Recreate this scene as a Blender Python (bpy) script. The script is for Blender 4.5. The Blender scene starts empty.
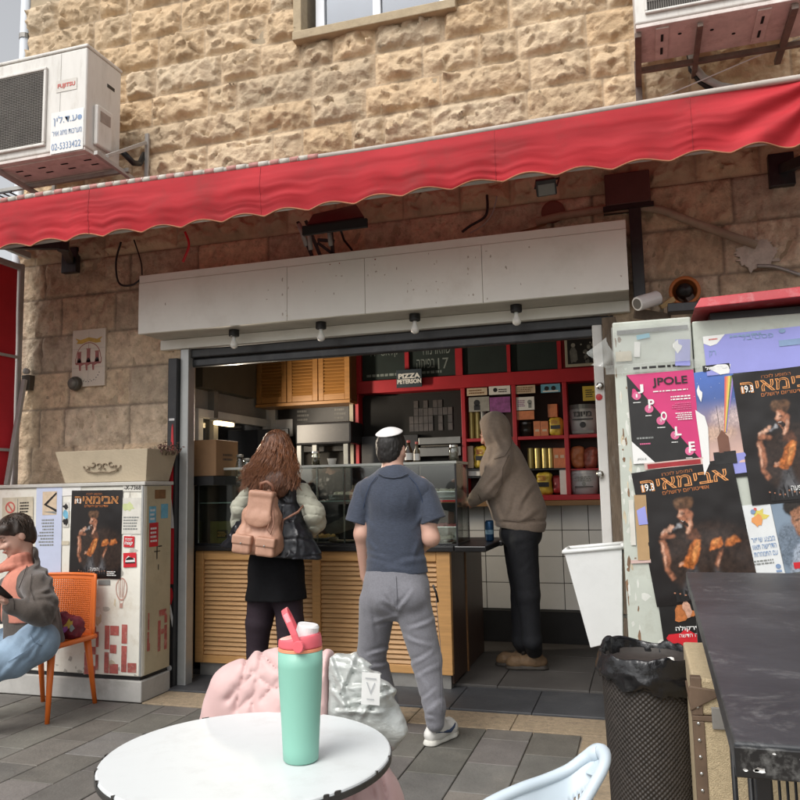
import bpy, math, random
import numpy as np
from mathutils import Vector, Matrix
random.seed(7); rng = np.random.default_rng(11)
SC = bpy.context.scene
COL = SC.collection

# ------------------------------------------------------------------ camera
FPX, CAMH = 775.25, 1.36                       # focal length in photo pixels, eye height of a seated person
_y, _p, _r = [math.radians(a) for a in (-17.186, 6.396, -1.1895)]
FW = np.array([math.sin(_y)*math.cos(_p), math.cos(_y)*math.cos(_p), math.sin(_p)])
_rt = np.array([math.cos(_y), -math.sin(_y), 0.0]); _up = np.cross(_rt, FW)
RT = math.cos(_r)*_rt + math.sin(_r)*_up
UP = -math.sin(_r)*_rt + math.cos(_r)*_up
CAM = np.array([0, 0, CAMH])
cd = bpy.data.cameras.new('camera'); cam = bpy.data.objects.new('camera', cd); COL.objects.link(cam)
cd.sensor_width = 36; cd.lens = FPX/800*36; cd.clip_start = .05; cd.clip_end = 500
m = Matrix.Identity(4)
for i in range(3):
    m[i][0], m[i][1], m[i][2], m[i][3] = RT[i], UP[i], -FW[i], CAM[i]
cam.matrix_world = m
SC.camera = cam

# ------------------------------------------------------------------ light: overcast day
SUN_EL, SUN_ROT = math.radians(52), math.radians(200)
w = bpy.data.worlds.new('World'); SC.world = w; w.use_nodes = True
nt = w.node_tree; bg = nt.nodes['Background']
sky = nt.nodes.new('ShaderNodeTexSky'); sky.sky_type = 'NISHITA'; sky.sun_disc = False
sky.sun_elevation = SUN_EL; sky.sun_rotation = SUN_ROT; sky.air_density = 1.0; sky.dust_density = 4.0; sky.ozone_density = .6
hs = nt.nodes.new('ShaderNodeHueSaturation'); hs.inputs['Saturation'].default_value = .14
nt.links.new(sky.outputs[0], hs.inputs['Color']); nt.links.new(hs.outputs[0], bg.inputs[0])
bg.inputs[1].default_value = .15
sd = bpy.data.lights.new('sun', 'SUN'); sd.energy = 1.2; sd.angle = math.radians(35); sd.color = (1, .96, .9)
sun = bpy.data.objects.new('sun', sd); COL.objects.link(sun)
_d = Vector((math.sin(SUN_ROT)*math.cos(SUN_EL), math.cos(SUN_ROT)*math.cos(SUN_EL), math.sin(SUN_EL)))
sun.rotation_euler = _d.to_track_quat('Z', 'Y').to_euler(); sun.location = _d*20
SC.view_settings.view_transform = 'Standard'; SC.view_settings.look = 'None'
SC.view_settings.exposure = .42; SC.view_settings.gamma = 1
SC.view_settings.use_curve_mapping = False
SC.render.engine = 'CYCLES'
SC.cycles.max_bounces = 8; SC.cycles.transparent_max_bounces = 16; SC.cycles.use_denoising = True
SC.cycles.diffuse_bounces = 5; SC.cycles.glossy_bounces = 3

# ------------------------------------------------------------------ helpers
def at(x, y, X=None, Y=None, Z=None):
    """where the sight line through a photo pixel meets a plane of the place"""
    d = RT*(x-400) - UP*(y-400) + FW*FPX
    t = X/d[0] if X is not None else Y/d[1] if Y is not None else (Z-CAMH)/d[2]
    return Vector(CAM + t*d)

MATS = {}
def mat(name, col, rough=.6, var=.12, scale=6, metal=0, bump=0, bscale=40, dirt=0, dcol=(.12,.1,.08), dscale=3, spec=.5, sheen=0, emit=0,
        coat=0, stretch=(1,1,1), tint=None, sss=0):
    if name in MATS: return MATS[name]
    M = bpy.data.materials.new(name); M.use_nodes = True; MATS[name] = M
    N = M.node_tree.nodes; L = M.node_tree.links; b = N['Principled BSDF']
    tc = N.new('ShaderNodeTexCoord'); mp = N.new('ShaderNodeMapping'); mp.inputs['Scale'].default_value = stretch
    L.new(tc.outputs['Object'], mp.inputs[0])
    n1 = N.new('ShaderNodeTexNoise'); n1.inputs['Scale'].default_value = scale; n1.inputs['Detail'].default_value = 6; n1.inputs['Roughness'].default_value = .65
    L.new(mp.outputs[0], n1.inputs[0])
    r = N.new('ShaderNodeMapRange'); r.inputs[1].default_value = .3; r.inputs[2].default_value = .7
    r.inputs[3].default_value = 1-var; r.inputs[4].default_value = 1+var
    L.new(n1.outputs[0], r.inputs[0])
    mul = N.new('ShaderNodeVectorMath'); mul.operation = 'SCALE'; mul.inputs[0].default_value = col[:3]
    L.new(r.outputs[0], mul.inputs['Scale'])
    out = mul.outputs[0]
    if tint:
        a = N.new('ShaderNodeAttribute'); a.attribute_name = tint
        mm = N.new('ShaderNodeVectorMath'); mm.operation = 'MULTIPLY'
        L.new(out, mm.inputs[0]); L.new(a.outputs['Color'], mm.inputs[1]); out = mm.outputs[0]
    if dirt:
        n2 = N.new('ShaderNodeTexNoise'); n2.inputs['Scale'].default_value = dscale; n2.inputs['Detail'].default_value = 8; n2.inputs['Roughness'].default_value = .72
        L.new(mp.outputs[0], n2.inputs[0])
        r2 = N.new('ShaderNodeMapRange'); r2.inputs[1].default_value = .52; r2.inputs[2].default_value = .78; r2.inputs[4].default_value = dirt
        L.new(n2.outputs[0], r2.inputs[0])
        mx = N.new('ShaderNodeMix'); mx.data_type = 'RGBA'
        L.new(r2.outputs[0], mx.inputs[0]); L.new(out, mx.inputs[6]); mx.inputs[7].default_value = (*dcol, 1); out = mx.outputs[2]
    L.new(out, b.inputs['Base Color'])
    b.inputs['Roughness'].default_value = rough; b.inputs['Metallic'].default_value = metal
    b.inputs['Specular IOR Level'].default_value = spec
    b.inputs['Sheen Weight'].default_value = sheen; b.inputs['Coat Weight'].default_value = coat
    if sss:
        b.inputs['Subsurface Weight'].default_value = sss; b.inputs['Subsurface Radius'].default_value = (.02,.008,.004); b.inputs['Subsurface Scale'].default_value = .5
    if emit:
        b.inputs['Emission Color'].default_value = (*col[:3], 1); b.inputs['Emission Strength'].default_value = emit
    if bump:
        n3 = N.new('ShaderNodeTexNoise'); n3.inputs['Scale'].default_value = bscale; n3.inputs['Detail'].default_value = 5
        L.new(mp.outputs[0], n3.inputs[0])
        bp = N.new('ShaderNodeBump'); bp.inputs['Strength'].default_value = bump; bp.inputs['Distance'].default_value = .01
        L.new(n3.outputs[0], bp.inputs['Height']); L.new(bp.outputs[0], b.inputs['Normal'])
    return M

def glass_mat(name, tint=(.93,.97,.95), rough=.02, refl=.08):
    M = bpy.data.materials.new(name); M.use_nodes = True; MATS[name] = M
    N = M.node_tree.nodes; L = M.node_tree.links
    N.remove(N['Principled BSDF'])
    t = N.new('ShaderNodeBsdfTransparent'); t.inputs[0].default_value = (*tint, 1)
    g = N.new('ShaderNodeBsdfGlossy'); g.inputs['Roughness'].default_value = rough
    f = N.new('ShaderNodeLayerWeight'); f.inputs[0].default_value = .35
    r = N.new('ShaderNodeMapRange'); r.inputs[3].default_value = refl; r.inputs[4].default_value = .8
    mx = N.new('ShaderNodeMixShader'); L.new(f.outputs['Fresnel'], r.inputs[0]); L.new(r.outputs[0], mx.inputs[0])
    L.new(t.outputs[0], mx.inputs[1]); L.new(g.outputs[0], mx.inputs[2])
    L.new(mx.outputs[0], N['Material Output'].inputs[0])
    return M

ORG = {}
class MB:
    def __init__(s): s.v = []; s.f = []
    def add(s, vs, fs):
        n = len(s.v); s.v += [tuple(map(float, q)) for q in vs]; s.f += [tuple(i+n for i in q) for q in fs]; return s
    def box(s, x0, x1, y0, y1, z0, z1):
        return s.add([(x0,y0,z0),(x1,y0,z0),(x1,y1,z0),(x0,y1,z0),(x0,y0,z1),(x1,y0,z1),(x1,y1,z1),(x0,y1,z1)],
                     [(0,3,2,1),(4,5,6,7),(0,1,5,4),(1,2,6,5),(2,3,7,6),(3,0,4,7)])
    def hexa(s, b, t):                          # bottom quad and top quad, same winding (ccw from above)
        return s.add(list(b)+list(t), [(0,3,2,1),(4,5,6,7),(0,1,5,4),(1,2,6,5),(2,3,7,6),(3,0,4,7)])
    def obox(s, c, size, R=None):
        h = [q/2 for q in size]; R = R or Matrix.Identity(3); c = Vector(c)
        vs = [c + R @ Vector((a*h[0], b*h[1], d*h[2])) for d in (-1,1) for a,b in ((-1,-1),(1,-1),(1,1),(-1,1))]
        return s.add(vs, [(0,3,2,1),(4,5,6,7),(0,1,5,4),(1,2,6,5),(2,3,7,6),(3,0,4,7)])
    def bar(s, a, b, wd, ht, up=(0,0,1)):       # rectangular bar from a to b
        a = Vector(a); b = Vector(b); d = (b-a).normalized(); u = Vector(up)
        if abs(d.dot(u)) > .98: u = Vector((0,1,0))
        r = d.cross(u).normalized(); u = r.cross(d)
        R = Matrix((r, d, u)).transposed()
        return s.obox((a+b)/2, (wd, (b-a).length, ht), R)
    def tube(s, pts, r, n=8, caps=True):
        pts = [Vector(q) for q in pts]; k = len(pts); rs = r if hasattr(r, '__len__') else [r]*k
        vs = []; fs = []; prev = None
        for i, q in enumerate(pts):
            d = (pts[min(i+1,k-1)] - pts[max(i-1,0)]).normalized()
            if prev is None:
                u = Vector((0,0,1)) if abs(d.z) < .9 else Vector((1,0,0))
                u = (u - d*u.dot(d)).normalized()
            else: u = (prev - d*prev.dot(d)).normalized()
            prev = u; v = d.cross(u)
            for j in range(n):
                a = 2*math.pi*j/n; vs.append(q + (u*math.cos(a) + v*math.sin(a))*rs[i])
        for i in range(k-1):
            for j in range(n):
                a, b = i*n+j, i*n+(j+1) % n; fs.append((a, b, b+n, a+n))
        if caps: fs += [tuple(range(n))[::-1], tuple(range((k-1)*n, k*n))]
        return s.add(vs, fs)
    def lathe(s, prof, c=(0,0,0), n=32, axis='z', caps=True):
        vs = []; fs = []; c = Vector(c)
        for r, h in prof:
            for j in range(n):
                a = 2*math.pi*j/n; x, y = r*math.cos(a), r*math.sin(a)
                vs.append(c + (Vector((x,y,h)) if axis == 'z' else Vector((x,-h,y)) if axis == 'y' else Vector((h,x,y))))
        k = len(prof)
        for i in range(k-1):
            for j in range(n):
                a, b = i*n+j, i*n+(j+1) % n; fs.append((a, b, b+n, a+n))
        if caps:
            if prof[0][0] > 1e-6: fs.append(tuple(range(n))[::-1])
            if prof[-1][0] > 1e-6: fs.append(tuple(range((k-1)*n, k*n)))
        return s.add(vs, fs)
    def grid(s, fn, nu, nv):
        vs = [fn(i/nu, j/nv) for j in range(nv+1) for i in range(nu+1)]
        return s.add(vs, [(j*(nu+1)+i, j*(nu+1)+i+1, (j+1)*(nu+1)+i+1, (j+1)*(nu+1)+i) for j in range(nv) for i in range(nu)])
    def sphere(s, c, r, n=16, m=10, R=None):
        c = Vector(c); r = r if hasattr(r, '__len__') else (r,r,r); R = R or Matrix.Identity(3)
        vs = []; fs = []
        for i in range(m+1):
            t = math.pi*i/m
            for j in range(n):
                a = 2*math.pi*j/n
                vs.append(c + R @ Vector((r[0]*math.sin(t)*math.cos(a), r[1]*math.sin(t)*math.sin(a), -r[2]*math.cos(t))))
        for i in range(m):
            for j in range(n):
                a, b = i*n+j, i*n+(j+1) % n; fs.append((a, b, b+n, a+n))
        return s.add(vs, fs)
    def split(s, name, material, parent, smooth=False, bevel=0):      # every separate piece becomes a part of its own
        n = len(s.v); root = list(range(n))
        def fd(i):
            while root[i] != i: root[i] = root[root[i]]; i = root[i]
            return i
        for f in s.f:
            for k in f[1:]: root[fd(k)] = fd(f[0])
        gr = {}
        for f in s.f: gr.setdefault(fd(f[0]), []).append(f)
        for fs in gr.values():
            ids = sorted({i for f in fs for i in f}); mp = {q: k for k, q in enumerate(ids)}
            build_np(name, np.array([s.v[i] for i in ids]), [tuple(mp[i] for i in f) for f in fs], material, parent, smooth, bevel)
    def build(s, name, material, parent=None, smooth=False, bevel=0, solid=0, seg=2, base=None):
        return build_np(name, np.array(s.v, dtype=float).reshape(-1,3), s.f, material, parent, smooth, bevel, solid, seg, base)

def build_np(name, V, F, material, parent=None, smooth=False, bevel=0, solid=0, seg=2, base=None, tint=None):
    me = bpy.data.meshes.new(name); V = np.asarray(V, float)
    if parent is not None: org = np.array(ORG[parent.name])
    elif base is not None: org = np.array(base, float)
    else: org = np.array([(V[:,0].min()+V[:,0].max())/2, (V[:,1].min()+V[:,1].max())/2, V[:,2].min()])
    V = V - org
    if isinstance(F, np.ndarray):
        me.vertices.add(len(V)); me.vertices.foreach_set('co', V.astype(np.float32).ravel())
        k = F.shape[1]; me.loops.add(F.size); me.loops.foreach_set('vertex_index', F.astype(np.int32).ravel())
        me.polygons.add(len(F)); me.polygons.foreach_set('loop_start', np.arange(0, F.size, k, dtype=np.int32))
        me.update(calc_edges=True)
    else:
        me.from_pydata([tuple(q) for q in V], [], F)
    if smooth: me.polygons.foreach_set('use_smooth', np.ones(len(me.polygons), bool))
    if tint is not None:
        ca = me.color_attributes.new('tint', 'FLOAT_COLOR', 'POINT')
        ca.data.foreach_set('color', np.c_[tint, np.ones(len(tint))].astype(np.float32).ravel())
    me.materials.append(material if not isinstance(material, str) else MATS[material])
    me.validate()
    o = bpy.data.objects.new(name, me); COL.objects.link(o)
    if parent is not None: o.parent = parent
    else: o.location = org
    ORG[o.name] = tuple(org)
    if bevel:
        b = o.modifiers.new('bevel', 'BEVEL'); b.width = bevel; b.segments = seg; b.limit_method = 'ANGLE'; b.angle_limit = math.radians(40); b.harden_normals = False
    if solid:
        b = o.modifiers.new('solid', 'SOLIDIFY'); b.thickness = solid; b.offset = 0
    return o

def tag(o, label=None, cat=None, group=None, kind=None):
    if label: o['label'] = label
    if cat: o['category'] = cat
    if group: o['group'] = group
    if kind: o['kind'] = kind
    return o
def thing(name, label, cat, loc=(0,0,0), group=None):
    o = bpy.data.objects.new(name, None); o.empty_display_size = .1; COL.objects.link(o)
    o.location = loc; ORG[o.name] = tuple(loc); return tag(o, label, cat, group)
def dup(o, delta, label=None, parent=None):
    c = o.copy(); COL.objects.link(c)
    if parent is None: c.location = o.location + Vector(delta)
    else: c.parent = parent
    ORG[c.name] = tuple(np.array(ORG[o.name]) + np.array(delta, float))
    if label: c['label'] = label
    for ch in [q for q in bpy.data.objects if q.parent == o]: dup(ch, delta, None, c)
    return c
def rotz(a): return Matrix.Rotation(a, 3, 'Z')

# ---- noise
_lat = rng.random((32,32,32))
def vnoise(P):
    P = np.asarray(P, float); i = np.floor(P).astype(int); f = P - i; f = f*f*(3-2*f)
    out = 0
    for a in (0,1):
        for b in (0,1):
            for c in (0,1):
                wgt = (f[...,0] if a else 1-f[...,0])*(f[...,1] if b else 1-f[...,1])*(f[...,2] if c else 1-f[...,2])
                out = out + wgt*_lat[(i[...,0]+a) & 31, (i[...,1]+b) & 31, (i[...,2]+c) & 31]
    return out*2-1
def fbm(P, o=4, g=.5):
    s = 0; a = 1; P = np.asarray(P, float)
    for _ in range(o): s = s + a*vnoise(P); P = P*2.03 + 7.1; a *= g
    return s

# ---- smooth signed-distance modelling for bodies, cloth and other soft shapes
class SDF:
    def __init__(s, lo, hi, h=.008):
        s.lo = np.array(lo, float); s.h = h; s.n = np.ceil((np.array(hi)-s.lo)/h).astype(int)+1
        s.G = np.full(s.n, .25, np.float32)
    def _sub(s, lo, hi):
        a = np.clip(np.floor((np.array(lo)-s.lo)/s.h).astype(int), 0, s.n); b = np.clip(np.ceil((np.array(hi)-s.lo)/s.h).astype(int)+1, 0, s.n)
        sl = tuple(slice(i, j) for i, j in zip(a, b))
        ax = [s.lo[i] + s.h*np.arange(a[i], b[i]) for i in range(3)]
        return sl, np.stack(np.meshgrid(*ax, indexing='ij'), -1)
    def put(s, sl, d, k, op='add'):
        g = s.G[sl]
        if op == 'add':
            hh = np.clip(.5+.5*(g-d)/k, 0, 1); s.G[sl] = g*(1-hh)+d*hh - k*hh*(1-hh)
        else:
            hh = np.clip(.5-.5*(g+d)/k, 0, 1); s.G[sl] = g*(1-hh)-d*hh + k*hh*(1-hh)
    def cone(s, a, b, ra, rb, k=.03, op='add', flat=None):
        a = np.array(a, float); b = np.array(b, float); m_ = max(ra, rb)+k*2+s.h*2
        sl, P = s._sub(np.minimum(a,b)-m_, np.maximum(a,b)+m_)
        ab = b-a; t = np.clip(((P-a)@ab)/max(ab@ab, 1e-9), 0, 1)
        q = P-(a+t[...,None]*ab)
        if flat is not None:                      # (axis vector, factor): squash across an axis
            n = np.array(flat[0], float); n /= np.linalg.norm(n); dn = q@n; q = q + (dn*(1/flat[1]-1))[...,None]*n
        d = np.linalg.norm(q, axis=-1)-(ra+(rb-ra)*t)
        s.put(sl, d, k, op); return s
    def path(s, pts, rs, k=.03, op='add', flat=None):
        for i in range(len(pts)-1): s.cone(pts[i], pts[i+1], rs[i], rs[i+1], k, op, flat)
        return s
    def ell(s, c, r, R=None, k=.03, op='add'):
        c = np.array(c, float); r = np.array(r, float); m_ = r.max()+k*2+s.h*2
        sl, P = s._sub(c-m_, c+m_); q = P-c
        if R is not None: q = q@np.array(R)
        k0 = np.linalg.norm(q/r, axis=-1); k1 = np.linalg.norm(q/(r*r), axis=-1)+1e-9
        s.put(sl, k0*(k0-1)/k1, k, op); return s
    def box(s, c, hf, R=None, rd=.01, k=.01, op='add'):
        c = np.array(c, float); hf = np.array(hf, float); m_ = np.linalg.norm(hf)+k*2+s.h*2
        sl, P = s._sub(c-m_, c+m_); q = P-c
        if R is not None: q = q@np.array(R)
        q = np.abs(q)-hf+rd
        d = np.linalg.norm(np.maximum(q,0), axis=-1)+np.minimum(q.max(-1),0)-rd
        s.put(sl, d, k, op); return s
    def half(s, p, n, k=.004):                    # cut away everything on the n side of the plane
        n = np.array(n, float); n /= np.linalg.norm(n)
        sl, P = s._sub(s.lo, s.lo+s.h*s.n); d = (P-np.array(p, float))@n
        s.G = np.maximum(s.G, d.astype(np.float32)); return s
    def disp(s, fn, band=.05):
        I = np.argwhere(np.abs(s.G) < band); P = s.lo+I*s.h
        s.G[tuple(I.T)] += fn(P).astype(np.float32); return s
    def mesh(s):
        G = np.pad(s.G, 1, constant_values=.25); n = np.array(G.shape); neg = G < 0
        acc = np.zeros((G.size, 4)); quads = []
        strd = np.array([n[1]*n[2], n[2], 1])
        for ax in range(3):
            a = [slice(None)]*3; b = [slice(None)]*3; a[ax] = slice(0, -1); b[ax] = slice(1, None)
            I = np.argwhere(neg[tuple(a)] != neg[tuple(b)])
            if not len(I): continue
            g0 = G[tuple(I.T)]; J = I.copy(); J[:,ax] += 1; g1 = G[tuple(J.T)]
            t = g0/(g0-g1); pos = I.astype(float); pos[:,ax] += t
            u, v = (ax+1) % 3, (ax+2) % 3; base = I@strd; cells = []
            for du, dv in ((0,0),(1,0),(1,1),(0,1)):
                cid = base-du*strd[u]-dv*strd[v]; cells.append(cid)
                for q in range(3): acc[:,q] += np.bincount(cid, pos[:,q], minlength=G.size)
                acc[:,3] += np.bincount(cid, minlength=G.size)
            Q = np.stack(cells, 1); flip = g0 > 0
            Q[flip] = Q[flip][:, ::-1]; quads.append(Q)
        Q = np.concatenate(quads); ids, inv = np.unique(Q, return_inverse=True)
        V = acc[ids,:3]/acc[ids,3:4]; V = s.lo+(V-1)*s.h
        return V, inv.reshape(Q.shape)[:, ::-1]
    def build(s, name, material, parent=None, relax=1):
        V, F = s.mesh(); 
        for _ in range(relax):                    # light smoothing takes the voxel steps out
            A = np.zeros_like(V); c = np.zeros(len(V))
            for i in range(4):
                np.add.at(A, F[:,i], V[F[:,(i+1) % 4]]); np.add.at(A, F[:,i], V[F[:,(i-1) % 4]]); np.add.at(c, F[:,i], 2)
            V = V*.4+.6*A/c[:,None]
        s.V = V; return build_np(name, V, np.ascontiguousarray(F), material, parent, smooth=True)
    def onto(s, x, y, lift=.002):                 # first point of the built surface on a sight line
        d = RT*(x-400)-UP*(y-400)+FW*FPX; d = d/np.linalg.norm(d); q = s.V-CAM; t = q@d; e = np.linalg.norm(q-t[:,None]*d, axis=1)
        k = e < .012; k = k if k.any() else e < e.min()+.004; t0 = t[k].min(); return Vector(CAM+d*(t0-lift))
    def seam(s, name, pts, r, m_, parent, n=6):
        q = []
        for a, b in zip(pts[:-1], pts[1:]):
            for t in np.linspace(0,1,n,endpoint=False): q.append(s.onto(a[0]+(b[0]-a[0])*t, a[1]+(b[1]-a[1])*t))
        q.append(s.onto(*pts[-1])); return MB().tube(q, r, 6).build(name, m_, parent, smooth=True)

def creases(segs, conv, amp=.007, w=2.6, base=.004, bs=6, seed=0):
    """cloth folds: each segment (x0, y0, x1, y1) lies where the photo shows a fold; a ridge beside a soft valley"""
    S_ = [(conv(a,b), conv(c,d), 1 if len(r) == 0 else r[0]) for a,b,c,d,*r in segs]
    def fn(P):
        q = P-CAM; z = q@FW; x = 400+FPX*(q@RT)/z; y = 400-FPX*(q@UP)/z; out = base*fbm(P*bs+seed, 3)
        jx = 1.6*fbm(P*11+seed+5, 2); jy = 1.6*fbm(P*11+seed+15, 2); x = x+jx; y = y+jy
        for (a, b, k) in S_:
            dx, dy = b[0]-a[0], b[1]-a[1]; L2 = dx*dx+dy*dy; t = ((x-a[0])*dx+(y-a[1])*dy)/L2; tc = np.clip(t,0,1)
            sd = ((x-a[0])*dy-(y-a[1])*dx)/math.sqrt(L2); ex = np.maximum(np.abs(t-tc)*math.sqrt(L2)-1, 0); fade = np.exp(-(ex/2.5)**2)*(.35+.65*np.sin(np.pi*np.clip(tc,.08,.92)))
            out = out+k*amp*fade*(-np.exp(-(sd/w)**2)+.75*np.exp(-((sd-1.7*w)/(w*.9))**2))
        return out
    return fn
# ---- lettering (upright text only; Hebrew is given in reading order and turned round here)
def heb(t):
    out = []; 
    for wd in t.split(' ')[::-1]: out.append(wd if any(c.isdigit() for c in wd) else wd[::-1])
    return ' '.join(out)
def text_geo(t, outline=0, bold=0):
    fc = bpy.data.curves.new('lettering', 'FONT'); fc.body = t; fc.size = 1; fc.resolution_u = 3
    if outline: fc.fill_mode = 'NONE'; fc.bevel_depth = outline; fc.bevel_resolution = 0
    elif bold: fc.offset = bold
    o = bpy.data.objects.new('lettering', fc); COL.objects.link(o)
    dg = bpy.context.evaluated_depsgraph_get(); me = bpy.data.meshes.new_from_object(o.evaluated_get(dg))
    V = [tuple(v.co) for v in me.vertices]; F = [tuple(p.vertices) for p in me.polygons]
    bpy.data.objects.remove(o); bpy.data.curves.remove(fc); bpy.data.meshes.remove(me)
    if not V: return np.zeros((0,3)), []
    V = np.array(V); lo = V[:,:2].min(0); hi = V[:,:2].max(0); V[:,:2] = (V[:,:2]-lo)/(hi-lo+1e-9)
    return V, F
class Sheet:
    """a flat frame (origin bottom left, u to the right, v up, n towards the viewer) that marks are laid on in thin layers"""
    def __init__(s, o, u, v, W, H, crumple=.0012, seed=0):
        s.o = Vector(o); s.u = Vector(u).normalized(); s.v = Vector(v).normalized(); s.n = s.u.cross(s.v); s.W = W; s.H = H; s.c = crumple; s.seed = seed
        s.parts = {}; s.lift = .0012
    def pt(s, a, b, lay=0):
        z = s.c*float(fbm(np.array([[a*s.W*9+s.seed, b*s.H*9, s.seed*1.7]]), 2)[0]) if s.c else 0
        return s.o+s.u*(a*s.W)+s.v*(b*s.H)+s.n*(z+s.c*1.5+lay*s.lift)
    def mb(s, m_): return s.parts.setdefault(m_, MB())
    def poly(s, m_, pts, lay=1): s.mb(m_).add([s.pt(a,b,lay) for a,b in pts], [tuple(range(len(pts)))]); return s
    def rect(s, m_, a0, a1, b0, b1, lay=1): return s.poly(m_, [(a0,b0),(a1,b0),(a1,b1),(a0,b1)], lay)
    def disc(s, m_, a, b, r, lay=1, n=18, sq=1):
        return s.poly(m_, [(a+r*math.cos(2*math.pi*i/n), b+sq*r*s.W/s.H*math.sin(2*math.pi*i/n)) for i in range(n)], lay)
    def blob(s, m_, a, b, ra, rb, lay=1, n=16, sd=0, amp=.25):
        R_ = random.Random(sd); return s.poly(m_, [(a+ra*(1+amp*R_.uniform(-1,1))*math.cos(2*math.pi*i/n), b+rb*(1+amp*R_.uniform(-1,1))*math.sin(2*math.pi*i/n)) for i in range(n)], lay)
    def text(s, m_, t, a0, a1, b0, b1, lay=2, outline=0, bold=0):
        V, F = text_geo(t, outline, bold)
        s.mb(m_).add([s.pt(a0+(a1-a0)*q[0], b0+(b1-b0)*q[1], lay) for q in V], F); return s
    def lines(s, m_, a0, a1, b0, b1, n, lay=2, sd=1, right=False):
        R_ = random.Random(sd); hh = (b1-b0)/n
        for i in range(n):
            x = a0; end = a0+(a1-a0)*R_.uniform(.7,1)
            while x < end:
                wd = (a1-a0)*R_.uniform(.05,.16); e = min(x+wd, end)
                p, q = (a0+a1-e, a0+a1-x) if right else (x, e)
                s.rect(m_, p, q, b1-(i+.75)*hh, b1-(i+.25)*hh, lay); x = e+(a1-a0)*.03
        return s
    def base(s, name, m_, parent=None, nu=10, nv=12, solid=0, torn=0, base=None):
        def fn(a, b):
            if torn and (b < .02 or a > .98): pass
            return s.pt(a, b, 0)
        return MB().grid(fn, nu, nv).build(name, m_, parent, smooth=True, base=base)
    def paint(s, name, layers, bg, root, nu=110, nv=150, grain=.25, seed=1, base=None):
        """a printed picture: soft-edged shapes blended on a fine grid of the sheet's own surface"""
        u, v = np.meshgrid(np.linspace(0,1,nu+1), np.linspace(0,1,nv+1)); C = np.ones(u.shape+(3,))*np.array(bg if not callable(bg) else (0,0,0))
        if callable(bg): C = bg(u, v)
        asp = s.H/s.W; P = np.stack([u*14, v*14*asp, u*0+seed*3.1], -1); wu = u+.008*fbm(P*1.3+40, 2); wv = v+.008*fbm(P*1.3+60, 2)
        for pts, col, blur, op in layers:
            m_ = np.zeros(u.shape, bool); k = len(pts)
            for i in range(k):
                (x0,y0),(x1,y1) = pts[i], pts[(i+1) % k]
                if y0 == y1: continue
                m_ ^= ((wv >= min(y0,y1)) & (wv < max(y0,y1)) & (wu < x0+(wv-y0)*(x1-x0)/(y1-y0)))
            m_ = m_.astype(float)
            for _ in range(blur):
                p = np.pad(m_, 1, mode='edge'); m_ = (p[1:-1,1:-1]*2+p[:-2,1:-1]+p[2:,1:-1]+p[1:-1,:-2]+p[1:-1,2:])/6
            tx = np.clip(1+grain*2*fbm(P*2.2+len(pts), 4, .6), .1, 1.9)[...,None]
            C = C*(1-op*m_[...,None])+np.array(col)*tx*op*m_[...,None]
        zz = (s.c*fbm(np.stack([u*s.W*9+s.seed, v*s.H*9, u*0+s.seed*1.7], -1), 2) if s.c else u*0)+s.c*1.5; V = (np.array(s.o)+u[...,None]*s.W*np.array(s.u)+v[...,None]*s.H*np.array(s.v)+zz[...,None]*np.array(s.n)).reshape(-1,3); i = np.arange((nu+1)*(nv+1)).reshape(nv+1,nu+1)
        F = np.stack([i[:-1,:-1], i[:-1,1:], i[1:,1:], i[1:,:-1]], -1).reshape(-1,4)
        return build_np(name, V, np.ascontiguousarray(F), mat('printed', (1,1,1), .34, .08, 9, tint='tint'), root, smooth=True, tint=np.clip(C,.008,.9).reshape(-1,3))
    def finish(s, root, names=None):
        for m_, q in s.parts.items():
            nm = (names or {}).get(m_, 'print'); q.build(nm, m_, root)
# ------------------------------------------------------------------ materials
mat('stone', (.52,.405,.275), .92, .20, 6, bump=.7, bscale=55, dirt=.5, dcol=(.40,.28,.17), dscale=6, tint='tint'); mat('stone_low', (.68,.56,.42), .92, .3, 12, bump=1.0, bscale=50, dirt=.95, dcol=(.20,.15,.11), dscale=20, tint='tint')
mat('mortar', (.36,.29,.2), .95, .2, 10)
mat('tile_grey', (.132,.124,.113), .75, .22, 5, bump=.35, bscale=60, dirt=.5, dcol=(.22,.2,.17), dscale=2.2, tint='tint')
mat('joint', (.22,.19,.15), .95, .25, 20, dirt=.6, dcol=(.08,.07,.06))
mat('tan_stone', (.29,.225,.15), .88, .25, 30, bump=.6, bscale=90, dirt=.9, dcol=(.12,.10,.075), dscale=14)
mat('slate', (.055,.058,.064), .55, .2, 6, bump=.2, bscale=50, dirt=.35, dcol=(.12,.11,.1), dscale=3)
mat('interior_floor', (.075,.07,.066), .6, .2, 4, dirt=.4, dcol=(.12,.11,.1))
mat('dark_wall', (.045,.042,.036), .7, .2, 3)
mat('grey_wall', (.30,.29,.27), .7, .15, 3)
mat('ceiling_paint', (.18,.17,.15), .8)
mat('black', (.012,.012,.013), .45, .3, 10)
mat('black_metal', (.02,.02,.022), .4, .3, 8, dirt=.35, dcol=(.09,.08,.07), dscale=9)
mat('black_matt', (.012,.012,.012), .9)
mat('white_sign', (.78,.78,.72), .5, .05, 2, dirt=.35, dcol=(.50,.46,.38), dscale=2.4, bump=.08, bscale=8)
mat('white_paint', (.74,.73,.70), .5, .06, 4, dirt=.3, dcol=(.4,.36,.3), dscale=6)
mat('alu', (.42,.43,.42), .4, .1, 6, metal=.5, dirt=.35, dcol=(.2,.18,.16), dscale=5)
mat('dull_steel', (.34,.33,.31), .45, .15, 8, metal=.6, dirt=.5, dcol=(.16,.12,.09), dscale=7)
mat('bright_steel', (.6,.6,.58), .25, .08, 5, metal=.9)
mat('ac_white', (.66,.64,.60), .5, .07, 3, dirt=.55, dcol=(.36,.31,.25), dscale=5, stretch=(3,3,.7))
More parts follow.
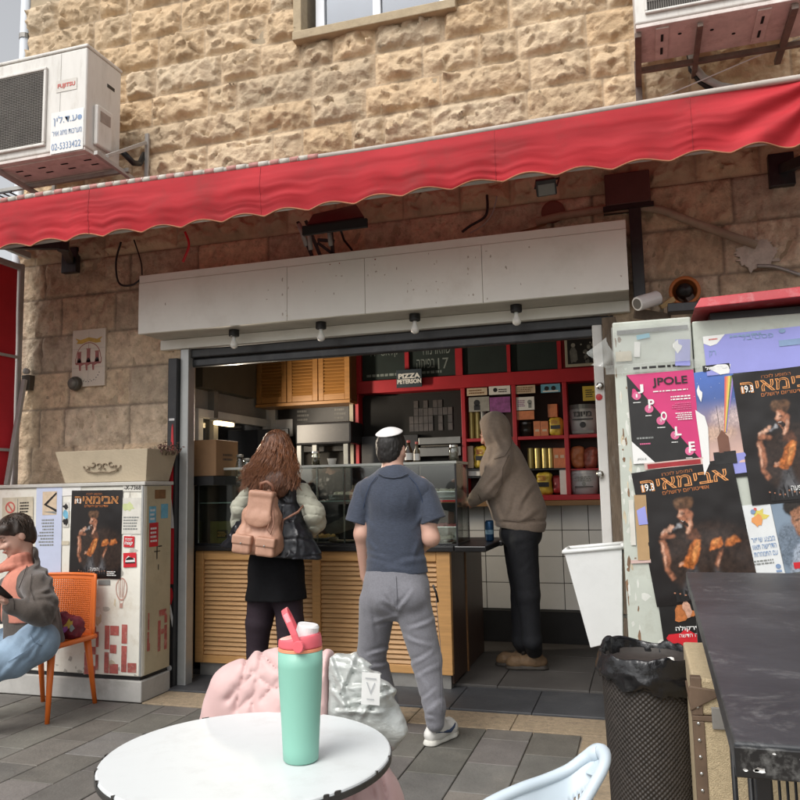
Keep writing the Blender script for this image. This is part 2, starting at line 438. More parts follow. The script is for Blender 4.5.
mat('ac_under', (.68,.61,.57), .65, .2, 6, dirt=.6, dcol=(.2,.11,.07), dscale=7)
mat('awning_red', (.56,.055,.07), .75, .1, 2.5)
mat('frame_grey', (.40,.385,.36), .55, .12, 8, dirt=.4, dcol=(.2,.16,.13))
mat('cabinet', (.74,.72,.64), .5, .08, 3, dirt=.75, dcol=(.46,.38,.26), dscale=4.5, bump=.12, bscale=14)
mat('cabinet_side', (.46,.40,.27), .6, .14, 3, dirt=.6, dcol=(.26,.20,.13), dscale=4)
mat('plinth', (.42,.41,.385), .75, .15, 5, dirt=.6, dcol=(.2,.18,.15), dscale=4)
mat('kiosk', (.47,.50,.44), .55, .09, 4, dirt=.5, dcol=(.27,.24,.18), dscale=9, bump=.1, bscale=12)
mat('wood_light', (.55,.30,.11), .5, .16, 5, stretch=(.6,6,9), bump=.12, bscale=20)
mat('wood_slat', (.50,.29,.125), .5, .2, 6, stretch=(.5,6,9), bump=.12, bscale=20)
mat('wood_dark', (.06,.032,.022), .45, .25, 5, stretch=(5,5,.8))
mat('wood_mid', (.20,.095,.035), .5, .2, 5, stretch=(1,5,9))
mat('counter_black', (.016,.016,.017), .3, .2, 12)
mat('shelf_red', (.42,.014,.024), .5, .15, 4)
mat('chalkboard', (.012,.022,.02), .8, .3, 3)
mat('chalk', (.20,.23,.22), .9, .3, 30)
mat('tile_white', (.76,.77,.76), .18, .05, 3)
mat('grout', (.10,.10,.095), .9)
mat('paper', (.74,.73,.70), .8, .05, 8)
mat('print_black', (.014,.013,.013), .4, .3, 9)
glass_mat('glass'); glass_mat('window_glass', (.50,.55,.62), .03, .12)

# ------------------------------------------------------------------ the ground
def slabs(name, m_, rects, z0, z1, tints=None, bevel=.003):
    V = []; F = []; T = []
    for i, (x0,x1,y0,y1) in enumerate(rects):
        n = len(V); b = bevel; dz = random.uniform(-.0015,.0015)
        V += [(x0,y0,z0),(x1,y0,z0),(x1,y1,z0),(x0,y1,z0)]
        V += [(x0,y0,z1-b+dz),(x1,y0,z1-b+dz),(x1,y1,z1-b+dz),(x0,y1,z1-b+dz)]
        V += [(x0+b,y0+b,z1+dz),(x1-b,y0+b,z1+dz),(x1-b,y1-b,z1+dz),(x0+b,y1-b,z1+dz)]
        for k in (0,4):
            for j in range(4): F.append((n+k+j, n+k+(j+1) % 4, n+k+4+(j+1) % 4, n+k+4+j))
        F.append((n+8,n+9,n+10,n+11))
        t = random.uniform(.72,1.22); c = (t*random.uniform(.97,1.04), t, t*random.uniform(.93,1.03)); T += [c]*12
    o = build_np(name, V, F, m_, None, tint=np.array(T), base=(0,0,0)); return tag(o, kind='structure')
MB().add([(-60,-60,-.012),(60,-60,-.012),(60,60,-.012),(-60,60,-.012)], [(0,1,2,3)]).build('ground', 'joint')
tag(bpy.data.objects['ground'], kind='structure')
rects = []
x = -.395-.262*24; j = 0; g = .006
cols = [-.385-.005-.2605*i for i in range(30)]
for i in range(29):
    x1, x0 = cols[i], cols[i+1]
    ph = [4.465,4.465][i % 2] - (.0 if i % 2 == 0 else .17)
    y1 = 4.465
    ys = [4.465]; y = ph if i % 2 else ph-.36
    while y > -1.5: ys.append(y); y -= .375
    for a, b in zip(ys[:-1], ys[1:]): rects.append((x0+g/2, x1-g/2, b+g/2, a-g/2))
for X0 in np.arange(1.0, 7, .26):
    for Y0 in np.arange(-1.5, 4.4, .375): rects.append((X0+g/2, X0+.26-g/2, Y0+g/2, Y0+.375-g/2))
slabs('pavement', MATS['tile_grey'], rects, -.012, 0)
tan = [(x_, x_+.6-.004, 4.475, 4.775) for x_ in np.arange(-3.18, .5, .6)] + [(-.382, .3, y_, y_+.8-.004) for y_ in np.arange(-1.5, 4.4, .8)] + [(.304, .99, y_, y_+.8-.004) for y_ in np.arange(-1.7, 4.4, .8)]
tan = [(a,b,c,min(d,4.471) if c < 4.4 else d) for a,b,c,d in tan]
slabs('stone_border', MATS['tan_stone'], tan, -.012, .002)
sl = [(x_, min(x_+.5-.005, -.12), 4.78, 5.30) for x_ in np.arange(-3.2, -.2, .5)]
slabs('threshold', MATS['slate'], sl, -.012, .012)
fl = [(x_, min(x_+.6-.004,.0), y_, y_+.5-.004) for x_ in np.arange(-3.4, -.1, .6) for y_ in np.arange(5.305, 6.9, .5)]
slabs('shop_floor', MATS['interior_floor'], fl, -.012, .025)

# ------------------------------------------------------------------ rock-faced stone wall
WY, XL, XR, ZT = 4.95, -4.72, 2.6, 5.7
OPEN = (-3.21, -.2, 0, 2.42); WIN = (-2.215, -1.08, 4.672, 5.55)
def stone_sheet(z0, z1, h, rough, xr):
    nx = int((xr-XL)/h)+1; nz = int((z1-z0)/h)+1
    xs = np.linspace(XL, xr, nx); zs = np.linspace(z0, z1, nz); Xg, Zg = np.meshgrid(xs, zs)
    H = np.zeros_like(Xg); T = np.ones(Xg.shape+(3,))
    zc = [0,.29,.56,.84,1.12,1.42,1.72,2.02,2.31,2.59,2.90,3.19,3.46,3.715,3.962,4.195,4.425,4.67,4.92,5.18,5.44,5.8]
    for ci in range(len(zc)-1):
        a, b = zc[ci], zc[ci+1]
        if b < z0-.01 or a > z1+.01: continue
        R_ = random.Random(100+ci); x_ = XL-R_.uniform(0,.3)
        while x_ < xr:
            wd = R_.choice([.25,.36,.42,.5,.55,.62])*R_.uniform(.9,1.1)
            if x_+wd > XL and x_+wd-XL < .12: wd += .2
            s = (Xg >= x_) & (Xg < x_+wd) & (Zg >= a) & (Zg < b)
            if s.any():
                lx = Xg[s]-x_; lz = Zg[s]-a; e = np.minimum(np.minimum(lx, wd-lx), np.minimum(lz, b-a-lz))
                u = lx/wd*2-1; v = lz/(b-a)*2-1; P = np.stack([Xg[s]*1.0, Zg[s], np.full(lx.shape, ci*3.3+R_.random()*9)], -1)
                if rough:
                    base = R_.uniform(.035,.06); f = np.full(lx.shape, 9.0)
                    for q in range(7):
                        ang = R_.uniform(0,6.28); sl_ = R_.uniform(.01,.045)
                        f = np.minimum(f, base+R_.uniform(-.004,.02)-sl_*(u*math.cos(ang)+v*math.sin(ang)-R_.uniform(-.2,.3)))
                    n1 = 1-np.abs(fbm(P*np.array([7,9,1]), 4, .55)); n2 = fbm(P*np.array([26,30,1]), 3, .6)
                    ns = max(6, int(wd/.05)*3); wq = .022*np.stack([vnoise(P*np.array([22,26,1])), vnoise(P*np.array([22,26,1])+17)], -1); bd = np.full(lx.shape, 9.); fc_ = np.zeros(lx.shape)
                    for q in range(ns):                 # chiselled facets: each patch is a tilted plane of its own
                        sx, sz = R_.uniform(0,wd), R_.uniform(0,b-a); gx, gz, h0 = R_.gauss(0,.24), R_.gauss(.04,.27), R_.uniform(-.008,.011)
                        ddx, ddz = lx+wq[:,0]-sx, lz+wq[:,1]-sz; dq = np.hypot(ddx, ddz*1.25); t_ = dq < bd; bd = np.where(t_, dq, bd); fc_ = np.where(t_, h0+gx*ddx+gz*ddz, fc_)
                    hh = f*.75+.95*fc_+.012*(n1-.6)+.005*n2+.004
                    ed = np.clip(e/.035+.35*n2-.2, 0, 1); ed = ed*ed*(3-2*ed)
                    H[s] = np.where(e < .006, 0, .004+hh*ed*1.0)
                else:
                    n1 = fbm(P*np.array([14,9,1]), 4, .6); n2 = fbm(P*np.array([45,18,1]), 2)
                    ed = np.clip(e/.014, 0, 1)
                    H[s] = np.where(e < .006, 0, (.016+R_.uniform(-.003,.006)+.016*n1+.009*n2-.012*np.clip(fbm(P*np.array([30,16,1])+3,2)-.35,0,1)*2)*ed)
                t = R_.uniform(.86,1.13); wm = R_.uniform(-.015,.075)
                cc = np.array([t*(1+wm), t, t*(1-wm*1.3)])
                if not rough: cc = cc*np.array([.76,.74,.72])
                T[s] = cc; T[s] = np.where((e < .006)[:,None], np.array([.80,.78,.78]) if rough else np.array([.38,.36,.35]), T[s])
            x_ += wd
    V = np.stack([Xg, WY-H, Zg], -1).reshape(-1,3)
    i = np.arange(nz*nx).reshape(nz,nx); F = np.stack([i[:-1,:-1], i[:-1,1:], i[1:,1:], i[1:,:-1]], -1).reshape(-1,4)
    c = V[F].mean(1); keep = np.ones(len(F), bool)
    for (x0,x1,q0,q1) in (OPEN, WIN): keep &= ~((c[:,0] > x0) & (c[:,0] < x1) & (c[:,2] > q0) & (c[:,2] < q1))
    return V, F[keep], T.reshape(-1,3)
wall = thing('stone_wall', 'rock-faced tan limestone building wall around the shop front', 'wall', (0, WY, 0))
for nm, args in (('dressed_stone', (0, 3.19, .018, False, 1.6)), ('rough_stone', (3.19, 5.44, .0125, True, 1.6))):
    V, F, T = stone_sheet(*args)
    o = build_np(nm, V, F, MATS['stone' if args[3] else 'stone_low'], wall, smooth=True, tint=T)
bk = MB()
bk.box(XL, -3.215, 4.951, 5.13, 0, 2.6); bk.box(-.195, 2.6, 4.951, 5.3, 0, 2.6); bk.box(XL, 2.6, 4.951, 5.3, 2.6, 4.66)
bk.box(XL, -2.22, 4.951, 5.3, 4.66, 5.7); bk.box(-1.07, 2.6, 4.951, 5.3, 4.66, 5.7)
bk.build('wall_core', 'mortar', wall)
# upper window with its stone surround
win = thing('window', 'white framed upper window with a plain stone surround above the awning', 'window', (-1.64, 4.95, 4.66))
s = MB(); s.box(-2.27,-1.05,4.86,5.0,4.605,4.672); s.box(-2.27,-2.205,4.88,5.0,4.675,5.5); s.box(-1.115,-1.05,4.88,5.0,4.675,5.5)
s.build('sill', mat('surround', (.40,.32,.21), .85, .15, 8, bump=.3, bscale=40), win, bevel=.006)
s = MB()
for x0,x1 in ((-2.15,-2.08),(-1.70,-1.64),(-1.2,-1.12)): s.box(x0,x1,5.02,5.07,4.68,5.5)
s.box(-2.15,-1.12,5.015,5.06,4.68,4.735)
s.build('frame', mat('win_white', (.72,.75,.8), .4, .04), win, bevel=.004)
MB().box(-2.08,-1.7,5.045,5.05,4.735,5.5).build('pane', 'window_glass', win); MB().box(-1.64,-1.2,5.045,5.05,4.735,5.5).build('pane', 'window_glass', win)
s = MB().box(-2.3,-1.0,5.29,5.30,4.6,5.6).build('room_behind', mat('curtain_grey', (.32,.33,.36), .8), win)
# drain pipe at the corner of the building
dp = thing('drain_pipe', 'pale vertical drain pipe at the corner of the stone building', 'pipe', (-4.785, 4.97, 0))
MB().tube([(-4.785,4.97,0),(-4.785,4.97,5.7)], .042, 14).build('pipe', mat('pipe_pale', (.55,.58,.62), .5, .06), dp, smooth=True)
s = MB()
for z in (3.75, 5.2): s.lathe([(.048,-.02),(.048,.02)], (-4.785,4.97,z), 14)
s.split('clamp', 'dull_steel', dp)

# ------------------------------------------------------------------ inside of the shop
IY, ILX = 6.80, -3.42
room = thing('shop_interior', 'dark interior shell of the snack shop behind the counter', 'room', (-1.8, 6, 0))
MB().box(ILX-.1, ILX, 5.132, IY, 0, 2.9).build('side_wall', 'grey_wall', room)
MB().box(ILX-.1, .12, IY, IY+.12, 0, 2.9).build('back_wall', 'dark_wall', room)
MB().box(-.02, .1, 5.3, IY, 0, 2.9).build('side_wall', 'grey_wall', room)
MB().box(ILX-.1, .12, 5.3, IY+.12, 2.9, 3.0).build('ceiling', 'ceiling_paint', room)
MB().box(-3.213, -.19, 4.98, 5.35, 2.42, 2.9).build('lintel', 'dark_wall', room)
# white wall tiles below the red shelving: real tiles over dark grout
tl = MB(); ts = .222; z = .30
while z < 1.24:
    x_ = -2.9
    while x_ < -.03: tl.box(x_+.003, min(x_+ts-.003, -.025), IY-.012, IY-.004, z+.003, min(z+ts-.003, 1.25)); x_ += ts
    z += ts
tl.build('wall_tile', 'tile_white', room, bevel=.002); room.children[-1]['kind'] = 'stuff'
MB().box(-2.95, -.02, IY-.004, IY, .0, 1.26).build('grout_bed', 'grout', room)
MB().box(-2.95, -.02, IY-.03, IY-.005, .026, .285).build('skirting', 'black', room)

# door jambs and shutter
jl = thing('door_jamb', 'grey metal jamb lining the left side of the shop opening', 'door jamb', (-3.2, 5.0, 0))
MB().box(-3.2, -3.13, 4.90, 4.99, 0, 2.40).build('post', 'alu', jl, bevel=.006)
MB().box(at(193,450,Y=5.63).x, at(205,450,Y=5.63).x, 5.63, 5.72, 0.03, 2.7).build('reveal', mat('reveal_grey', (.27,.265,.24), .6, .1), jl, bevel=.004)
MB().box(at(205,450,Y=5.63).x+.002, at(212.5,450,Y=5.63).x, 5.65, 5.72, 0.03, 2.7).build('inner_post', mat('reveal_grey2', (.19,.185,.17), .6, .1), jl, bevel=.004)
gr = thing('shutter_rail', 'black shutter guide rail painted with red and white left of the opening', 'shutter rail', (-3.25, 4.9, 0))
MB().box(-3.275, -3.203, 4.86, 4.93, 0, 2.33).build('rail', 'black_metal', gr, bevel=.004)
g_ = Sheet((-3.274,4.858,.02), (1,0,0), (0,0,1), .070, 2.3, 0)
mat('gr_red', (.55,.02,.03), .4, .2); mat('gr_white', (.7,.7,.7), .5, .1)
g_.blob('gr_red', .62,.66,.2,.14,1,18,3,.2); g_.rect('gr_red', .25,.95,.30,.475); g_.poly('gr_white', [(.3,.47),(.95,.47),(.9,.5),(.62,.56),(.45,.5)],2)
g_.poly('gr_white', [(.3,.19),(.6,.25),(.95,.2),(.9,.17),(.6,.21),(.35,.12)],1); g_.blob('gr_red', .5,.26,.4,.03,1,14,5); g_.disc('gr_white', .6,.05,.28,1); g_.rect('gr_white', .2,.85,.805,.812,1)
g_.finish(gr, {'gr_red':'paint_stain','gr_white':'paint_stain'})
jr = thing('door_frame', 'narrow white door frame post with steel bolts on the right of the opening', 'door frame', (-.2, 4.95, 0))
a, b = at(594,365,Y=4.9), at(604,365,Y=4.9)
MB().box(a.x, b.x, 4.86, 4.94, 0, 2.33).build('post', 'white_paint', jr, bevel=.006)
s = MB()
for py in (386,474): p = at(600,py,Y=4.85); s.lathe([(.0,0),(.022,.0),(.022,.02),(.012,.035),(0,.036)], p+Vector((0,.005,0)), 14, 'y')
s.build('bolt', 'bright_steel', jr)
q = at(599,397,Y=4.855); MB().lathe([(.02,0),(.02,.004),(0,.006)], q+Vector((0,.004,0)), 14, 'y').build('sticker', 'gr_red', jr)
wb = thing('door_board', 'weathered brown wooden board edge between the door frame and the postered metal cabinet', 'board', (-.1, 4.9, 0))
MB().box(b.x+.004, b.x+.085, 4.8, 4.94, 0, 2.36).build('board', mat('weathered', (.16,.12,.085), .9, .35, 6, stretch=(4,4,.7), dirt=.6, dcol=(.36,.34,.3), dscale=8, bump=.5), wb, bevel=.004)
# small padlock hasp
sh = thing('roller_shutter', 'black roller shutter box running across the top of the shop opening', 'shutter', (-1.7, 4.97, 2.3))
MB().box(-3.29, -.12, 4.93, 4.99, 2.335, 2.40).build('bottom_bar', 'black_metal', sh, bevel=.01)
MB().box(-3.29, -.12, 4.955, 5.0, 2.27, 2.333).build('slat', mat('shutter_slat', (.035,.035,.037), .35, .3, 8, metal=.4, dirt=.4, dcol=(.12,.11,.1), dscale=6), sh, bevel=.012)
# sign box above the opening
sg = thing('sign_box', 'long blank white fascia sign box over the shop opening', 'sign', (-1.7, 4.6, 2.47))
x0, x1 = -3.35, -.018; n = 4; st = (x1-x0)/n
s = MB()
ed = [x0, -2.135, -1.515, -.935, x1]
ed = [x0, at(287,300,Y=4.6).x, at(365,300,Y=4.6).x, at(483,300,Y=4.6).x, x1]
for i in range(4): s.box(ed[i]+.0012, ed[i+1]-.0012, 4.6, 4.63, 2.47, 2.835)
s.build('front_panel', 'white_sign', sg, bevel=.002)
MB().box(x0, x1, 4.606, 4.94, 2.838, 2.893).build('top_rail', 'white_sign', sg, bevel=.003)
MB().box(x0+.004, x1-.004, 4.632, 4.94, 2.476, 2.836).build('box', mat('sign_inside', (.45,.43,.38), .6), sg)
MB().box(-3.36, -.022, 4.885, 4.94, 2.402, 2.474).build('lower_fascia', 'white_sign', sg, bevel=.003)
s = Sheet((x0,4.6,2.47), (1,0,0), (0,0,1), x1-x0, .365, 0); s.lift = .0006
mat('scuff', (.48,.44,.37), .8, .3); mat('rust', (.26,.06,.03), .8, .3)
R_ = random.Random(4)
for i in range(46):
    a, b = R_.choice([R_.gauss(.36,.05), R_.gauss(.6,.05), R_.gauss(.72,.08), R_.random()]), R_.uniform(.05,.95)
    s.blob('scuff', a, b, R_.uniform(.0006,.002), R_.uniform(.006,.03), 1, 9, i, .5)
for a in (.5338,.5345,.44,.46): s.blob('rust', a, .97-.02*R_.random(), .0012, .012, 1, 8, 2)
s.finish(sg, {'scuff':'stain','rust':'stain'})
# bulbs
mat('bulb_glass', (.75,.74,.70), .25, .02, 3, sss=.1)
hold = thing('bulb_lamp', 'bare bulb in a black holder under the sign box, leftmost of the four', 'lamp', (at(234,331,Y=4.76).x, 4.76, 2.475), 'bulbs under the sign box')
p = Vector(ORG[hold.name])
MB().lathe([(.0,0),(.036,0),(.037,-.035),(.035,-.045),(.012,-.046),(0,-.046)], p, 20).build('holder', 'black', hold, smooth=False, bevel=.002)
MB().lathe([(0,-.046),(.013,-.046),(.014,-.066),(.017,-.075),(.026,-.093),(.028,-.106),(.023,-.12),(.012,-.128),(0,-.13)], p, 20).build('bulb', 'bulb_glass', hold, smooth=True)
for px, lb in ((321,'second of the four bulbs from the left'),(415,'third of the four bulbs from the left'),(517,'rightmost of the four')):
    dup(hold, (at(px,330,Y=4.76).x-p.x, 0, 0), 'bare bulb under the white sign box, '+lb)
# ------------------------------------------------------------------ red awning
def awning_mat(name, trans, lo_=(.30,.014,.020), hi_=(.52,.030,.040)):
    M = bpy.data.materials.new(name); M.use_nodes = True; MATS[name] = M
    N = M.node_tree.nodes; L = M.node_tree.links; b = N['Principled BSDF']; out = N['Material Output']
    tc = N.new('ShaderNodeTexCoord'); mp = N.new('ShaderNodeMapping'); mp.inputs['Scale'].default_value = (1,1,5)
    L.new(tc.outputs['Object'], mp.inputs[0])
    n = N.new('ShaderNodeTexNoise'); n.inputs['Scale'].default_value = 1.6; n.inputs['Detail'].default_value = 7; L.new(mp.outputs[0], n.inputs[0])
    cr = N.new('ShaderNodeValToRGB'); e = cr.color_ramp.elements
    e[0].position = .3; e[0].color = (lo_[0],lo_[1],lo_[2],1); e[1].position = .72; e[1].color = (hi_[0],hi_[1],hi_[2],1)
    L.new(n.outputs[0], cr.inputs[0])
    n2 = N.new('ShaderNodeTexNoise'); n2.inputs['Scale'].default_value = 3.5; n2.inputs['Detail'].default_value = 9; n2.inputs['Roughness'].default_value = .75; L.new(tc.outputs['Object'], n2.inputs[0])
    r = N.new('ShaderNodeMapRange'); r.inputs[1].default_value = .5; r.inputs[2].default_value = .8; r.inputs[4].default_value = .6; L.new(n2.outputs[0], r.inputs[0])
    mx = N.new('ShaderNodeMix'); mx.data_type = 'RGBA'; mx.inputs[7].default_value = (.16,.045,.04,1)
    L.new(r.outputs[0], mx.inputs[0]); L.new(cr.outputs[0], mx.inputs[6]); L.new(mx.outputs[2], b.inputs['Base Color'])
    b.inputs['Roughness'].default_value = .7; b.inputs['Specular IOR Level'].default_value = .25
    t = N.new('ShaderNodeBsdfTranslucent'); t.inputs[0].default_value = (.50,.025,.03,1)
    ms = N.new('ShaderNodeMixShader'); ms.inputs[0].default_value = trans
    w_ = N.new('ShaderNodeTexNoise'); w_.inputs['Scale'].default_value = 350; L.new(tc.outputs['Object'], w_.inputs[0])
    bp = N.new('ShaderNodeBump'); bp.inputs['Strength'].default_value = .15; bp.inputs['Distance'].default_value = .004; L.new(w_.outputs[0], bp.inputs['Height']); L.new(bp.outputs[0], b.inputs['Normal'])
    L.new(b.outputs[0], ms.inputs[1]); L.new(t.outputs[0], ms.inputs[2]); L.new(ms.outputs[0], out.inputs[0])
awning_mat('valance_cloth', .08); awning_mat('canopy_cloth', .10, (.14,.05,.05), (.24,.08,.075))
AX0, AX1, AY = -4.75, 1.7, 3.70
aw = thing('awning', 'long faded red cloth awning with a scalloped hem over the shop front', 'awning', (-1.5, AY, 2.85))
def a_top(x): return 3.135 + .010*math.sin(x*1.7+.5) + .014*max(0, -x-2.2)
nU, nV = 720, 26
us = np.linspace(AX0, AX1, nU+1); vs_ = np.linspace(0, 1, nV+1); Ug, Vg = np.meshgrid(us, vs_)
per = .262
hem = 2.868 + .030*np.abs(np.sin(np.pi*(us+.06)/per))**1.3 - .018 + .008*vnoise(np.stack([us*2, us*0, us*0], -1)) - .028*np.clip((us-.35)/.6, 0, 1)
top = np.array([a_top(x) for x in us])
Zg = top[None]*(1-Vg)+hem[None]*Vg
P = np.stack([Ug*1.1, Vg*3.2, Ug*0], -1)
wr = .0075*fbm(P*np.array([.7,.45,1]), 3, .5)+.0035*fbm(P*np.array([2.2,3,1])+9, 3)
# vertical seams gather the cloth; long diagonal folds pull up towards the right-hand corner
seam = 0
for sx in (-3.05, -1.92, -.62, .3): seam = seam+.003*np.exp(-((Ug-sx)/.02)**2)*np.sin(Vg*48+sx*9+6*fbm(P*np.array([1,2,1]),2))+.006*np.exp(-((Ug-sx)/.25)**2)*fbm(P*np.array([1,7,1]), 2)
dd = np.clip((Ug-.15)/.7, 0, 1); ang = np.arctan2(Vg*.28+.02, np.maximum(.95-Ug, .02)); fold = .028*dd*np.sin(ang*17)*np.clip(1.1-Ug, 0, 1)**.3
Yg = AY-.012*np.sin(Vg*np.pi)-(wr+seam*.8)*np.clip(Vg*2.2, .15, 1)+fold*(Ug < 1.1)-.006*np.sin(2*np.pi*(Ug+.06)/per)*Vg**3
V = np.stack([Ug, Yg, Zg], -1).reshape(-1,3); i = np.arange((nV+1)*(nU+1)).reshape(nV+1,nU+1)
F = np.stack([i[:-1,:-1], i[:-1,1:], i[1:,1:], i[1:,:-1]], -1).reshape(-1,4)[:, ::-1]
build_np('valance', V, np.ascontiguousarray(F), MATS['valance_cloth'], aw, smooth=True)
edge = [(us[k], Yg[-1,k], Zg[-1,k]) for k in range(nU+1)]
MB().tube(edge, .0045, 5).build('hem_piping', mat('piping', (.30,.12,.06), .8, .3, 12), aw, smooth=True)
s = MB()                                      # sewn joints between the cloth panels
for sx in (-3.9,-3.05,-1.92,-.62,.3,1.2):
    k = int(np.argmin(np.abs(us-sx)))
    s.tube([(us[k], Yg[j,k]-.0012, Zg[j,k]) for j in range(nV+1)], .0016, 5)
s.build('stitching', mat('stitch', (.34,.025,.032), .8), aw, smooth=True)
# sloping canopy up to the wall, and the cloth's dirty front edge strip
def can(u, v):
    x = AX0+(AX1-AX0)*u; z = a_top(x)*(1-v)+3.50*v-.05*math.sin(v*math.pi)+.012*float(fbm(np.array([[x*1.4,v*2,3.]]),2)[0])
    return (x, AY+.03+(4.93-AY-.03)*v, z)
MB().grid(can, 90, 14).build('canopy', 'canopy_cloth', aw, smooth=True)
M = mat('edge_tape', (.42,.37,.33), .7, .2, 5, dirt=.6, dcol=(.2,.16,.13), dscale=6)
N = M.node_tree.nodes; L = M.node_tree.links                        # worn red and white stripes of the tape
MB().tube([(x, AY+.012, a_top(x)+.012) for x in np.linspace(AX0, AX1, 60)], .016, 8).build('front_bar', 'edge_tape', aw, smooth=True)
mat('tape_red', (.42,.19,.17), .7, .25, 12); mat('tape_white', (.48,.44,.39), .7, .2, 12)
for k, nm in ((0,'tape_red'),(1,'tape_white')):
    s = MB(); x = AX0+.06*k
    while x < -1.6:
        s.tube([(x, AY+.010, a_top(x)+.014), (x+.058, AY+.010, a_top(x+.058)+.014)], .0185, 8); x += .12+ (.02 if k else .02)*math.sin(x*5)
    s.build('tape_stripe', nm, aw, smooth=True)
s = MB(); s.bar((AX0, AY+.045, 2.93), (AX1, AY+.045, 2.93), .045, .09)
s.build('front_profile', 'frame_grey', aw, bevel=.004)
# folding arms under the cloth
def arm(x0, x1, xm):
    r_ = MB(); r_.bar((x0, 4.9, 3.18), (xm, 4.3, 3.07), .05, .06); r_.bar((xm, 4.3, 3.07), (x1, 3.78, 2.95), .045, .055)
    r_.lathe([(.0,-.04),(.04,-.04),(.04,.04),(0,.04)], (xm,4.3,3.07), 14); r_.box(x0-.07,x0+.07,4.88,4.93,3.08,3.28)
    r_.build('folding_arm', 'black_metal', aw, bevel=.004)
arm(.88, .80, 1.12); arm(-4.2, -4.0, -3.75)
# ------------------------------------------------------------------ things on the wall under the awning
# heater lamp on a taped bracket
hl = thing('heater_lamp', 'black flat patio heater lamp on a taped metal bracket above the white sign', 'heater', (-1.9, 4.5, 2.9))
def A(px, py, Y): return at(px, py, Y=Y)
a, b, c, d = A(312,221,4.62), A(356,211,4.62), A(364,224,4.15), A(306,232,4.15)
s = MB(); t_ = Vector((0,.01,.05)); s.hexa([d,c,b,a], [d+t_,c+t_,b+t_,a+t_]); s.build('panel', 'black', hl, bevel=.006)
s = MB(); s.hexa([d+Vector((-.02,-.012,-.02)), c+Vector((.02,-.012,-.02)), c+Vector((.02,.012,-.02)), d+Vector((-.02,.012,-.02))],
                 [d+Vector((-.02,-.012,.03)), c+Vector((.02,-.012,.03)), c+Vector((.02,.012,.03)), d+Vector((-.02,.012,.03))]); s.build('front_rim', 'black_matt', hl)
s = MB()
for (p,q) in (((298,222),(312,256)),((306,221),(320,255)),((331,228),(333,254)),((318,240),(334,241)),((318,243),(333,254)),((300,228),(322,226))):
    s.bar(A(*p,4.66), A(*q,4.66), .02, .02)
s.split('bracket', 'black_metal', hl)
s = MB()
for (p,q) in (((299,224),(307,246)),((309,232),(311,250)),((329,230),(331,246))): s.tube([A(*p,4.65), A(*q,4.65)], .016, 7)
s.split('tape_wrap', mat('tape_grey', (.33,.32,.3), .7, .2, 20), hl, smooth=True)
MB().tube([A(340,228,4.7), A(344,240,4.8), A(352,250,4.9)], .008, 6).build('lead', 'black', hl, smooth=True)
# flood light tucked under the hem
fl_ = thing('flood_light', 'small dark flood light tucked under the hem of the awning', 'flood light', A(546,187,4.2))
p = Vector(ORG[fl_.name]); R = Matrix.Rotation(.5,3,'X') @ rotz(.15)
MB().obox(p, (.11,.06,.09), R).build('housing', 'black_metal', fl_, bevel=.006)
MB().obox(p+R@Vector((0,-.033,-.01)), (.09,.004,.06), R).build('lens', mat('lens_grey', (.20,.22,.2), .15, .1), fl_)
MB().tube([p+Vector((-.06,0,.0)), p+Vector((-.065,.1,.08)), p+Vector((.065,.1,.08)), p+Vector((.06,0,0))], .006, 6).build('bracket', 'black_metal', fl_)
# junction box, round plate, conduit, cables
jb = thing('junction_box', 'flat brown metal junction box on the wall above the conduit', 'junction box', A(627,195,4.88))
a, b = A(604,176,4.86), A(651,202,4.86)
MB().box(a.x,b.x,4.84,4.93,b.z,a.z).build('box', mat('brown_box', (.09,.035,.03), .6, .2), jb, bevel=.008); MB().box(a.x-.015,b.x+.015,4.835,4.93,b.z-.03,b.z-.003).build('lip', 'black', jb)
rp = A(553,212,4.91); o = MB().lathe([(0,0),(.075,.0),(.075,.008),(.06,.012),(0,.012)], rp, 28, 'y').build('cover_plate', mat('plate_red', (.17,.055,.04), .7, .2), None, bevel=.002)
tag(o, 'round painted cover plate on the shaded wall above the white sign', 'cover plate')
cp = [A(x,y,4.88) for x,y in ((536,222),(560,216),(600,210),(640,207),(662,210),(690,221),(725,234),(757,245))]
o = MB().tube(cp, .026, 10).build('conduit', mat('conduit', (.33,.25,.18), .7, .2, 12, dirt=.5), None, smooth=True); tag(o, 'long bent pale conduit pipe running along the wall right of the white sign', 'pipe')
def cable(pts, r, label, Y=4.9, m_='black', name='cable', n=6):
    q = [A(x,y,Y) for x,y in pts]; fine = []
    for i in range(len(q)-1):
        p0, p1, p2, p3 = q[max(i-1,0)], q[i], q[i+1], q[min(i+2,len(q)-1)]
        for k in range(6):
            t = k/6; fine.append(.5*((2*p1)+(p2-p0)*t+(2*p0-5*p1+4*p2-p3)*t*t+(3*p1-p0-3*p2+p3)*t*t*t))
    fine.append(q[-1]); o = MB().tube(fine, r, n).build(name, m_, None, smooth=True); return tag(o, label, 'cable')
cable([(121,242),(116,262),(119,283),(132,285),(142,278)], .008, 'black loop of cable hanging on the wall left of the white sign', 4.86)
cable([(134,240),(141,262),(142,275)], .006, 'thin black cable dropping straight to the left end of the white sign', 4.86)
cable([(487,195),(486,215),(470,226),(462,232)], .009, 'dark sagging cable above the middle of the white sign', 4.86)
cable([(497,196),(492,214),(482,226),(470,233)], .005, 'thin pale cable above the middle of the white sign', 4.87, 'frame_grey')
cable([(757,266),(775,267),(800,275)], .012, 'grey cable running across the plaster patch on the wall', 4.9, 'dull_steel')
cable([(185,232),(189,245),(183,262)], .009, 'red strip of cloth hanging under the awning hem at left', 4.3, 'gr_red', 'cloth_strip')
cable([(520,232),(545,224),(556,214),(600,208)], .007, 'thin dark cable lying along the conduit', 4.89, 'wood_mid')
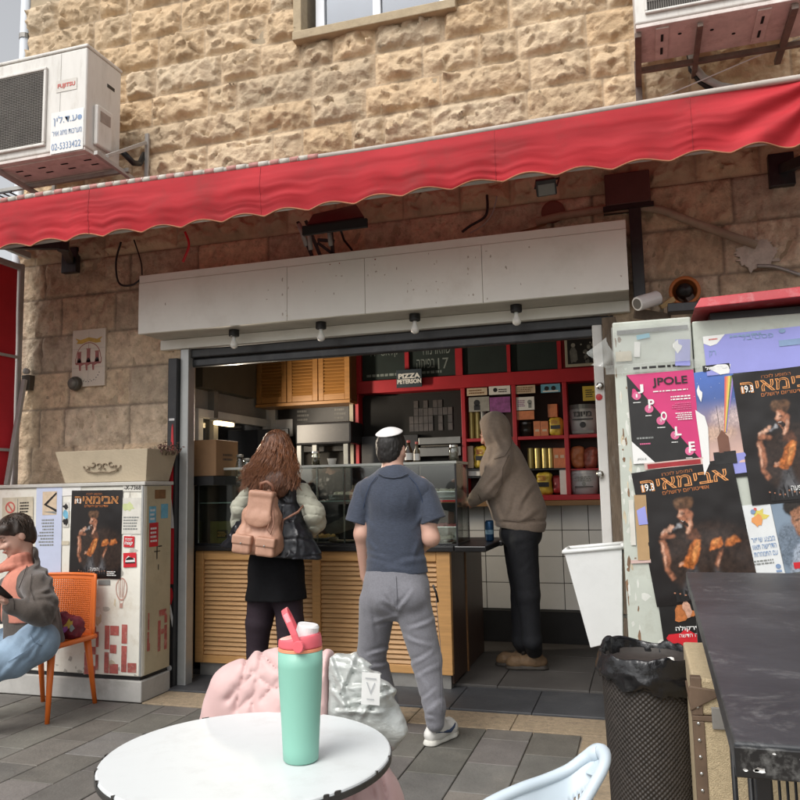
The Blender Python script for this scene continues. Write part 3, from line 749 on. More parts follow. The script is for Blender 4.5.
# plaster patch
ps = Sheet(A(728,285,4.912), (1,0,0), (0,0,1), .34, .34, .006, 3); mat('plaster', (.50,.45,.39), .95, .2, 20, bump=.6, bscale=40)
ps.poly('plaster', [(.5+(.32+.07*float(fbm(np.array([[6*math.cos(t),6*math.sin(t),2.]]),4,.7)[0]))*math.cos(t), .5+(.26+.07*float(fbm(np.array([[6*math.cos(t)+9,6*math.sin(t),2.]]),4,.7)[0]))*math.sin(t)) for t in np.linspace(0,2*math.pi,72,endpoint=False)], 3)
v_ = ps.parts['plaster'].v; o = MB().add(v_+[(x,y+.02,z) for x,y,z in v_], [tuple(range(72))]+[(i,i+72,(i+1)%72+72,(i+1)%72) for i in range(72)]).build('plaster_patch', 'plaster'); tag(o, 'ragged pale plaster patch on the brown wall at the end of the conduit', 'plaster patch')
# dark upright channel at the right end of the sign
o = MB().box(A(631,250,4.9).x, A(643,250,4.9).x, 4.84, 4.93, 2.45, 3.05).build('cable_channel', 'black_metal', bevel=.004); tag(o, 'dark upright cable channel at the right end of the white sign', 'cable channel')
# camera
cc = thing('security_camera', 'small white security camera on the wall beside the sign', 'security camera', A(645,302,4.6))
a, b = A(637,304,4.52), A(657,298,4.62); d = (b-a).normalized()
MB().tube([a, a+(b-a)*.12, b], [.040,.042,.042], 18).build('body', mat('cam_white', (.6,.6,.58), .35, .05), cc, bevel=.003)
s = MB(); s.lathe([(.030,0),(.030,-.001),(0,-.0015)], (0,0,0), 18, 'y'); R = Vector((0,1,0)).rotation_difference(d).to_matrix()
s.v = [tuple(a - d*.0015 + R@Vector(q)) for q in s.v]; s.build('lens', 'black', cc)
MB().tube([b, b+Vector((.03,.1,-.02)), b+Vector((.03,.3,-.02))], .012, 8).build('arm', 'dull_steel', cc)
# orange siren and the litter behind the kiosk roof
sr = thing('alarm_siren', 'rusty orange round alarm horn fixed to the wall above the red roof', 'siren', A(681,292,4.85))
p = Vector(ORG[sr.name])
s = MB(); s.lathe([(.03,-.10),(.06,-.06),(.085,0),(.088,.02),(.07,.02)], p+Vector((.02,0,0)), 24, 'y', caps=False); s.build('horn', mat('rusty_orange', (.42,.13,.03), .6, .3, 10, dirt=.4), sr, smooth=True, solid=.006)
MB().lathe([(0,.0),(.05,.0),(.03,.05),(0,.06)], p+Vector((.02,-.01,0)), 18, 'y').build('driver', 'black', sr, smooth=True)
MB().bar(p+Vector((.03,.0,-.02)), p+Vector((.10,.02,-.14)), .05, .05).build('bracket', 'wood_dark', sr)
def junk(name, px, py, Y, sz, m_, label, cat, rot):
    R = Matrix.Rotation(rot[0],3,'X')@Matrix.Rotation(rot[1],3,'Y')@rotz(rot[2])
    o = MB().obox(A(px,py,Y), sz, R).build(name, m_, None, bevel=.004); tag(o, label, cat)
junk('wood_scrap', 667, 303, 4.72, (.09,.05,.03), mat('scrap', (.45,.30,.14), .8, .2, 9), 'pale broken wood scrap beside the security camera', 'wood scrap', (.3,-.5,.2))
junk('metal_bracket', 690, 308, 4.6, (.24,.1,.05), 'black_metal', 'dark metal bracket lying behind the red kiosk roof', 'bracket', (0,.02,0))
junk('cloth_rag', 652, 316, 4.7, (.2,.08,.06), mat('rag', (.10,.075,.055), .9, .3, 12), 'dirty brown rag stuffed under the security camera', 'rag', (.2,.25,.1))

# ------------------------------------------------------------------ air conditioners
def text_on(sheet, m_, t, a0, a1, b0, b1, **k): sheet.text(m_, t, a0, a1, b0, b1, **k)
mat('print_red', (.55,.12,.1), .6, .2); mat('print_blue', (.20,.29,.45), .6, .2); mat('fan_dark', (.05,.043,.036), .7, .3, 6); mat('mesh_metal', (.18,.165,.145), .6, .2, 8)
mat('sticker_white', (.74,.74,.72), .5, .06, 6, dirt=.25)
ac = thing('air_conditioner', 'dirty white outdoor air conditioner unit with a lettered sticker at upper left', 'air conditioner', (-4.1, 4.3, 3.72))
x0, x1, y0, y1, z0, z1 = -4.46, -3.575, 4.30, 4.66, 3.735, 4.50
y0 = 4.28
MB().box(x0,x1,y0,y1,z0+.02,z1-.012).build('casing', 'ac_white', ac, bevel=.014, seg=3)
MB().box(x0-.006,x1+.006,y0-.006,y1+.006,z1-.012,z1+.012).build('top_cover', 'ac_white', ac, bevel=.008)
MB().box(x0+.004,x1-.004,y0+.004,y1-.004,z0-.004,z0+.018).build('base_pan', 'ac_under', ac, bevel=.003)
gx0, gx1, gz0, gz1 = x0+.03, -3.80, at(47,146,Y=y0).z, at(47,68,Y=y0).z
gx1 = at(47,110,Y=y0).x
s = MB(); fr = .022
for (a,b,c,d) in ((gx0,gx1,gz0,gz0+fr),(gx0,gx1,gz1-fr,gz1),(gx0,gx0+fr,gz0+fr,gz1-fr),(gx1-fr,gx1,gz0+fr,gz1-fr)): s.box(a,b,y0-.022,y0-.0005,c,d)
s.build('grille_frame', 'ac_white', ac, bevel=.006)
MB().box(gx0+fr,gx1-fr,y0-.004,y0-.001,gz0+fr,gz1-fr).build('fan_recess', 'fan_dark', ac)
s = MB(); z = gz0+fr+.006
while z < gz1-fr-.004: s.box(gx0+fr,gx1-fr,y0-.018,y0-.0145,z,z+.0035); z += .0125
x = gx0+fr+.01
while x < gx1-fr-.004: s.box(x,x+.003,y0-.0144,y0-.012,gz0+fr,gz1-fr); x += .022
s.build('grille', 'mesh_metal', ac)
o = MB().box(-3.795,-3.793,y0-.002,y0+.001,z0+.03,z1-.02).build('panel_seam', 'dull_steel', ac)
sx, sz = at(50,155,Y=y0-.003), at(84,106,Y=y0-.003)
L_ = Sheet((sx.x,y0-.003,at(60,153,Y=y0).z), (1,0,0), (0,0,1), sz.x-sx.x, at(70,109,Y=y0).z-at(60,152,Y=y0).z, 0)
L_.rect('sticker_white', 0,1,0,1,0); L_.text('print_blue', heb('ע.ד.לין'), .08,.80,.66,.90); L_.text('print_blue', heb('מערכות מיזוג אויר'), .05,.95,.42,.54)
L_.text('print_blue', '02-5333422', .04,.93,.08,.24); L_.disc('print_blue', .88,.78,.07,1); L_.finish(ac, {'sticker_white':'sticker','print_blue':'lettering'})
a, b = at(56,93,Y=y0-.003), at(77,77,Y=y0-.003)
L_ = Sheet((a.x,y0-.003,a.z), (1,0,0), (0,0,1), b.x-a.x, b.z-a.z, 0); mat('badge', (.58,.55,.5), .4, .1); L_.rect('badge',0,1,0,1,0); L_.text('print_red', 'FUJITSU', .08,.92,.25,.7, bold=.03); L_.finish(ac, {'badge':'badge','print_red':'lettering'})
# side details
s = MB(); s.box(x1+.0005,x1+.003,4.50,4.58,4.30,4.325); s.build('side_handle', 'black', ac)
MB().box(x1+.0005,x1+.035,4.36,4.53,3.80,4.10).build('valve_cover', 'ac_white', ac, bevel=.012); MB().box(x1+.0352,x1+.037,4.39,4.50,3.98,4.06).build('rating_plate', mat('rate', (.30,.25,.22), .6, .2, 20), ac)
s = MB()
for k,yy in ((0,4.33),(1,4.62)):
    s.box(x0+.05,x1-.03,yy,yy+.05,z0-.012,z0-.005)
s.split('base_rail', 'ac_under', ac, bevel=.002)
s = MB()
for xx in (-4.3,-4.1,-3.9,-3.7):
    for yy in (4.42,4.5): s.box(xx,xx+.06,yy,yy+.014,z0-.0075,z0-.005)
s.split('drain_slot', 'black_matt', ac)
def bracket(xs, z, zf, yf, label):
    t = thing('wall_bracket', label, 'bracket', (xs[0], 4.9, z))
    s = MB()
    for x in xs:
        s.bar((x,4.88,z-.02), (x,yf,z-.02), .03, .03); s.bar((x,4.88,zf), (x,yf+.10,z-.045), .026, .026); s.box(x-.018,x+.018,4.86,4.885,zf-.05,z+.14)
    s.build('arm', 'frame_grey', t, bevel=.002)
    MB().bar((xs[0]-.3,4.75,z-.018), (xs[-1]+.04,4.75,z-.018), .03, .025).build('cross_rail', 'dull_steel', t)
    return t
t = thing('wall_bracket', 'slim grey steel bracket carrying the lettered air conditioner', 'bracket', (-3.5,4.9,3.7))
s = MB()
for x in (-3.50,-4.36):
    s.bar((x,4.87,3.66),(x,4.30,3.705),.03,.03); s.bar((x,4.86,4.02),(x,4.42,3.73),.024,.024) if x > -4 else None; s.bar((x,4.88,3.62),(x,4.88,4.10),.03,.02)
s.split('arm', 'frame_grey', t, bevel=.002); MB().bar((-4.7,4.62,3.70),(-3.46,4.62,3.70),.028,.028).build('cross_rail', 'dull_steel', t)
MB().tube([(-3.54,4.64,3.86),(-3.50,4.72,3.80),(-3.52,4.82,3.84),(-3.54,4.9,3.95)], .022, 8).build('pipe', 'black', t, smooth=True)
s = MB()
for i in range(7): s.bar((-4.75+i*.06,4.45,3.60),(-4.75+i*.06,4.88,3.60),.008,.008)
s.bar((-4.8,4.45,3.60),(-4.36,4.45,3.60),.012,.012); s.bar((-4.8,4.65,3.60),(-4.36,4.65,3.60),.012,.012); s.build('wire_tray', 'black_metal', t)
# the second unit, upper right, seen from below
a2 = thing('air_conditioner', 'white outdoor air conditioner at upper right, seen from below, without lettering', 'air conditioner', (.55,4.3,3.9))
x0, x1, y0, y1, z0, z1 = .092, 1.02, 4.27, 4.66, 3.865, 4.55
MB().box(x0,x1,y0,y1,z0+.02,z1).build('casing', 'ac_white', a2, bevel=.012, seg=3)
MB().box(x0+.003,x1-.003,y0+.004,y1-.003,z0-.004,z0+.018).build('base_pan', 'ac_under', a2, bevel=.003)
MB().box(x0+.07,.75,y0-.003,y0-.0008,3.945,4.5).build('fan_recess', 'fan_dark', a2)
s = MB(); fr = .014
for (a,b,c,d) in ((x0+.055,.76,3.93,3.945),(x0+.055,x0+.069,3.946,4.5),(.746,.76,3.946,4.5)): s.box(a,b,y0-.018,y0-.0005,c,d)
s.build('grille_frame', 'ac_white', a2, bevel=.005)
s = MB(); x = x0+.08
while x < .74: s.box(x,x+.003,y0-.014,y0-.011,3.946,4.5); x += .012
for z in (4.0,4.08): s.box(x0+.07,.745,y0-.0105,y0-.008,z,z+.005)
s.build('grille', 'mesh_metal', a2)
s = MB()
for xx in (.2,.72): s.box(xx,xx+.07,y0+.03,y1-.03,z0-.014,z0-.005)
s.split('base_rail', 'ac_under', a2, bevel=.002)
s = MB()
for xx in (.228,.748):
    for yy in (4.36,4.5): s.box(xx,xx+.014,yy,yy+.07,z0-.017,z0-.0145)
for xx,yy in ((.33,4.4),(.5,4.42),(.62,4.5)): s.lathe([(.011,-.006),(0,-.0065)],(xx,yy,z0),10)
s.split('drain_slot', 'black_matt', a2)
t = thing('wall_bracket', 'rusty dark steel bracket under the unlettered air conditioner', 'bracket', (.1,4.8,3.8))
s = MB(); mat('rusty', (.16,.12,.10), .75, .3, 10, dirt=.5, dcol=(.3,.16,.08), dscale=8)
s.bar((.105,4.30,3.84),(.105,4.88,3.84),.035,.03); s.bar((.43,4.30,3.835),(.43,4.88,3.835),.03,.025); s.bar((.9,4.30,3.84),(.9,4.88,3.84),.035,.03); s.bar((.09,4.70,3.838),(1.0,4.70,3.838),.03,.03)
s.box(.085,.125,4.87,4.90,3.52,4.0); s.split('arm', 'rusty', t, bevel=.002)
MB().box(.078,.122,4.855,4.868,3.50,3.58).build('foot_plate', 'rusty', t)
pts = [at(x,y,Y=4.82) for x,y in ((691,52),(694,66),(704,78),(720,86),(745,90))]
o = MB().tube(pts, .022, 10).build('refrigerant_pipe', 'frame_grey', None, smooth=True); tag(o, 'thick pale insulated pipe curving down from the right air conditioner', 'pipe')
pts = [at(x,y,Y=4.86) for x,y in ((689,54),(691,70),(700,82),(712,90))]
o = MB().tube(pts, .016, 10).build('refrigerant_pipe', 'black', None, smooth=True); tag(o, 'thinner black pipe curving down behind the pale one', 'pipe')
o = MB().tube([at(660,98,Y=4.83), at(800,38,Y=4.7)], .004, 6).build('washing_line', 'sticker_white'); tag(o, 'taut pale cord strung above the right end of the awning', 'cord')
# ------------------------------------------------------------------ the shop counter
CY = 5.18
ct = thing('shop_counter', 'pale louvred wood shop counter with a black top', 'counter', (-2.2, CY, .03))
cx0, cx1 = at(194.5,668,Y=CY).x, at(453,680,Y=CY).x
zt, zb = .915, .105
mids = [cx0, at(203,600,Y=CY).x, at(312,600,Y=CY).x, at(320,600,Y=CY).x, at(437,600,Y=CY).x, cx1]
fr = MB(); D = .05
for a, b in ((mids[0],mids[1]),(mids[2],mids[3]),(mids[4],mids[5])): fr.box(a,b,CY,CY+D,zb,zt)
for a, b in ((mids[1],mids[2]),(mids[3],mids[4])): fr.box(a+.001,b-.001,CY+.002,CY+D,zt-.065,zt); fr.box(a+.001,b-.001,CY+.002,CY+D,zb,zb+.055)
fr.build('frame', 'wood_light', ct, bevel=.004)
for a, b in ((mids[1],mids[2]),(mids[3],mids[4])):
    s = MB(); z = zb+.058; st = .0325
    while z < zt-.07-st*.5:
        R = Matrix.Rotation(-.62,3,'X'); s.obox(((a+b)/2, CY+.024, z+st*.5), (b-a-.004, .009, st*1.18), R); z += st
    s.build('louvre_panel', 'wood_slat', ct, bevel=.0015)
    MB().box(a,b,CY+.045,CY+.05,zb+.03,zt-.03).build('backing', 'wood_mid', ct)
MB().box(cx0+.03,cx1-.02,CY+.03,CY+.42,.012,zb-.002).build('plinth', 'dull_steel', ct)
MB().box(cx1-.028,cx1-.003,CY+.052,CY+.46,.04,zt).build('side_panel', 'wood_dark', ct, bevel=.003)
MB().box(cx1-.02,cx1+.005,CY+.47,CY+.50,.03,zt).build('edge_strip', 'wood_mid', ct)
MB().box(cx1-.07,cx1-.02,CY+.51,6.35,.03,zt).build('side_panel', 'wood_dark', ct, bevel=.003)
MB().box(cx0-.04,cx1+.035,CY-.03,CY+.5,zt+.002,zt+.042).build('countertop', 'counter_black', ct, bevel=.008, seg=3)
MB().box(-1.45,-1.0,CY+.503,6.05,zt+.002,zt+.042).build('side_countertop', 'counter_black', ct, bevel=.008)
MB().box(cx1+.036,-1.02,CY-.02,CY+.502,zt+.002,zt+.042).build('end_countertop', 'counter_black', ct, bevel=.008)
# ------------------------------------------------------------------ glass display case
TZ = zt+.042
gx0, gx1, gxm, gy0, gy1, gz1 = at(197,500,Y=5.22).x, -1.222, at(316,500,Y=5.22).x, 5.22, 5.60, 1.525
gc = thing('display_case', 'long glass display case on the counter with steel edges', 'display case', (-2.2, gy0, TZ))
f = MB(); e = .011
for x in (gx0, gx1-e): 
    f.box(x,x+e,gy0,gy0+e,TZ+.012,gz1-.012); f.box(x,x+e,gy1-e,gy1,TZ+.012,gz1-.012)
for y in (gy0, gy1-e): f.box(gx0,gx1,y,y+e,TZ,TZ+.011)
for x in (gx0, gx1-e): f.box(x,x+e,gy0+e,gy1-e,TZ,TZ+.011)
f.build('frame', 'black_metal', gc)
s = MB(); s.box(gx0-.004,gx1+.004,gy0-.004,gy0+.018,gz1-.011,gz1+.006); s.box(gx0-.004,gx1+.004,gy1-.018,gy1+.004,gz1-.011,gz1+.006); s.box(gx1-.014,gx1+.004,gy0+.0185,gy1-.0185,gz1-.011,gz1+.006); s.box(gx0-.004,gx0+.014,gy0+.0185,gy1-.0185,gz1-.011,gz1+.006)
s.build('top_trim', mat('trim', (.50,.52,.48), .35, .1, 6), gc)
s = MB()
for px in (343,316): x = at(px,500,Y=gy0).x; s.box(x-.006,x+.006,gy0+.02,gy0+.032,TZ+.012,gz1-.012)
s.split('post', 'bright_steel', gc)
MB().box(gx0+.012,gx1-.012,gy0+.002,gy0+.007,TZ+.013,gz1-.013).build('front_pane', 'glass', gc)
MB().box(gx1-.008,gx1-.003,gy0+.013,gy1-.013,TZ+.013,gz1-.013).build('side_pane', 'glass', gc); MB().box(gx0+.003,gx0+.008,gy0+.013,gy1-.013,TZ+.013,gz1-.013).build('side_pane', 'glass', gc)
MB().box(gx0+.002,gx1-.002,gy0+.0185,gy1-.0185,gz1-.004,gz1+.002).build('top_pane', 'glass', gc)
mat('shelf_edge', (.30,.42,.38), .2, .1)
MB().box(gx0+.012,gx1-.012,gy0+.03,gy1-.02,1.265,1.271).build('glass_shelf', 'glass', gc)
MB().box(gx0+.012,gx1-.012,gy0+.026,gy0+.0299,1.264,1.272).build('shelf_lip', 'shelf_edge', gc)
s = MB().box(gxm+.06,gx1-.03,gy1-.10,gy1-.095,TZ+.02,1.24); s.build('back_panel', 'black', gc)
MB().box(at(372,500,Y=gy0).x,gx1-.05,gy0+.04,gy1-.06,TZ+.001,TZ+.016).build('base_tray', 'bright_steel', gc)
# food in the case
food = {}
mat('cheese', (.62,.36,.08), .5, .25, 30, bump=.4); mat('pinkfood', (.45,.13,.14), .5, .3, 40, bump=.5); mat('greenfood', (.16,.2,.06), .5, .3, 40, bump=.5); mat('whitefood', (.66,.62,.52), .5, .1, 20, bump=.3)
mat('pan', (.30,.19,.10), .55, .25, 8)
def tray(px, py, Y, wd, dp, col, label, h=.03, shelf=None):
    p = at(px,py,Y=Y); z = shelf if shelf else TZ+.018
    t = thing('food_tray', label, 'tray', (p.x, Y, z), 'food trays in the glass case')
    s = MB(); s.hexa([(p.x-wd*.46,Y-dp*.45,z+.002),(p.x+wd*.46,Y-dp*.45,z+.002),(p.x+wd*.46,Y+dp*.45,z+.002),(p.x-wd*.46,Y+dp*.45,z+.002)],
                     [(p.x-wd*.5,Y-dp*.5,z+h),(p.x+wd*.5,Y-dp*.5,z+h),(p.x+wd*.5,Y+dp*.5,z+h),(p.x-wd*.5,Y+dp*.5,z+h)])
    s.build('pan', 'bright_steel', t, bevel=.004)
    R_ = random.Random(int(px)); s = MB()
    for i in range(26): s.sphere((p.x+R_.uniform(-.42,.42)*wd, Y+R_.uniform(-.4,.4)*dp, z+h+.003), (R_.uniform(.015,.035),R_.uniform(.012,.03),R_.uniform(.008,.02)), 8, 6)
    s.build('food', col, t, smooth=True); return t
tray(315,543,5.36,.30,.20,'cheese','steel tray of golden pizza slices on the counter behind the woman in the vest')
tray(345,497,5.42,.20,.18,'whitefood','white filled tray on the glass shelf left of the man in the blue shirt',.04,1.273)
tray(446,497,5.40,.22,.2,'whitefood','white filled tray on the glass shelf right of the man in the blue shirt',.05,1.273)
tray(449,517,5.46,.18,.14,'pinkfood','tray of pink food low in the right end of the case',.10)
tray(436,541,5.36,.24,.18,'whitefood','flat pale tray at the bottom of the case, right end',.02)
pl = thing('pizza_plate', 'round pale plate at the bottom of the glass case', 'plate', (at(345,546,Y=5.40).x, 5.40, TZ)); p = Vector(ORG[pl.name])
MB().lathe([(0,.014),(.09,.014),(.135,.022),(.14,.026),(.13,.020),(.09,.009),(0,.009)], p, 28).build('plate', mat('plate_tan', (.46,.36,.26), .5, .1), pl, smooth=True)
bx = thing('cake_box', 'dark patterned carton low in the left end of the case', 'box', (at(222,528,Y=5.4).x, 5.4, TZ)); p = Vector(ORG[bx.name])
MB().box(p.x-.07,p.x+.14,5.34,5.5,TZ+.001,TZ+.17).build('carton', mat('olive', (.16,.15,.04), .5, .3, 14), bx, bevel=.004)
L_ = Sheet((p.x-.07,5.339,TZ), (1,0,0),(0,0,1),.21,.17,0); L_.rect('black',.3,.75,.25,.6,1); L_.lines('cheese',.33,.72,.3,.55,3,2); L_.finish(bx, {'black':'label_field','cheese':'lettering'})
# things on top of the case and counter
cu = thing('paper_cup', 'white tapered cup on top of the glass case', 'cup', (at(332,462,Y=5.42).x, 5.42, gz1+.003)); p = Vector(ORG[cu.name])
MB().lathe([(0,.0),(.025,0),(.036,.052),(.038,.054),(.034,.05),(.024,.004),(0,.004)], p, 24).build('cup', 'paper', cu, smooth=True, bevel=0)
def jar(px, Y, h, r, label, col, z):
    t = thing('jar', label, 'jar', (at(px,462,Y=Y).x, Y, z)); p = Vector(ORG[t.name])
    MB().lathe([(0,0),(r,.0),(r,h*.78),(r*.8,h*.86),(r*.8,h*.88)], p, 20).build('glass_body', 'glass', t, smooth=True)
    MB().lathe([(0,.004),(r*.9,.004),(r*.9,h*.6),(0,h*.6)], p, 18).build('contents', col, t, smooth=True)
    MB().lathe([(r*.84,h*.86),(r*.84,h),(0,h)], p, 20).build('lid', 'bright_steel', t, bevel=.002); return t
jar(454,5.45,.125,.035,'small steel lidded jar on top of the glass case',mat('grains', (.32,.29,.24), .8, .3, 60),gz1+.003)
jar(316,5.46,.115,.032,'short dark jar on top of the case next to the white cup',mat('dark_grains', (.09,.075,.045), .8, .3, 60),gz1+.003)
def bottle(px, Y, h, r, label, col, z, lab=None):
    t = thing('sauce_bottle', label, 'bottle', (at(px,462,Y=Y).x, Y, z)); p = Vector(ORG[t.name])
    MB().lathe([(0,0),(r,.0),(r,h*.55),(r*.4,h*.78),(r*.35,h*.9),(0,h*.9)], p, 18).build('body', col, t, smooth=True)
    MB().lathe([(r*.45,h*.9),(r*.45,h),(0,h)], p, 14).build('cap', 'print_red', t)
    if lab: MB().lathe([(r*1.02,h*.15),(r*1.02,h*.45)], p, 18, caps=False).build('label', lab, t, smooth=True)
mat('amber', (.05,.03,.015), .15, .2)
bottle(409,5.45,.17,.03,'dark sauce bottle with a white label beside the head of the man in the skullcap','amber',gz1+.003,'paper')
bottle(417,5.50,.16,.024,'slim sauce bottle with a pale label right of the dark one',mat('brownglass', (.12,.10,.06), .2, .2),gz1+.003,'sticker_white')
cn = thing('drink_can', 'blue drink can on the black counter top in front of the man in the hood', 'can', (at(490,545,Y=5.62).x, 5.62, TZ+.001)); p = Vector(ORG[cn.name])
MB().lathe([(0,.004),(.024,.0),(.031,.008),(.031,.135),(.026,.148),(.025,.146),(0,.144)], p, 24).build('body', mat('can_blue', (.02,.07,.16), .3, .2, 20, metal=.5), cn, smooth=True)
MB().lathe([(.0312,.05),(.0312,.08)], p, 24, caps=False).build('band', mat('can_band', (.15,.25,.33), .3, .3, 40), cn)
# ------------------------------------------------------------------ red shelving on the back wall
SY = 6.62
def SX(px): return at(px,420,Y=SY).x
def SZ(py, px=480): return at(px,py,Y=SY).z
rs = thing('red_shelving', 'tall dark red wooden shelving across the back wall of the shop', 'shelving', (-1.4, SY, 1.26))
rx0, rx1 = SX(355), -.06
zTop, zB1, zB0, zM, zBot = 2.68, SZ(374), SZ(387), SZ(440), SZ(496)
posts = [355, 461.5, 512.5, 563.5]
s = MB()
for px in posts: s.box(SX(px), SX(px)+.036, SY, IY-.02, zBot, zB0)
s.box(rx1-.03, rx1, SY, IY-.02, zBot, zB0)
s.box(rx0, rx1, SY-.004, IY-.02, zB0+.001, zB1); s.box(rx0, rx1, SY-.003, IY-.02, zBot-.045, zBot-.001)
s.build('frame', 'shelf_red', rs, bevel=.003)
s = MB()
xs_ = [SX(q) for q in posts]+[rx1-.03]
for k in (1,2,3): s.box(xs_[k]+.037, xs_[k+1]-.001, SY+.003, IY-.03, zM-.012, zM+.016)
s.build('shelf', 'shelf_red', rs, bevel=.002)
MB().box(xs_[1]+.02, rx1-.01, IY-.028, IY-.021, zBot, zB0).build('back_board', mat('shelf_back', (.035,.022,.018), .8), rs)
MB().box(rx0-.02, rx1, SY-.02, IY-.02, zBot-.09, zBot-.047).build('ledge', mat('ledge', (.24,.13,.05), .5, .2, 5, stretch=(.6,5,5)), rs, bevel=.004)
# header with chalk boards
hb = [355,362,406,410,457,464,509,512.5,560,564]
s = MB(); prev = None
for a, b in ((355,362),(406,410),(457,464),(509,512.5),(560,564)): s.box(SX(a), SX(b), SY-.002, SY+.04, zB1+.001, zTop)
s.box(rx0, rx1, SY+.041, IY-.02, zB1, zTop); s.build('header', 'shelf_red', rs)
mat('board_red', (.20,.012,.018), .6)
for i, (a, b, tx) in enumerate(((362,406,[(heb('קלאסי 11'),.2,.85,.62,.88)]),(410,457,[(heb('שווארמה'),.3,.9,.62,.9),('17',.62,.85,.2,.5),(heb('בפיתה'),.15,.55,.25,.5)]),(464,509,[]),(512.5,560,[]))):
    t = thing('chalkboard', ('leftmost menu chalkboard with faint writing high on the red shelving','menu chalkboard with two rows of writing beside the leftmost one','blank dark chalkboard left of the last one on the red header','blank dark chalkboard next to the framed picture')[i], 'chalkboard', (SX(a), SY+.02, zB1), 'chalkboards above the shelves')
    x0, x1 = SX(a)+.004, SX(b)-.004
    MB().box(x0, x1, SY+.022, SY+.034, zB1+.006, zTop-.02).build('board', 'chalkboard', t)
    L_ = Sheet((x0,SY+.0215,zB1+.006), (1,0,0),(0,0,1), x1-x0, zTop-.026-zB1, 0); L_.lift = .0005
    for q in tx: L_.text('chalk', q[0], *q[1:], lay=1)
    if i < 2: L_.lines('chalk', .1, .9, .06, .2, 1, 1, i)
    L_.finish(t, {'chalk':'chalk_writing'})
pf = thing('framed_photo', 'framed black and white group photograph at the right end of the red header', 'picture', (SX(566), SY, zB1))
a, b = at(565.5,366,Y=SY-.03), at(607,337,Y=SY-.03); zz0, zz1 = at(585,366,Y=SY-.03).z, at(585,336,Y=SY-.03).z
MB().box(a.x, b.x, SY-.03, SY-.012, zz0, zz1).build('frame', mat('frame_cream', (.34,.31,.24), .6, .15), pf, bevel=.003)
L_ = Sheet((a.x,SY-.0302,zz0),(1,0,0),(0,0,1),b.x-a.x,zz1-zz0,0); L_.lift=.0006; mat('photo_grey',(.13,.13,.12),.4,.4,18); mat('photo_light',(.30,.29,.26),.4,.2,18)
L_.rect('print_black',.06,.94,.09,.91,1); R_=random.Random(3)
for i in range(16): L_.blob('photo_grey', R_.uniform(.35,.9), R_.uniform(.15,.75), .05, .09, 2, 10, i); L_.disc('photo_light', R_.uniform(.38,.88), R_.uniform(.35,.8), .02, 3, 10)
L_.blob('photo_grey',.2,.4,.1,.28,2,12,4); L_.disc('photo_light',.2,.72,.05,3); L_.rect('photo_light',.7,.92,.78,.9,2); L_.finish(pf, {'print_black':'picture','photo_grey':'figures','photo_light':'faces'})
# pizza sign hung on the header
zs = thing('pizza_sign', 'small dark hanging sign lettered PIZZA PETERSON on the red header', 'sign', at(409,378,Y=SY-.06)); a, b = at(396.5,388,Y=SY-.06), at(421.5,368.5,Y=SY-.06)
MB().box(a.x,b.x,SY-.06,SY-.045,a.z,b.z).build('board', mat('sign_dark', (.03,.045,.06), .5, .2), zs, bevel=.002)
L_ = Sheet((a.x,SY-.0602,a.z),(1,0,0),(0,0,1),b.x-a.x,b.z-a.z,0); L_.text('sticker_white','PIZZA',.08,.95,.50,.78,bold=.05); L_.text('sticker_white','PETERSON',.04,.98,.20,.46,bold=.05); L_.finish(zs, {'sticker_white':'lettering'})
rl = MB(); rl.lathe([(.036,0),(.036,-.003),(.030,-.003),(.030,0)], at(482,379,Y=SY-.004), 28, 'y', caps=False); o = rl.build('ring_emblem', mat('ring', (.25,.16,.15), .5), None); tag(o, 'thin pale ring emblem on the red band under the chalkboards', 'emblem')
# goods on the shelves
def GX(px, Y): return at(px,430,Y=Y).x
PK = {}
def pack(kind, name, px0, px1, py0, py1, Y, col, label, group, base=None, printed=None, lid=None):
    a, b = at(px0,py1,Y=Y), at(px1,py0,Y=Y); z0 = base if base is not None else a.z; z1 = at((px0+px1)/2,py0,Y=Y).z; wd = b.x-a.x
    t = thing(name, label, kind, ((a.x+b.x)/2, Y, z0), group)
    if kind in ('box','card','tin'):
        d = .004 if kind == 'card' else .09
        MB().box(a.x,b.x,Y,Y+d,z0,z1).build('body', col, t, bevel=.002 if kind != 'card' else 0)
    elif kind == 'bag':
        s = SDF((a.x-.03,Y-.03,z0-.02),(b.x+.03,Y+.13,z1+.03),.006); c = ((a.x+b.x)/2, Y+.05, (z0+z1)/2)
        s.box(c,(wd/2,.045,(z1-z0)/2),None,.035,.01); s.disp(lambda P: .012*fbm(P*14+px0,3)); s.G[:,:,:max(0,int((z0-s.lo[2])/s.h))] = .2; s.build('body', col, t)
    elif kind == 'can':
        r = wd/2; MB().lathe([(0,0),(r,.0),(r,z1-z0-.004),(r*.93,z1-z0),(0,z1-z0)], ((a.x+b.x)/2,Y+r,z0), 20).build('body', col, t, smooth=False, bevel=.001)
    elif kind == 'tub':
        r = wd/2; MB().lathe([(0,0),(r*.88,.0),(r*.97,(z1-z0)*.86)], ((a.x+b.x)/2,Y+r,z0), 28).build('body', col, t, smooth=True)
        MB().lathe([(r,(z1-z0)*.85),(r,z1-z0),(0,z1-z0)], ((a.x+b.x)/2,Y+r,z0), 28).build('lid', lid or col, t)
    if printed:
        cy = Y-.0006 if kind != 'bag' else Y-.012
        L_ = Sheet((a.x,cy,z0),(1,0,0),(0,0,1),wd,z1-z0,0); L_.lift = .0008
        for q in printed:
            if q[0] == 'r': L_.rect(*q[1:])
            elif q[0] == 'l': L_.lines(*q[1:])
            elif q[0] == 't': L_.text(*q[1:])
            elif q[0] == 'd': L_.disc(*q[1:])
        L_.finish(t)
    return t
mat('yel', (.60,.43,.05), .4, .15, 12); mat('ora', (.58,.19,.07), .45, .25, 16); mat('gold', (.50,.40,.14), .3, .2, 10, metal=.5); mat('redpack', (.30,.025,.03), .4, .2, 12)
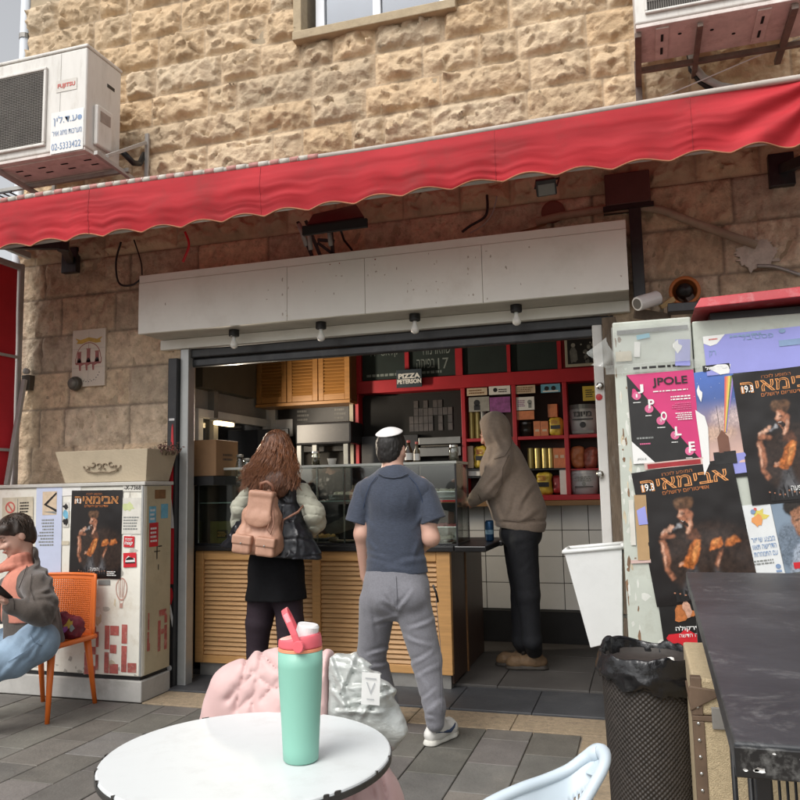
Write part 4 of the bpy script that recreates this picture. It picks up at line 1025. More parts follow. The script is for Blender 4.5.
mat('tubwhite', (.72,.73,.73), .4, .06); mat('tubgrey', (.22,.23,.22), .4, .2); mat('beige', (.58,.46,.33), .6, .15, 20); mat('cardblue', (.15,.40,.55), .5, .3, 14); mat('purple', (.26,.07,.24), .5, .5, 18); mat('darkjar', (.035,.03,.025), .2, .3)
mm, bb = zM+.017, zBot+.001
yp = [('r','print_black',.15,.85,.35,.55,1),('l','redpack',.2,.8,.62,.85,3,1,3)]
pack('tub','tub',568,597,404,435,SY+.03,'tubwhite','large white tub with dark lettering on the upper right shelf','tubs on the red shelves',mm,None,'tubgrey')
L_ = Sheet((at(570,430,Y=SY+.02).x, SY+.022, mm), (1,0,0),(0,0,1), .215, .24, 0); L_.text('print_black', heb('מיונז'), .15,.85,.62,.8, bold=.03); L_.rect('print_black',.1,.9,.5,.55); L_.disc('print_black',.5,.33,.12); L_.rect('tubgrey',.1,.9,.04,.13); 
lt = bpy.data.objects['tub']; L_.finish(lt)
pack('tub','tub',569,598,470,495,SY+.03,'tubwhite','large white tub on the lower right shelf below the orange bags','tubs on the red shelves',bb,None,'tubwhite')
L_ = Sheet((at(571,490,Y=SY+.02).x, SY+.022, bb), (1,0,0),(0,0,1), .215, .19, 0); L_.lines('tubgrey',.1,.9,.55,.8,3,1,5); L_.rect('print_black',.15,.85,.3,.34); L_.disc('tubgrey',.5,.45,.08); L_.finish([o for o in bpy.data.objects if o.name.startswith('tub.0')][-1])
pack('bag','snack_bag',571,583,446,466,SY+.05,'ora','orange snack bag left of its twin on the lower right shelf',None,SZ(468,580))
pack('bag','snack_bag',584,596,447,466,SY+.06,mat('ora2',(.34,.08,.05),.4,.4,20),'red orange snack bag against the door frame on the lower right shelf',None,SZ(468,590))
o = MB().box(xs_[3]+.038, rx1-.031, SY+.02, IY-.03, SZ(468.5,585)-.012, SZ(468.5,585)).build('shelf', 'shelf_red', rs)
pack('card','price_tag',583,597,386,401,SY+.01,'yel','yellow round price tag hanging at the upper right of the shelves',None,None,[('l','print_black',.2,.8,.2,.8,4,1,1)])
pack('bag','coffee_pack',549,562,417,437,SY+.04,'yel','yellow coffee pack on the upper middle shelf beside the orange cartons','yellow packs',mm,yp)
pack('bag','coffee_pack',474,488,446,467,SY+.04,'yel','yellow coffee pack on the shelf left of the hooded man','yellow packs',SZ(468,480),yp)
pack('bag','coffee_pack',536,551,472,495,SY+.04,'yel','yellow coffee pack on the bottom shelf beside the red packet','yellow packs',bb,yp)
for i, (a, b, lb) in enumerate(((534,540,'slim orange carton, left of a pair on the upper middle shelf'),(541,548,'slim orange carton, right of a pair on the upper middle shelf'))): pack('box','carton',a,b,421,437,SY+.05,'ora',lb,'orange cartons',mm,[('r','beige',.2,.8,.3,.45,1)])
for i, (a, b, lb) in enumerate(((554,559,'orange carton right of the gold cans'),(559.5,565,'orange carton against the red post right of the gold cans'))): pack('box','carton',a,b,448,467,SY+.05,'ora',lb,'orange cartons',SZ(468,556),[('r','beige',.2,.8,.5,.65,1)])
for i, (a, b) in enumerate(((527.5,533),(534.2,540),(541.5,547.3),(548,553))): pack('can','gold_can',a,b,448,466,SY+.05,'gold','slim gold can on the shelf behind the hooded man, '+('leftmost of four','second of four','third of four','rightmost of four')[i],'gold cans',SZ(468,540))
MB().box(xs_[2]+.038, xs_[3]-.001, SY+.02, IY-.03, SZ(468.5,540)-.014, SZ(468.5,540)).build('shelf', 'black', rs); MB().box(xs_[1]+.038, xs_[2]-.001, SY+.02, IY-.03, SZ(468.5,480)-.014, SZ(468.5,480)).build('shelf', 'black', rs)
pack('bag','red_packet',552.5,561,475,495,SY+.05,'redpack','red packet leaning on the bottom shelf',None,bb)
pack('box','paper_bag',560.5,566,468,495,SY+.03,'paper','narrow white paper bag on the bottom shelf against the red post',None,bb)
pack('tub','spice_tub',519,532,422,437,SY+.04,'darkjar','dark squat jar on the upper middle shelf',None,mm,None,'darkjar')
pack('box','orange_tin',548,557,404,416,SY+.06,'ora','orange tin standing on the yellow coffee pack',None,SZ(416.5,552))
pack('card','sign_card',515,535,385.5,394,SY+.006,'beige','beige printed card pinned over the middle shelf','cards pinned on the shelves',None,[('l','wood_mid',.1,.9,.15,.85,3,1,2)])
pack('card','sign_card',541,560,384,393,SY+.006,'cardblue','blue printed card pinned over the middle shelf','cards pinned on the shelves',None,[('d','print_black',.3,.5,.12,1),('d','print_black',.65,.5,.12,1),('r','sticker_white',.1,.9,.08,.25,1)])
pack('card','sign_card',467,487,388,396,SY+.006,'beige','beige printed card pinned at the upper left of the shelves','cards pinned on the shelves',None,[('l','wood_mid',.1,.9,.15,.85,2,1,4)])
pack('card','sign_card',489,510,386,395,SY+.006,'paper','white card with a small dark figure pinned above the hood','cards pinned on the shelves',None,[('d','print_black',.3,.55,.1,1),('l','print_black',.45,.95,.2,.7,2,1,8)])
pack('card','sign_card',516,534,397,410.5,SY+.01,'paper','white poster card with a small figure on the middle shelf','cards pinned on the shelves',None,[('d','tubgrey',.75,.6,.12,1),('l','purple',.1,.6,.25,.8,4,1,8),('r','tubgrey',.68,.84,.15,.5,1)])
pack('card','sign_card',516,534,411,420,SY+.01,'ora','orange card under the white one on the middle shelf','cards pinned on the shelves')
pack('card','sign_card',469,489,397,412,SY+.01,'photo_light','grey portrait card beside the hood','cards pinned on the shelves',None,[('d','print_black',.4,.6,.15,1),('r','print_black',.25,.55,.1,.45,1)])
pack('card','sign_card',490,510,397,413,SY+.01,'purple','purple patterned card behind the hood','cards pinned on the shelves')
for i, (px, c) in enumerate(((468.5,'gold'),(474.5,'gold'),(480.5,'tubgrey'))): pack('can','shelf_bottle',px,px+5,411-i,437,SY+.06,c,('gold bottle at the left post of the shelves','gold bottle second from the left post','grey bottle left of the hood')[i],'bottles left of the hood',mm)
pack('box','white_carton',467.5,473,446,467,SY+.05,'beige','pale carton at the left post on the lower shelf',None,SZ(468,470))
pack('box','white_carton',466,480,470,476,SY+.04,'paper','flat white carton under the yellow pack left of the hooded man',None,SZ(476,473)); MB().box(xs_[1]+.038, xs_[2]-.001, SY+.02, IY-.03, SZ(476.5,480)-.012, SZ(476.5,480)).build('shelf', 'black', rs)
# ------------------------------------------------------------------ oven in the middle bay
ov = thing('pizza_oven', 'dark steel pizza oven in the middle bay of the red shelving', 'oven', (SX(410), SY, 1.3))
x0, x1 = xs_[0]+.04, xs_[1]-.004
MB().box(x0,x1,SY+.10,IY-.03,zBot,zB0-.02).build('bay', 'black_matt', ov)
z0, z1 = SZ(463,425), SZ(437,425)
xm = SX(418)
MB().box(x0+.01,xm-.01,SY+.02,SY+.099,zBot+.01,z1+.03).build('body', 'black_metal', ov, bevel=.006); MB().box(xm,x1-.01,SY+.01,SY+.099,zBot+.01,z0-.002).build('body', 'black_metal', ov, bevel=.006)
MB().box(xm,x1-.01,SY+.0,SY+.09,SZ(444,440),SZ(437,440)).build('steel_band', mat('oven_steel', (.20,.20,.19), .35, .15, 6, metal=.6), ov, bevel=.003); MB().box(xm,x1-.01,SY+.0,SY+.09,SZ(456,440),SZ(447,440)).build('steel_band', 'oven_steel', ov, bevel=.003)
MB().tube([(xm+.03,SY-.03,SZ(446,440)),(x1-.04,SY-.03,SZ(446,440))], .008, 8).build('handle', 'bright_steel', ov)
s = MB(); R_ = random.Random(2)
for i in range(9):
    for j in range(4): s.box(x0+.45+i*.045, x0+.45+i*.045+.04, SY+.092, SY+.099, SZ(430,430)+j*.07, SZ(430,430)+j*.07+.065) if R_.random() > .3 else None
s.build('tiled_back', mat('oventile', (.06,.05,.045), .3, .5, 9), ov)
# cream post and louvred cupboard
MB_ = MB().box(at(350,400,Y=SY).x, at(354,400,Y=SY).x-.004, SY-.02, IY-.02, 1.0, 2.75).build('cream_post', mat('cream', (.40,.36,.27), .6)); tag(MB_, 'narrow cream post between the wooden cupboard and the red shelving', 'post')
lc = thing('louvred_cupboard', 'brown louvred wooden wall cupboard high on the back wall', 'cupboard', (-3, 6.45, 2.15))
CYY = 6.45; x0, x1 = at(256,380,Y=CYY).x, at(350,380,Y=CYY).x; z0, z1 = at(300,402,Y=CYY).z, 2.8
mat('cup_wood', (.34,.16,.045), .4, .2, 5, stretch=(.6,5,9)); mat('cup_slat', (.38,.18,.05), .35, .2, 6, stretch=(.5,5,9))
MB().box(x0,x1,CYY+.025,IY-.02,z0,z1).build('carcass', 'wood_mid', lc); MB().box(x0,x1,CYY-.01,IY-.03,z0-.03,z0-.002).build('bottom_board', 'cup_wood', lc, bevel=.003)
nd = 3; dw = (x1-x0)/nd
for k in range(nd):
    a, b = x0+dw*k+.004, x0+dw*(k+1)-.004; s = MB()
    s.box(a,a+.05,CYY,CYY+.022,z0+.004,z1); s.box(b-.05,b,CYY,CYY+.022,z0+.004,z1); s.box(a+.051,b-.051,CYY+.001,CYY+.022,z0+.004,z0+.06); d_ = s.build('door', 'cup_wood', lc, bevel=.003)
    s = MB(); z = z0+.063
    while z < z1-.03: s.obox(((a+b)/2,CYY+.012,z+.016),(b-a-.104,.007,.036),Matrix.Rotation(-.6,3,'X')); z += .031
    q = s.build('louvre', 'cup_slat', d_)
# soffit, window and mirror on the left wall
sf = MB().box(ILX+.002, at(256,380,Y=6.3).x, 5.4, 6.3, at(247,406,Y=6.0).z+.1, 2.88).build('bulkhead', mat('olive_dark', (.075,.068,.048), .7), None); tag(sf, 'dark olive boxed bulkhead at the upper left inside the shop', 'bulkhead')
WX = ILX+.006
iw = thing('inner_window', 'white framed inner window on the left wall of the shop', 'window', (WX, 5.8, 1.4))
ya, yb = 5.42, at(268,440,X=WX+.02).y
za = 2.02; zb_ = 1.45
s = MB()
s.box(WX,WX+.05,ya,yb,za-.07,za); s.box(WX,WX+.05,yb-.09,yb,zb_,za-.071); s.box(WX,WX+.05,ya,ya+.07,zb_,za-.071); s.box(WX,WX+.05,ya+.071,yb-.091,zb_,zb_+.05)
s.build('frame', mat('iw_white', (.66,.66,.63), .5, .1), iw, bevel=.004)
MB().box(WX+.004,WX+.01,ya+.07,yb-.09,zb_+.05,za-.07).build('pane', 'window_glass', iw); MB().box(WX-.004,WX+.003,ya+.06,yb-.08,zb_+.04,za-.06).build('night_behind', 'black', iw)  # flat black sheet stands in for the unlit depth behind the pane
lt = thing('strip_lamp', 'small lit strip lamp glowing beside the white inner window', 'lamp', at(224,424,X=WX+.12)); p = Vector(ORG[lt.name])
MB().bar(p+Vector((0,-.13,0)), p+Vector((0,.13,0)), .05, .03).build('tube', mat('lamp_glow', (1,.75,.4), .5, 0, emit=4), lt, bevel=.006); ll = bpy.data.lights.new('strip_light','AREA'); ll.shape = 'RECTANGLE'; ll.size = .5; ll.size_y = .1; ll.energy = 26; ll.color = (1,.86,.68); lo_ = bpy.data.objects.new('strip_light', ll); COL.objects.link(lo_); lo_.parent = lt; lo_.location = (.06,0,.02); lo_.rotation_euler = (0,math.radians(-78),0); MB().bar(p+Vector((-.01,-.15,.028)), p+Vector((-.01,.15,.028)), .07, .02).build('housing', 'alu', lt); MB().box(WX+.011,p.x,p.y-.02,p.y+.02,p.z+.02,p.z+.035).build('arm', 'alu', lt)
cb = MB().box(ILX+.05, ILX+.42, 5.36, 6.75, .03, 1.40).build('back_counter', 'black_metal', None, bevel=.006); tag(cb, 'dark back counter along the left wall behind the display case', 'counter')
cbx = thing('cardboard_box', 'brown cardboard box on the back counter at the left inside the shop', 'box', (ILX+.25, 5.8, 1.42))
p0, p1 = at(216,452,X=ILX+.40), at(238,452,X=ILX+.40)
MB().box(ILX+.16, ILX+.40, p0.y, p1.y, 1.47, 1.47+.27).build('carton', mat('cardboard', (.26,.15,.075), .8, .12), cbx, bevel=.004); L_ = Sheet((ILX+.4005,p0.y,1.47),(0,1,0),(0,0,1),p1.y-p0.y,.27,0); L_.lines('wood_dark',.3,.85,.4,.65,2,1,3); L_.finish(cbx)
MB().box(ILX+.10, ILX+.41, p0.y-.05, p1.y+.03, 1.402, 1.468).build('tray', 'black', cbx)
p = at(255,452,Y=6.5)
bl = MB().box(p.x-.14,p.x+.34,6.5,6.53,1.42,at(250,430,Y=6.5).z).build('dark_panel', mat('slate_panel',(.035,.037,.042),.4,.2), None, bevel=.004); tag(bl, 'dark slate coloured panel standing at the back left of the shop', 'panel')
MB_ = MB().box(at(243,425,Y=6.72).x, at(276,425,Y=6.72).x, 6.70, 6.78, 1.5, at(260,407,Y=6.7).z).build('white_cabinet', 'iw_white', None, bevel=.004); tag(MB_, 'plain pale cabinet between the inner window and the menu board', 'cabinet')
R_ = random.Random(9)
for i in range(3):
    p = at(240+i*7.5, 466, X=-2.95+.05*i); z = 1.42
    t = thing('glass_jug', ('tall glass jug','squat glass jug','slim glass jug')[i]+' on the back counter left of the long haired woman', 'jug', (p.x, p.y, z)); r = .035+.004*(i % 2); h = .2-.03*i
    MB().lathe([(0,0),(r,0),(r*1.1,h*.5),(r*.7,h*.85),(r*.75,h)], (p.x,p.y,z), 20).build('body', 'glass', t, smooth=True); MB().tube([(p.x+r,p.y,z+h*.3),(p.x+r*2,p.y,z+h*.4),(p.x+r*1.8,p.y,z+h*.75),(p.x+r*.8,p.y,z+h*.8)], .005, 6).build('handle', 'glass', t, smooth=True)
    MB().lathe([(r*.74,h*.97),(r*.78,h),(r*.78,h+.012),(0,h+.014)], (p.x,p.y,z), 18).build('lid', 'dull_steel', t)
MB_ = MB().box(-3.02,-2.78,5.66,6.4,.03,1.415).build('back_counter', 'black_metal', None, bevel=.006); tag(MB_, 'second dark back counter carrying the glass jugs', 'counter')
# menu board
mb_ = thing('menu_board', 'wide black menu board with rows of small white lines under the wooden cupboard', 'menu board', at(313,425,Y=6.74)); a, b = at(278,452,Y=6.73), at(349,405,Y=6.73)
MB().box(a.x,b.x,6.73,6.76,at(313,452,Y=6.73).z,at(313,404,Y=6.73).z).build('board', 'black', mb_, bevel=.003)
L_ = Sheet((a.x,6.7298,at(313,452,Y=6.73).z),(1,0,0),(0,0,1),b.x-a.x,at(313,404,Y=6.73).z-at(313,452,Y=6.73).z,0); mat('menu_grey',(.22,.22,.21),.7)
for u0,u1 in ((.28,.46),(.8,.96)): L_.lines('menu_grey',u0,u1,.2,.9,8,1,int(u0*50))
L_.rect('menu_grey',.3,.95,.935,.96,1); L_.finish(mb_, {'menu_grey':'menu_lines'})
nb = MB().box(a.x-.02,a.x+.16,6.715,6.727,at(270,437,Y=6.7).z,at(270,420,Y=6.7).z).build('notice', 'tubwhite'); tag(nb, 'pale paper notice fixed at the left end of the black menu board', 'notice')
cm = thing('coffee_machine', 'dark coffee machine with pale columns on the back counter behind the white cup', 'coffee machine', at(325,462,Y=6.4)); p = Vector(ORG[cm.name])
MB().box(p.x-.30,p.x+.28,6.35,6.7,.95,1.56).build('body', 'black_metal', cm, bevel=.02); MB().box(p.x-.28,p.x+.26,6.38,6.7,1.75,1.95).build('head', 'black_metal', cm, bevel=.02)
s = MB()
for dx in (-.27,-.12,.18): s.box(p.x+dx,p.x+dx+.045,6.39,6.45,1.561,1.749)
s.split('column', 'tubgrey', cm, bevel=.004)
# ------------------------------------------------------------------ the pale utility cabinet on the left
uc = thing('utility_cabinet', 'pale postered metal utility cabinet stencilled with faded red letters left of the shop', 'cabinet', (-3.9, 4.48, 0))
ux0, ux1, uy0, uy1 = -4.70, -3.190, 4.48, 4.80
MB().box(ux0+.01,ux1-.002,uy0+.002,uy1,.162,1.405).build('body', 'cabinet', uc, bevel=.006)
MB().box(ux0,ux1+.012,uy0-.012,uy1+.005,1.407,1.432).build('lid', mat('lid', (.50,.49,.45), .45, .1, 5, dirt=.5, dcol=(.25,.22,.17)), uc, bevel=.005)
MB().box(ux0,ux1+.004,uy0-.006,uy1,0,.135).build('plinth', 'plinth', uc, bevel=.006)
MB().box(ux0+.02,ux1-.02,uy0+.015,uy1-.01,.135,.162).build('shadow_gap', 'black', uc)
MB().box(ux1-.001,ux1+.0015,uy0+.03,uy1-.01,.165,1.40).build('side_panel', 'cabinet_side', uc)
MB().bar((ux1-.012,uy0-.001,.165),(ux1-.012,uy0-.001,1.40),.014,.008).build('edge_strip', 'alu', uc, bevel=.002)
# stencil lettering and other paint on the cabinet itself
mat('stencil', (.40,.10,.085), .7, .35, 16, dirt=.9, dcol=(.56,.51,.42), dscale=18)
mat('stencil_pale', (.47,.27,.22), .8, .2, 16, dirt=.9, dcol=(.58,.53,.44), dscale=16)
FW_ = ux1-.002-(ux0+.01); FH = 1.405-.162
fs = Sheet((ux0+.01,uy0+.001,.162),(1,0,0),(0,0,1),FW_,FH,.0004)
def UV(px,py): p = at(px,py,Y=uy0); return ((p.x-ux0-.01)/FW_, (p.z-.162)/FH)
def glyph(sheet, m_, rects, q):              # stencil letter from strokes in a unit box mapped to quad q (a0,a1,b0,b1)
    for r in rects: sheet.rect(m_, q[0]+(q[1]-q[0])*r[0], q[0]+(q[1]-q[0])*r[1], q[2]+(q[3]-q[2])*r[2], q[2]+(q[3]-q[2])*r[3], 1)
gE = [(0,.34,0,.44),(0,.34,.5,1),(.38,1,0,.2),(.38,.85,.42,.6),(.38,1,.8,1)]; gL = [(.0,.36,.0,.55),(0,.36,.6,1),(.42,1,0,.2)]
gB = [(0,.34,0,.46),(0,.34,.5,1),(.38,.8,0,.18),(.38,.8,.42,.58),(.38,.8,.82,1),(.8,1,.1,.42),(.8,1,.58,.9)]
a0,b0 = UV(104,673); a1,b1 = UV(119,626); glyph(fs,'stencil',gE,(a0,a1,b0,b1))
a0,b0 = UV(121,672); a1,b1 = UV(137,625); glyph(fs,'stencil',gL,(a0,a1,b0,b1))
a0,b0 = UV(84,674); a1,b1 = UV(99,627); glyph(fs,'stencil',gB,(a0,a1,b0,b1))
R_ = random.Random(77)
mat('wear_tan', (.55,.47,.33), .7, .3, 16, dirt=.8, dcol=(.68,.64,.55), dscale=14); mat('wear_pale', (.78,.77,.72), .7, .1, 12, dirt=.6, dcol=(.62,.56,.45), dscale=12); mat('wear_grey', (.42,.40,.35), .7, .3, 14, dirt=.8, dcol=(.66,.62,.53), dscale=12)
for k in range(60):                           # glue stains and remains of torn notices
    a, b = R_.uniform(.28,.985), R_.choice([R_.uniform(.45,.98), R_.uniform(.45,.98), R_.uniform(.03,.45)])
    fs.blob(R_.choice(['wear_tan','wear_pale','wear_pale','wear_grey']), a, b, R_.uniform(.004,.028), R_.uniform(.006,.035), 0, R_.choice([5,7,11]), k, R_.uniform(.2,.7))
for k in range(26): fs.blob('wear_grey', R_.uniform(.3,.99), R_.uniform(0,.06), R_.uniform(.003,.012), R_.uniform(.003,.012), 0, 7, k, .6)
c_ = UV(121.5,588)                            # faded stencil of a hot air balloon
ring = [(c_[0]+.030*math.cos(t), c_[1]+.055*math.sin(t)-(0 if math.sin(t) > 0 else .012*abs(math.sin(t)))) for t in np.linspace(0, 2*math.pi, 25)]
for k in range(24):
    p, q = ring[k], ring[k+1]; f = .86
    fs.poly('stencil_pale', [p, q, (c_[0]+(q[0]-c_[0])*f, c_[1]+(q[1]-c_[1])*f), (c_[0]+(p[0]-c_[0])*f, c_[1]+(p[1]-c_[1])*f)])
for dx in (-.016,-.006,.006,.016): fs.poly('stencil_pale', [(c_[0]+dx-.0014,c_[1]+.045),(c_[0]+dx*.6-.0014,c_[1]-.05),(c_[0]+dx*.6+.0014,c_[1]-.05),(c_[0]+dx+.0014,c_[1]+.045)])
fs.rect('stencil_pale', c_[0]-.008,c_[0]+.008,c_[1]-.105,c_[1]-.08)
for dx in (-.012,.012): fs.poly('stencil_pale', [(c_[0]+dx*1.1-.001,c_[1]-.055),(c_[0]+dx*.6-.001,c_[1]-.082),(c_[0]+dx*.6+.001,c_[1]-.082),(c_[0]+dx*1.1+.001,c_[1]-.055)])
fs.finish(uc, {'stencil':'stencil_letters','stencil_pale':'stencil_balloon'})
ss = Sheet((ux1+.0016,uy0+.03,.165),(0,1,0),(0,0,1),.28,1.235,.0003)
glyph(ss,'stencil',[(0,.4,0,.5),(.1,.4,.55,1),(.45,.6,.0,.2)],(.08,.26,.12,.32)); glyph(ss,'stencil',[(0,.3,0,.75),(.7,1,0,.6),(.1,.9,.85,1),(.35,.65,.4,.52),(.7,1,.65,.85)],(.5,.88,.10,.32))
for q in ((.30,.55,.640,.645),(.40,.44,.60,.67),(.46,.62,.665,.672),(.47,.50,.54,.57)): ss.rect('print_black', *q)
ss.rect('cardblue',.08,.36,.80,.89); ss.rect('cardblue',.56,.86,.82,.90); ss.rect('gr_red',.10,.46,.67,.80); ss.rect('wood_mid',.3,.75,.93,.98)
ss.lines('sticker_white',.14,.42,.69,.78,4,2,5); ss.lines('sticker_white',.12,.32,.81,.88,3,2,6)
ss.finish(uc, {'stencil':'stencil_letters','print_black':'scribble','cardblue':'sticker','gr_red':'sticker','wood_mid':'plate'})
# posters and stickers on the cabinet
mat('skin_print', (.33,.15,.09), .5, .45, 50, dirt=.9, dcol=(.03,.02,.015), dscale=26); mat('skin_light', (.52,.30,.21), .5, .35, 50, dirt=.7, dcol=(.2,.09,.05), dscale=30); mat('orange_print', (.42,.14,.04), .5, .4, 40, dirt=.9, dcol=(.06,.025,.012), dscale=24); mat('orange_line', (.70,.30,.10), .5); mat('smoke', (.10,.10,.105), .5, .5, 9)
mat('brown_hair', (.05,.03,.02), .6, .3, 60); mat('poster_black', (.013,.012,.012), .28, .2, 5)
SK, SKL, OR, ORL, BK, HR, SM = (.30,.12,.065), (.56,.32,.22), (.40,.12,.03), (.62,.26,.08), (.012,.010,.010), (.085,.042,.022), (.075,.075,.08)
def circ(a, b, ra, rb, n=14): return [(a+ra*math.cos(2*math.pi*i/n), b+rb*math.sin(2*math.pi*i/n)) for i in range(n)]
SING = [(circ(.62,.30,.45,.28),(.05,.03,.022),30,.55), ([(.25,.04),(.42,.30),(.55,.05)],SM,10,.8), ([(.52,.05),(.66,.26),(.74,.04)],SM,10,.7),
 (circ(.445,.715,.095,.052),HR,2,.95), (circ(.40,.735,.045,.03),(.16,.085,.045),2,.7), (circ(.50,.735,.05,.028),(.12,.06,.03),2,.7),
 ([(.395,.69),(.46,.69),(.505,.655),(.515,.60),(.505,.55),(.46,.495),(.425,.51),(.44,.55),(.415,.575),(.39,.588),(.40,.605),(.362,.622),(.392,.655)],SK,1,1), 
 ([(.398,.68),(.435,.675),(.425,.645),(.415,.622),(.370,.622),(.394,.652)],SKL,1,.9), ([(.455,.515),(.495,.555),(.505,.61),(.485,.63),(.47,.585),(.44,.53)],SKL,1,.8), ([(.425,.51),(.455,.50),(.47,.53),(.44,.545)],SKL,1,.8),
 ([(.398,.605),(.44,.603),(.468,.575),(.455,.548),(.425,.575),(.392,.590)],BK,0,.95), ([(.41,.653),(.45,.66),(.45,.645),(.415,.642)],BK,1,.9), ([(.405,.60),(.43,.602),(.43,.592),(.405,.594)],(.6,.5,.45),0,.8), (circ(.50,.63,.02,.03),SK,2,.9),
 ([(.43,.50),(.53,.53),(.56,.47),(.48,.44),(.42,.46)],(.10,.04,.022),2,.9)]+[(circ(.195+.034*k,.515+.017*k,.024,.019,9),SKL,1,.95) for k in range(4)]+[
 (circ(.235,.497,.075,.022),SK,2,.9), (circ(.20,.53,.012,.008),(.72,.5,.4),1,.8), ([(.29,.555),(.37,.578),(.375,.56),(.30,.54)],(.16,.16,.17),1,.9), (circ(.375,.568,.022,.016),(.30,.30,.31),1,.9),
 ([(.150,.47),(.205,.47),(.22,.40),(.215,.33),(.20,.26),(.245,.19),(.20,.17),(.160,.25),(.155,.34)],SK,2,.9), ([(.155,.46),(.18,.46),(.18,.38),(.176,.30),(.168,.26),(.160,.31),(.157,.38)],SKL,1,.75),
 ([(.29,.28),(.36,.255),(.42,.24),(.48,.30),(.53,.38),(.555,.455),(.50,.455),(.44,.415),(.395,.36),(.36,.32)],OR,1,1), ([(.42,.27),(.47,.32),(.52,.40),(.54,.45),(.51,.44),(.46,.38)],ORL,2,.9), ([(.37,.33),(.42,.38),(.44,.41),(.41,.36)],(.16,.05,.015),1,.9), ([(.30,.30),(.35,.31),(.34,.275),(.30,.272)],SKL,1,.8),
 ([(.61,.36),(.68,.365),(.76,.395),(.74,.445),(.68,.445),(.645,.425)],OR,1,1), ([(.64,.40),(.70,.41),(.73,.435),(.68,.44)],ORL,2,.8), ([(.77,.375),(.84,.38),(.92,.405),(.88,.445),(.80,.435)],OR,2,.95), ([(.79,.41),(.86,.42),(.88,.44),(.81,.43)],ORL,2,.7), ([(.655,.21),(.70,.30),(.74,.36),(.70,.345),(.65,.27)],SK,2,.9), ([(.66,.22),(.69,.28),(.70,.32),(.67,.27)],SKL,1,.6)]
def singer(L, hdr=True, date=True, bottom=True):
    if hdr:
        L.text('orange_print', heb('המופע לזכרו'), .30,.60,.945,.972); L.text('orange_line', heb('אבימאיה'), .07,.93,.845,.932, outline=.022)
        L.text('orange_print', heb('אודיטוריום ירושלים'), .27,.73,.805,.838, bold=.01)
        if date: L.text('sticker_white', '19.3', .08,.20,.85,.905, 3, bold=.02)
    if bottom:
        R_ = random.Random(8)
        L.poly('smoke', [(.30,.03),(.42,.22),(.50,.05)],1); L.poly('smoke', [(.55,.05),(.64,.2),(.70,.05)],1)
        for k in range(16): x_ = .2+.045*k; L.poly('print_black', [(x_,.02),(x_+.012,.10+.05*R_.random()),(x_+.03,.12*R_.uniform(.7,1)),(x_+.045,.02)],3)
        for k in range(14): L.blob('skin_print', .2+.05*k, .06+.03*R_.random(), .010,.007,4,7,k)
        L.text('sticker_white', heb('הופעה'), .42,.58,.085,.12, 4); L.lines('sticker_white', .75,.95,.03,.09,3,4,7)
def poster(name, label, corners, Y, m_, draw, cr=.0012, seed=1, group=None, cat='poster', nv=12):
    """corners: bottom left, bottom right, top left as photo pixels on the plane Y"""
    o, r, t = [at(*c, Y=Y) for c in corners]
    t_ = thing(name, label, cat, o, group); L = Sheet(o, r-o, (t-o)-(r-o).normalized()*((t-o).dot((r-o).normalized())), (r-o).length, abs((t-o).dot((r-o).normalized().cross(Vector((0,1,0))).normalized())), cr, seed)
    if draw is singer: L.paint('picture', SING, BK, t_)
    elif isinstance(draw, tuple): L.paint('picture', draw[0], draw[1], t_, 60, 80); draw[2](L)
    else: L.base('paper', m_, t_, 12, nv)
    if not isinstance(draw, tuple): draw(L)
    L.finish(t_); return t_
PY = uy0-.001
poster('concert_poster', 'black concert poster of a singer on the pale cabinet behind the orange chair', ((69,577.5),(120.5,579),(70,490.5)), PY-.002, 'poster_black', singer, seed=2)
def blue_notice(L):
    L.rect('beige',.25,.80,.66,.93,1); L.poly('print_black', [(.30,.78),(.78,.92),(.8,.90),(.42,.78),(.8,.72),(.8,.69)],2); L.poly('tubgrey', [(.3,.70),(.78,.67),(.78,.70)],2); L.lines('tubgrey',.1,.7,.3,.62,9,1,3,True)
mat('bluepaper', (.50,.55,.70), .7, .06, 6)
poster('notice', 'tall pale blue notice with a small picture of a strap beside the black concert poster', ((35,573),(61,573),(36,486)), PY-.001, 'bluepaper', blue_notice, seed=5, cat='notice')
mat('oldpaper', (.56,.50,.38), .8, .2, 8); mat('oldpaper2', (.62,.60,.54), .8, .15, 8); mat('pinkpaper', (.55,.40,.36), .8, .15)
def nosmoke(L):
    for k in range(16):
        a, b = 2*math.pi*k/16, 2*math.pi*(k+1)/16
        L.poly('print_red', [(.27+.16*math.cos(a),.66+.2*math.sin(a)),(.27+.16*math.cos(b),.66+.2*math.sin(b)),(.27+.12*math.cos(b),.66+.15*math.sin(b)),(.27+.12*math.cos(a),.66+.15*math.sin(a))],2)
    L.poly('print_red', [(.17,.78),(.2,.82),(.37,.54),(.34,.5)],2); L.rect('tubgrey',.5,.52,.05,.95,1); L.lines('print_black',.58,.95,.45,.85,4,1,3); L.lines('wood_mid',.05,.95,.08,.3,3,1,5)
poster('notice', 'worn paper notice with a red ring sign behind the seated person', ((2,527),(33,526),(2,498)), PY-.001, 'oldpaper', nosmoke, seed=6, cat='notice')
def gridp(L): L.lines('tubgrey',.1,.9,.1,.9,8,1,3); L.blob('greenfood',.3,.7,.3,.1,1,9,3)
poster('notice', 'sun bleached paper with green stains right of the concert poster on the cabinet', ((121.5,534),(141,534),(121.5,498)), PY-.0006, 'oldpaper2', lambda L: (L.blob('yellowgreen',.35,.75,.28,.12,1,14,3,.4), L.lines('tubgrey',.1,.9,.1,.5,5,1,2)), seed=7, cat='notice') if mat('yellowgreen',(.50,.55,.28),.8,.2) else None
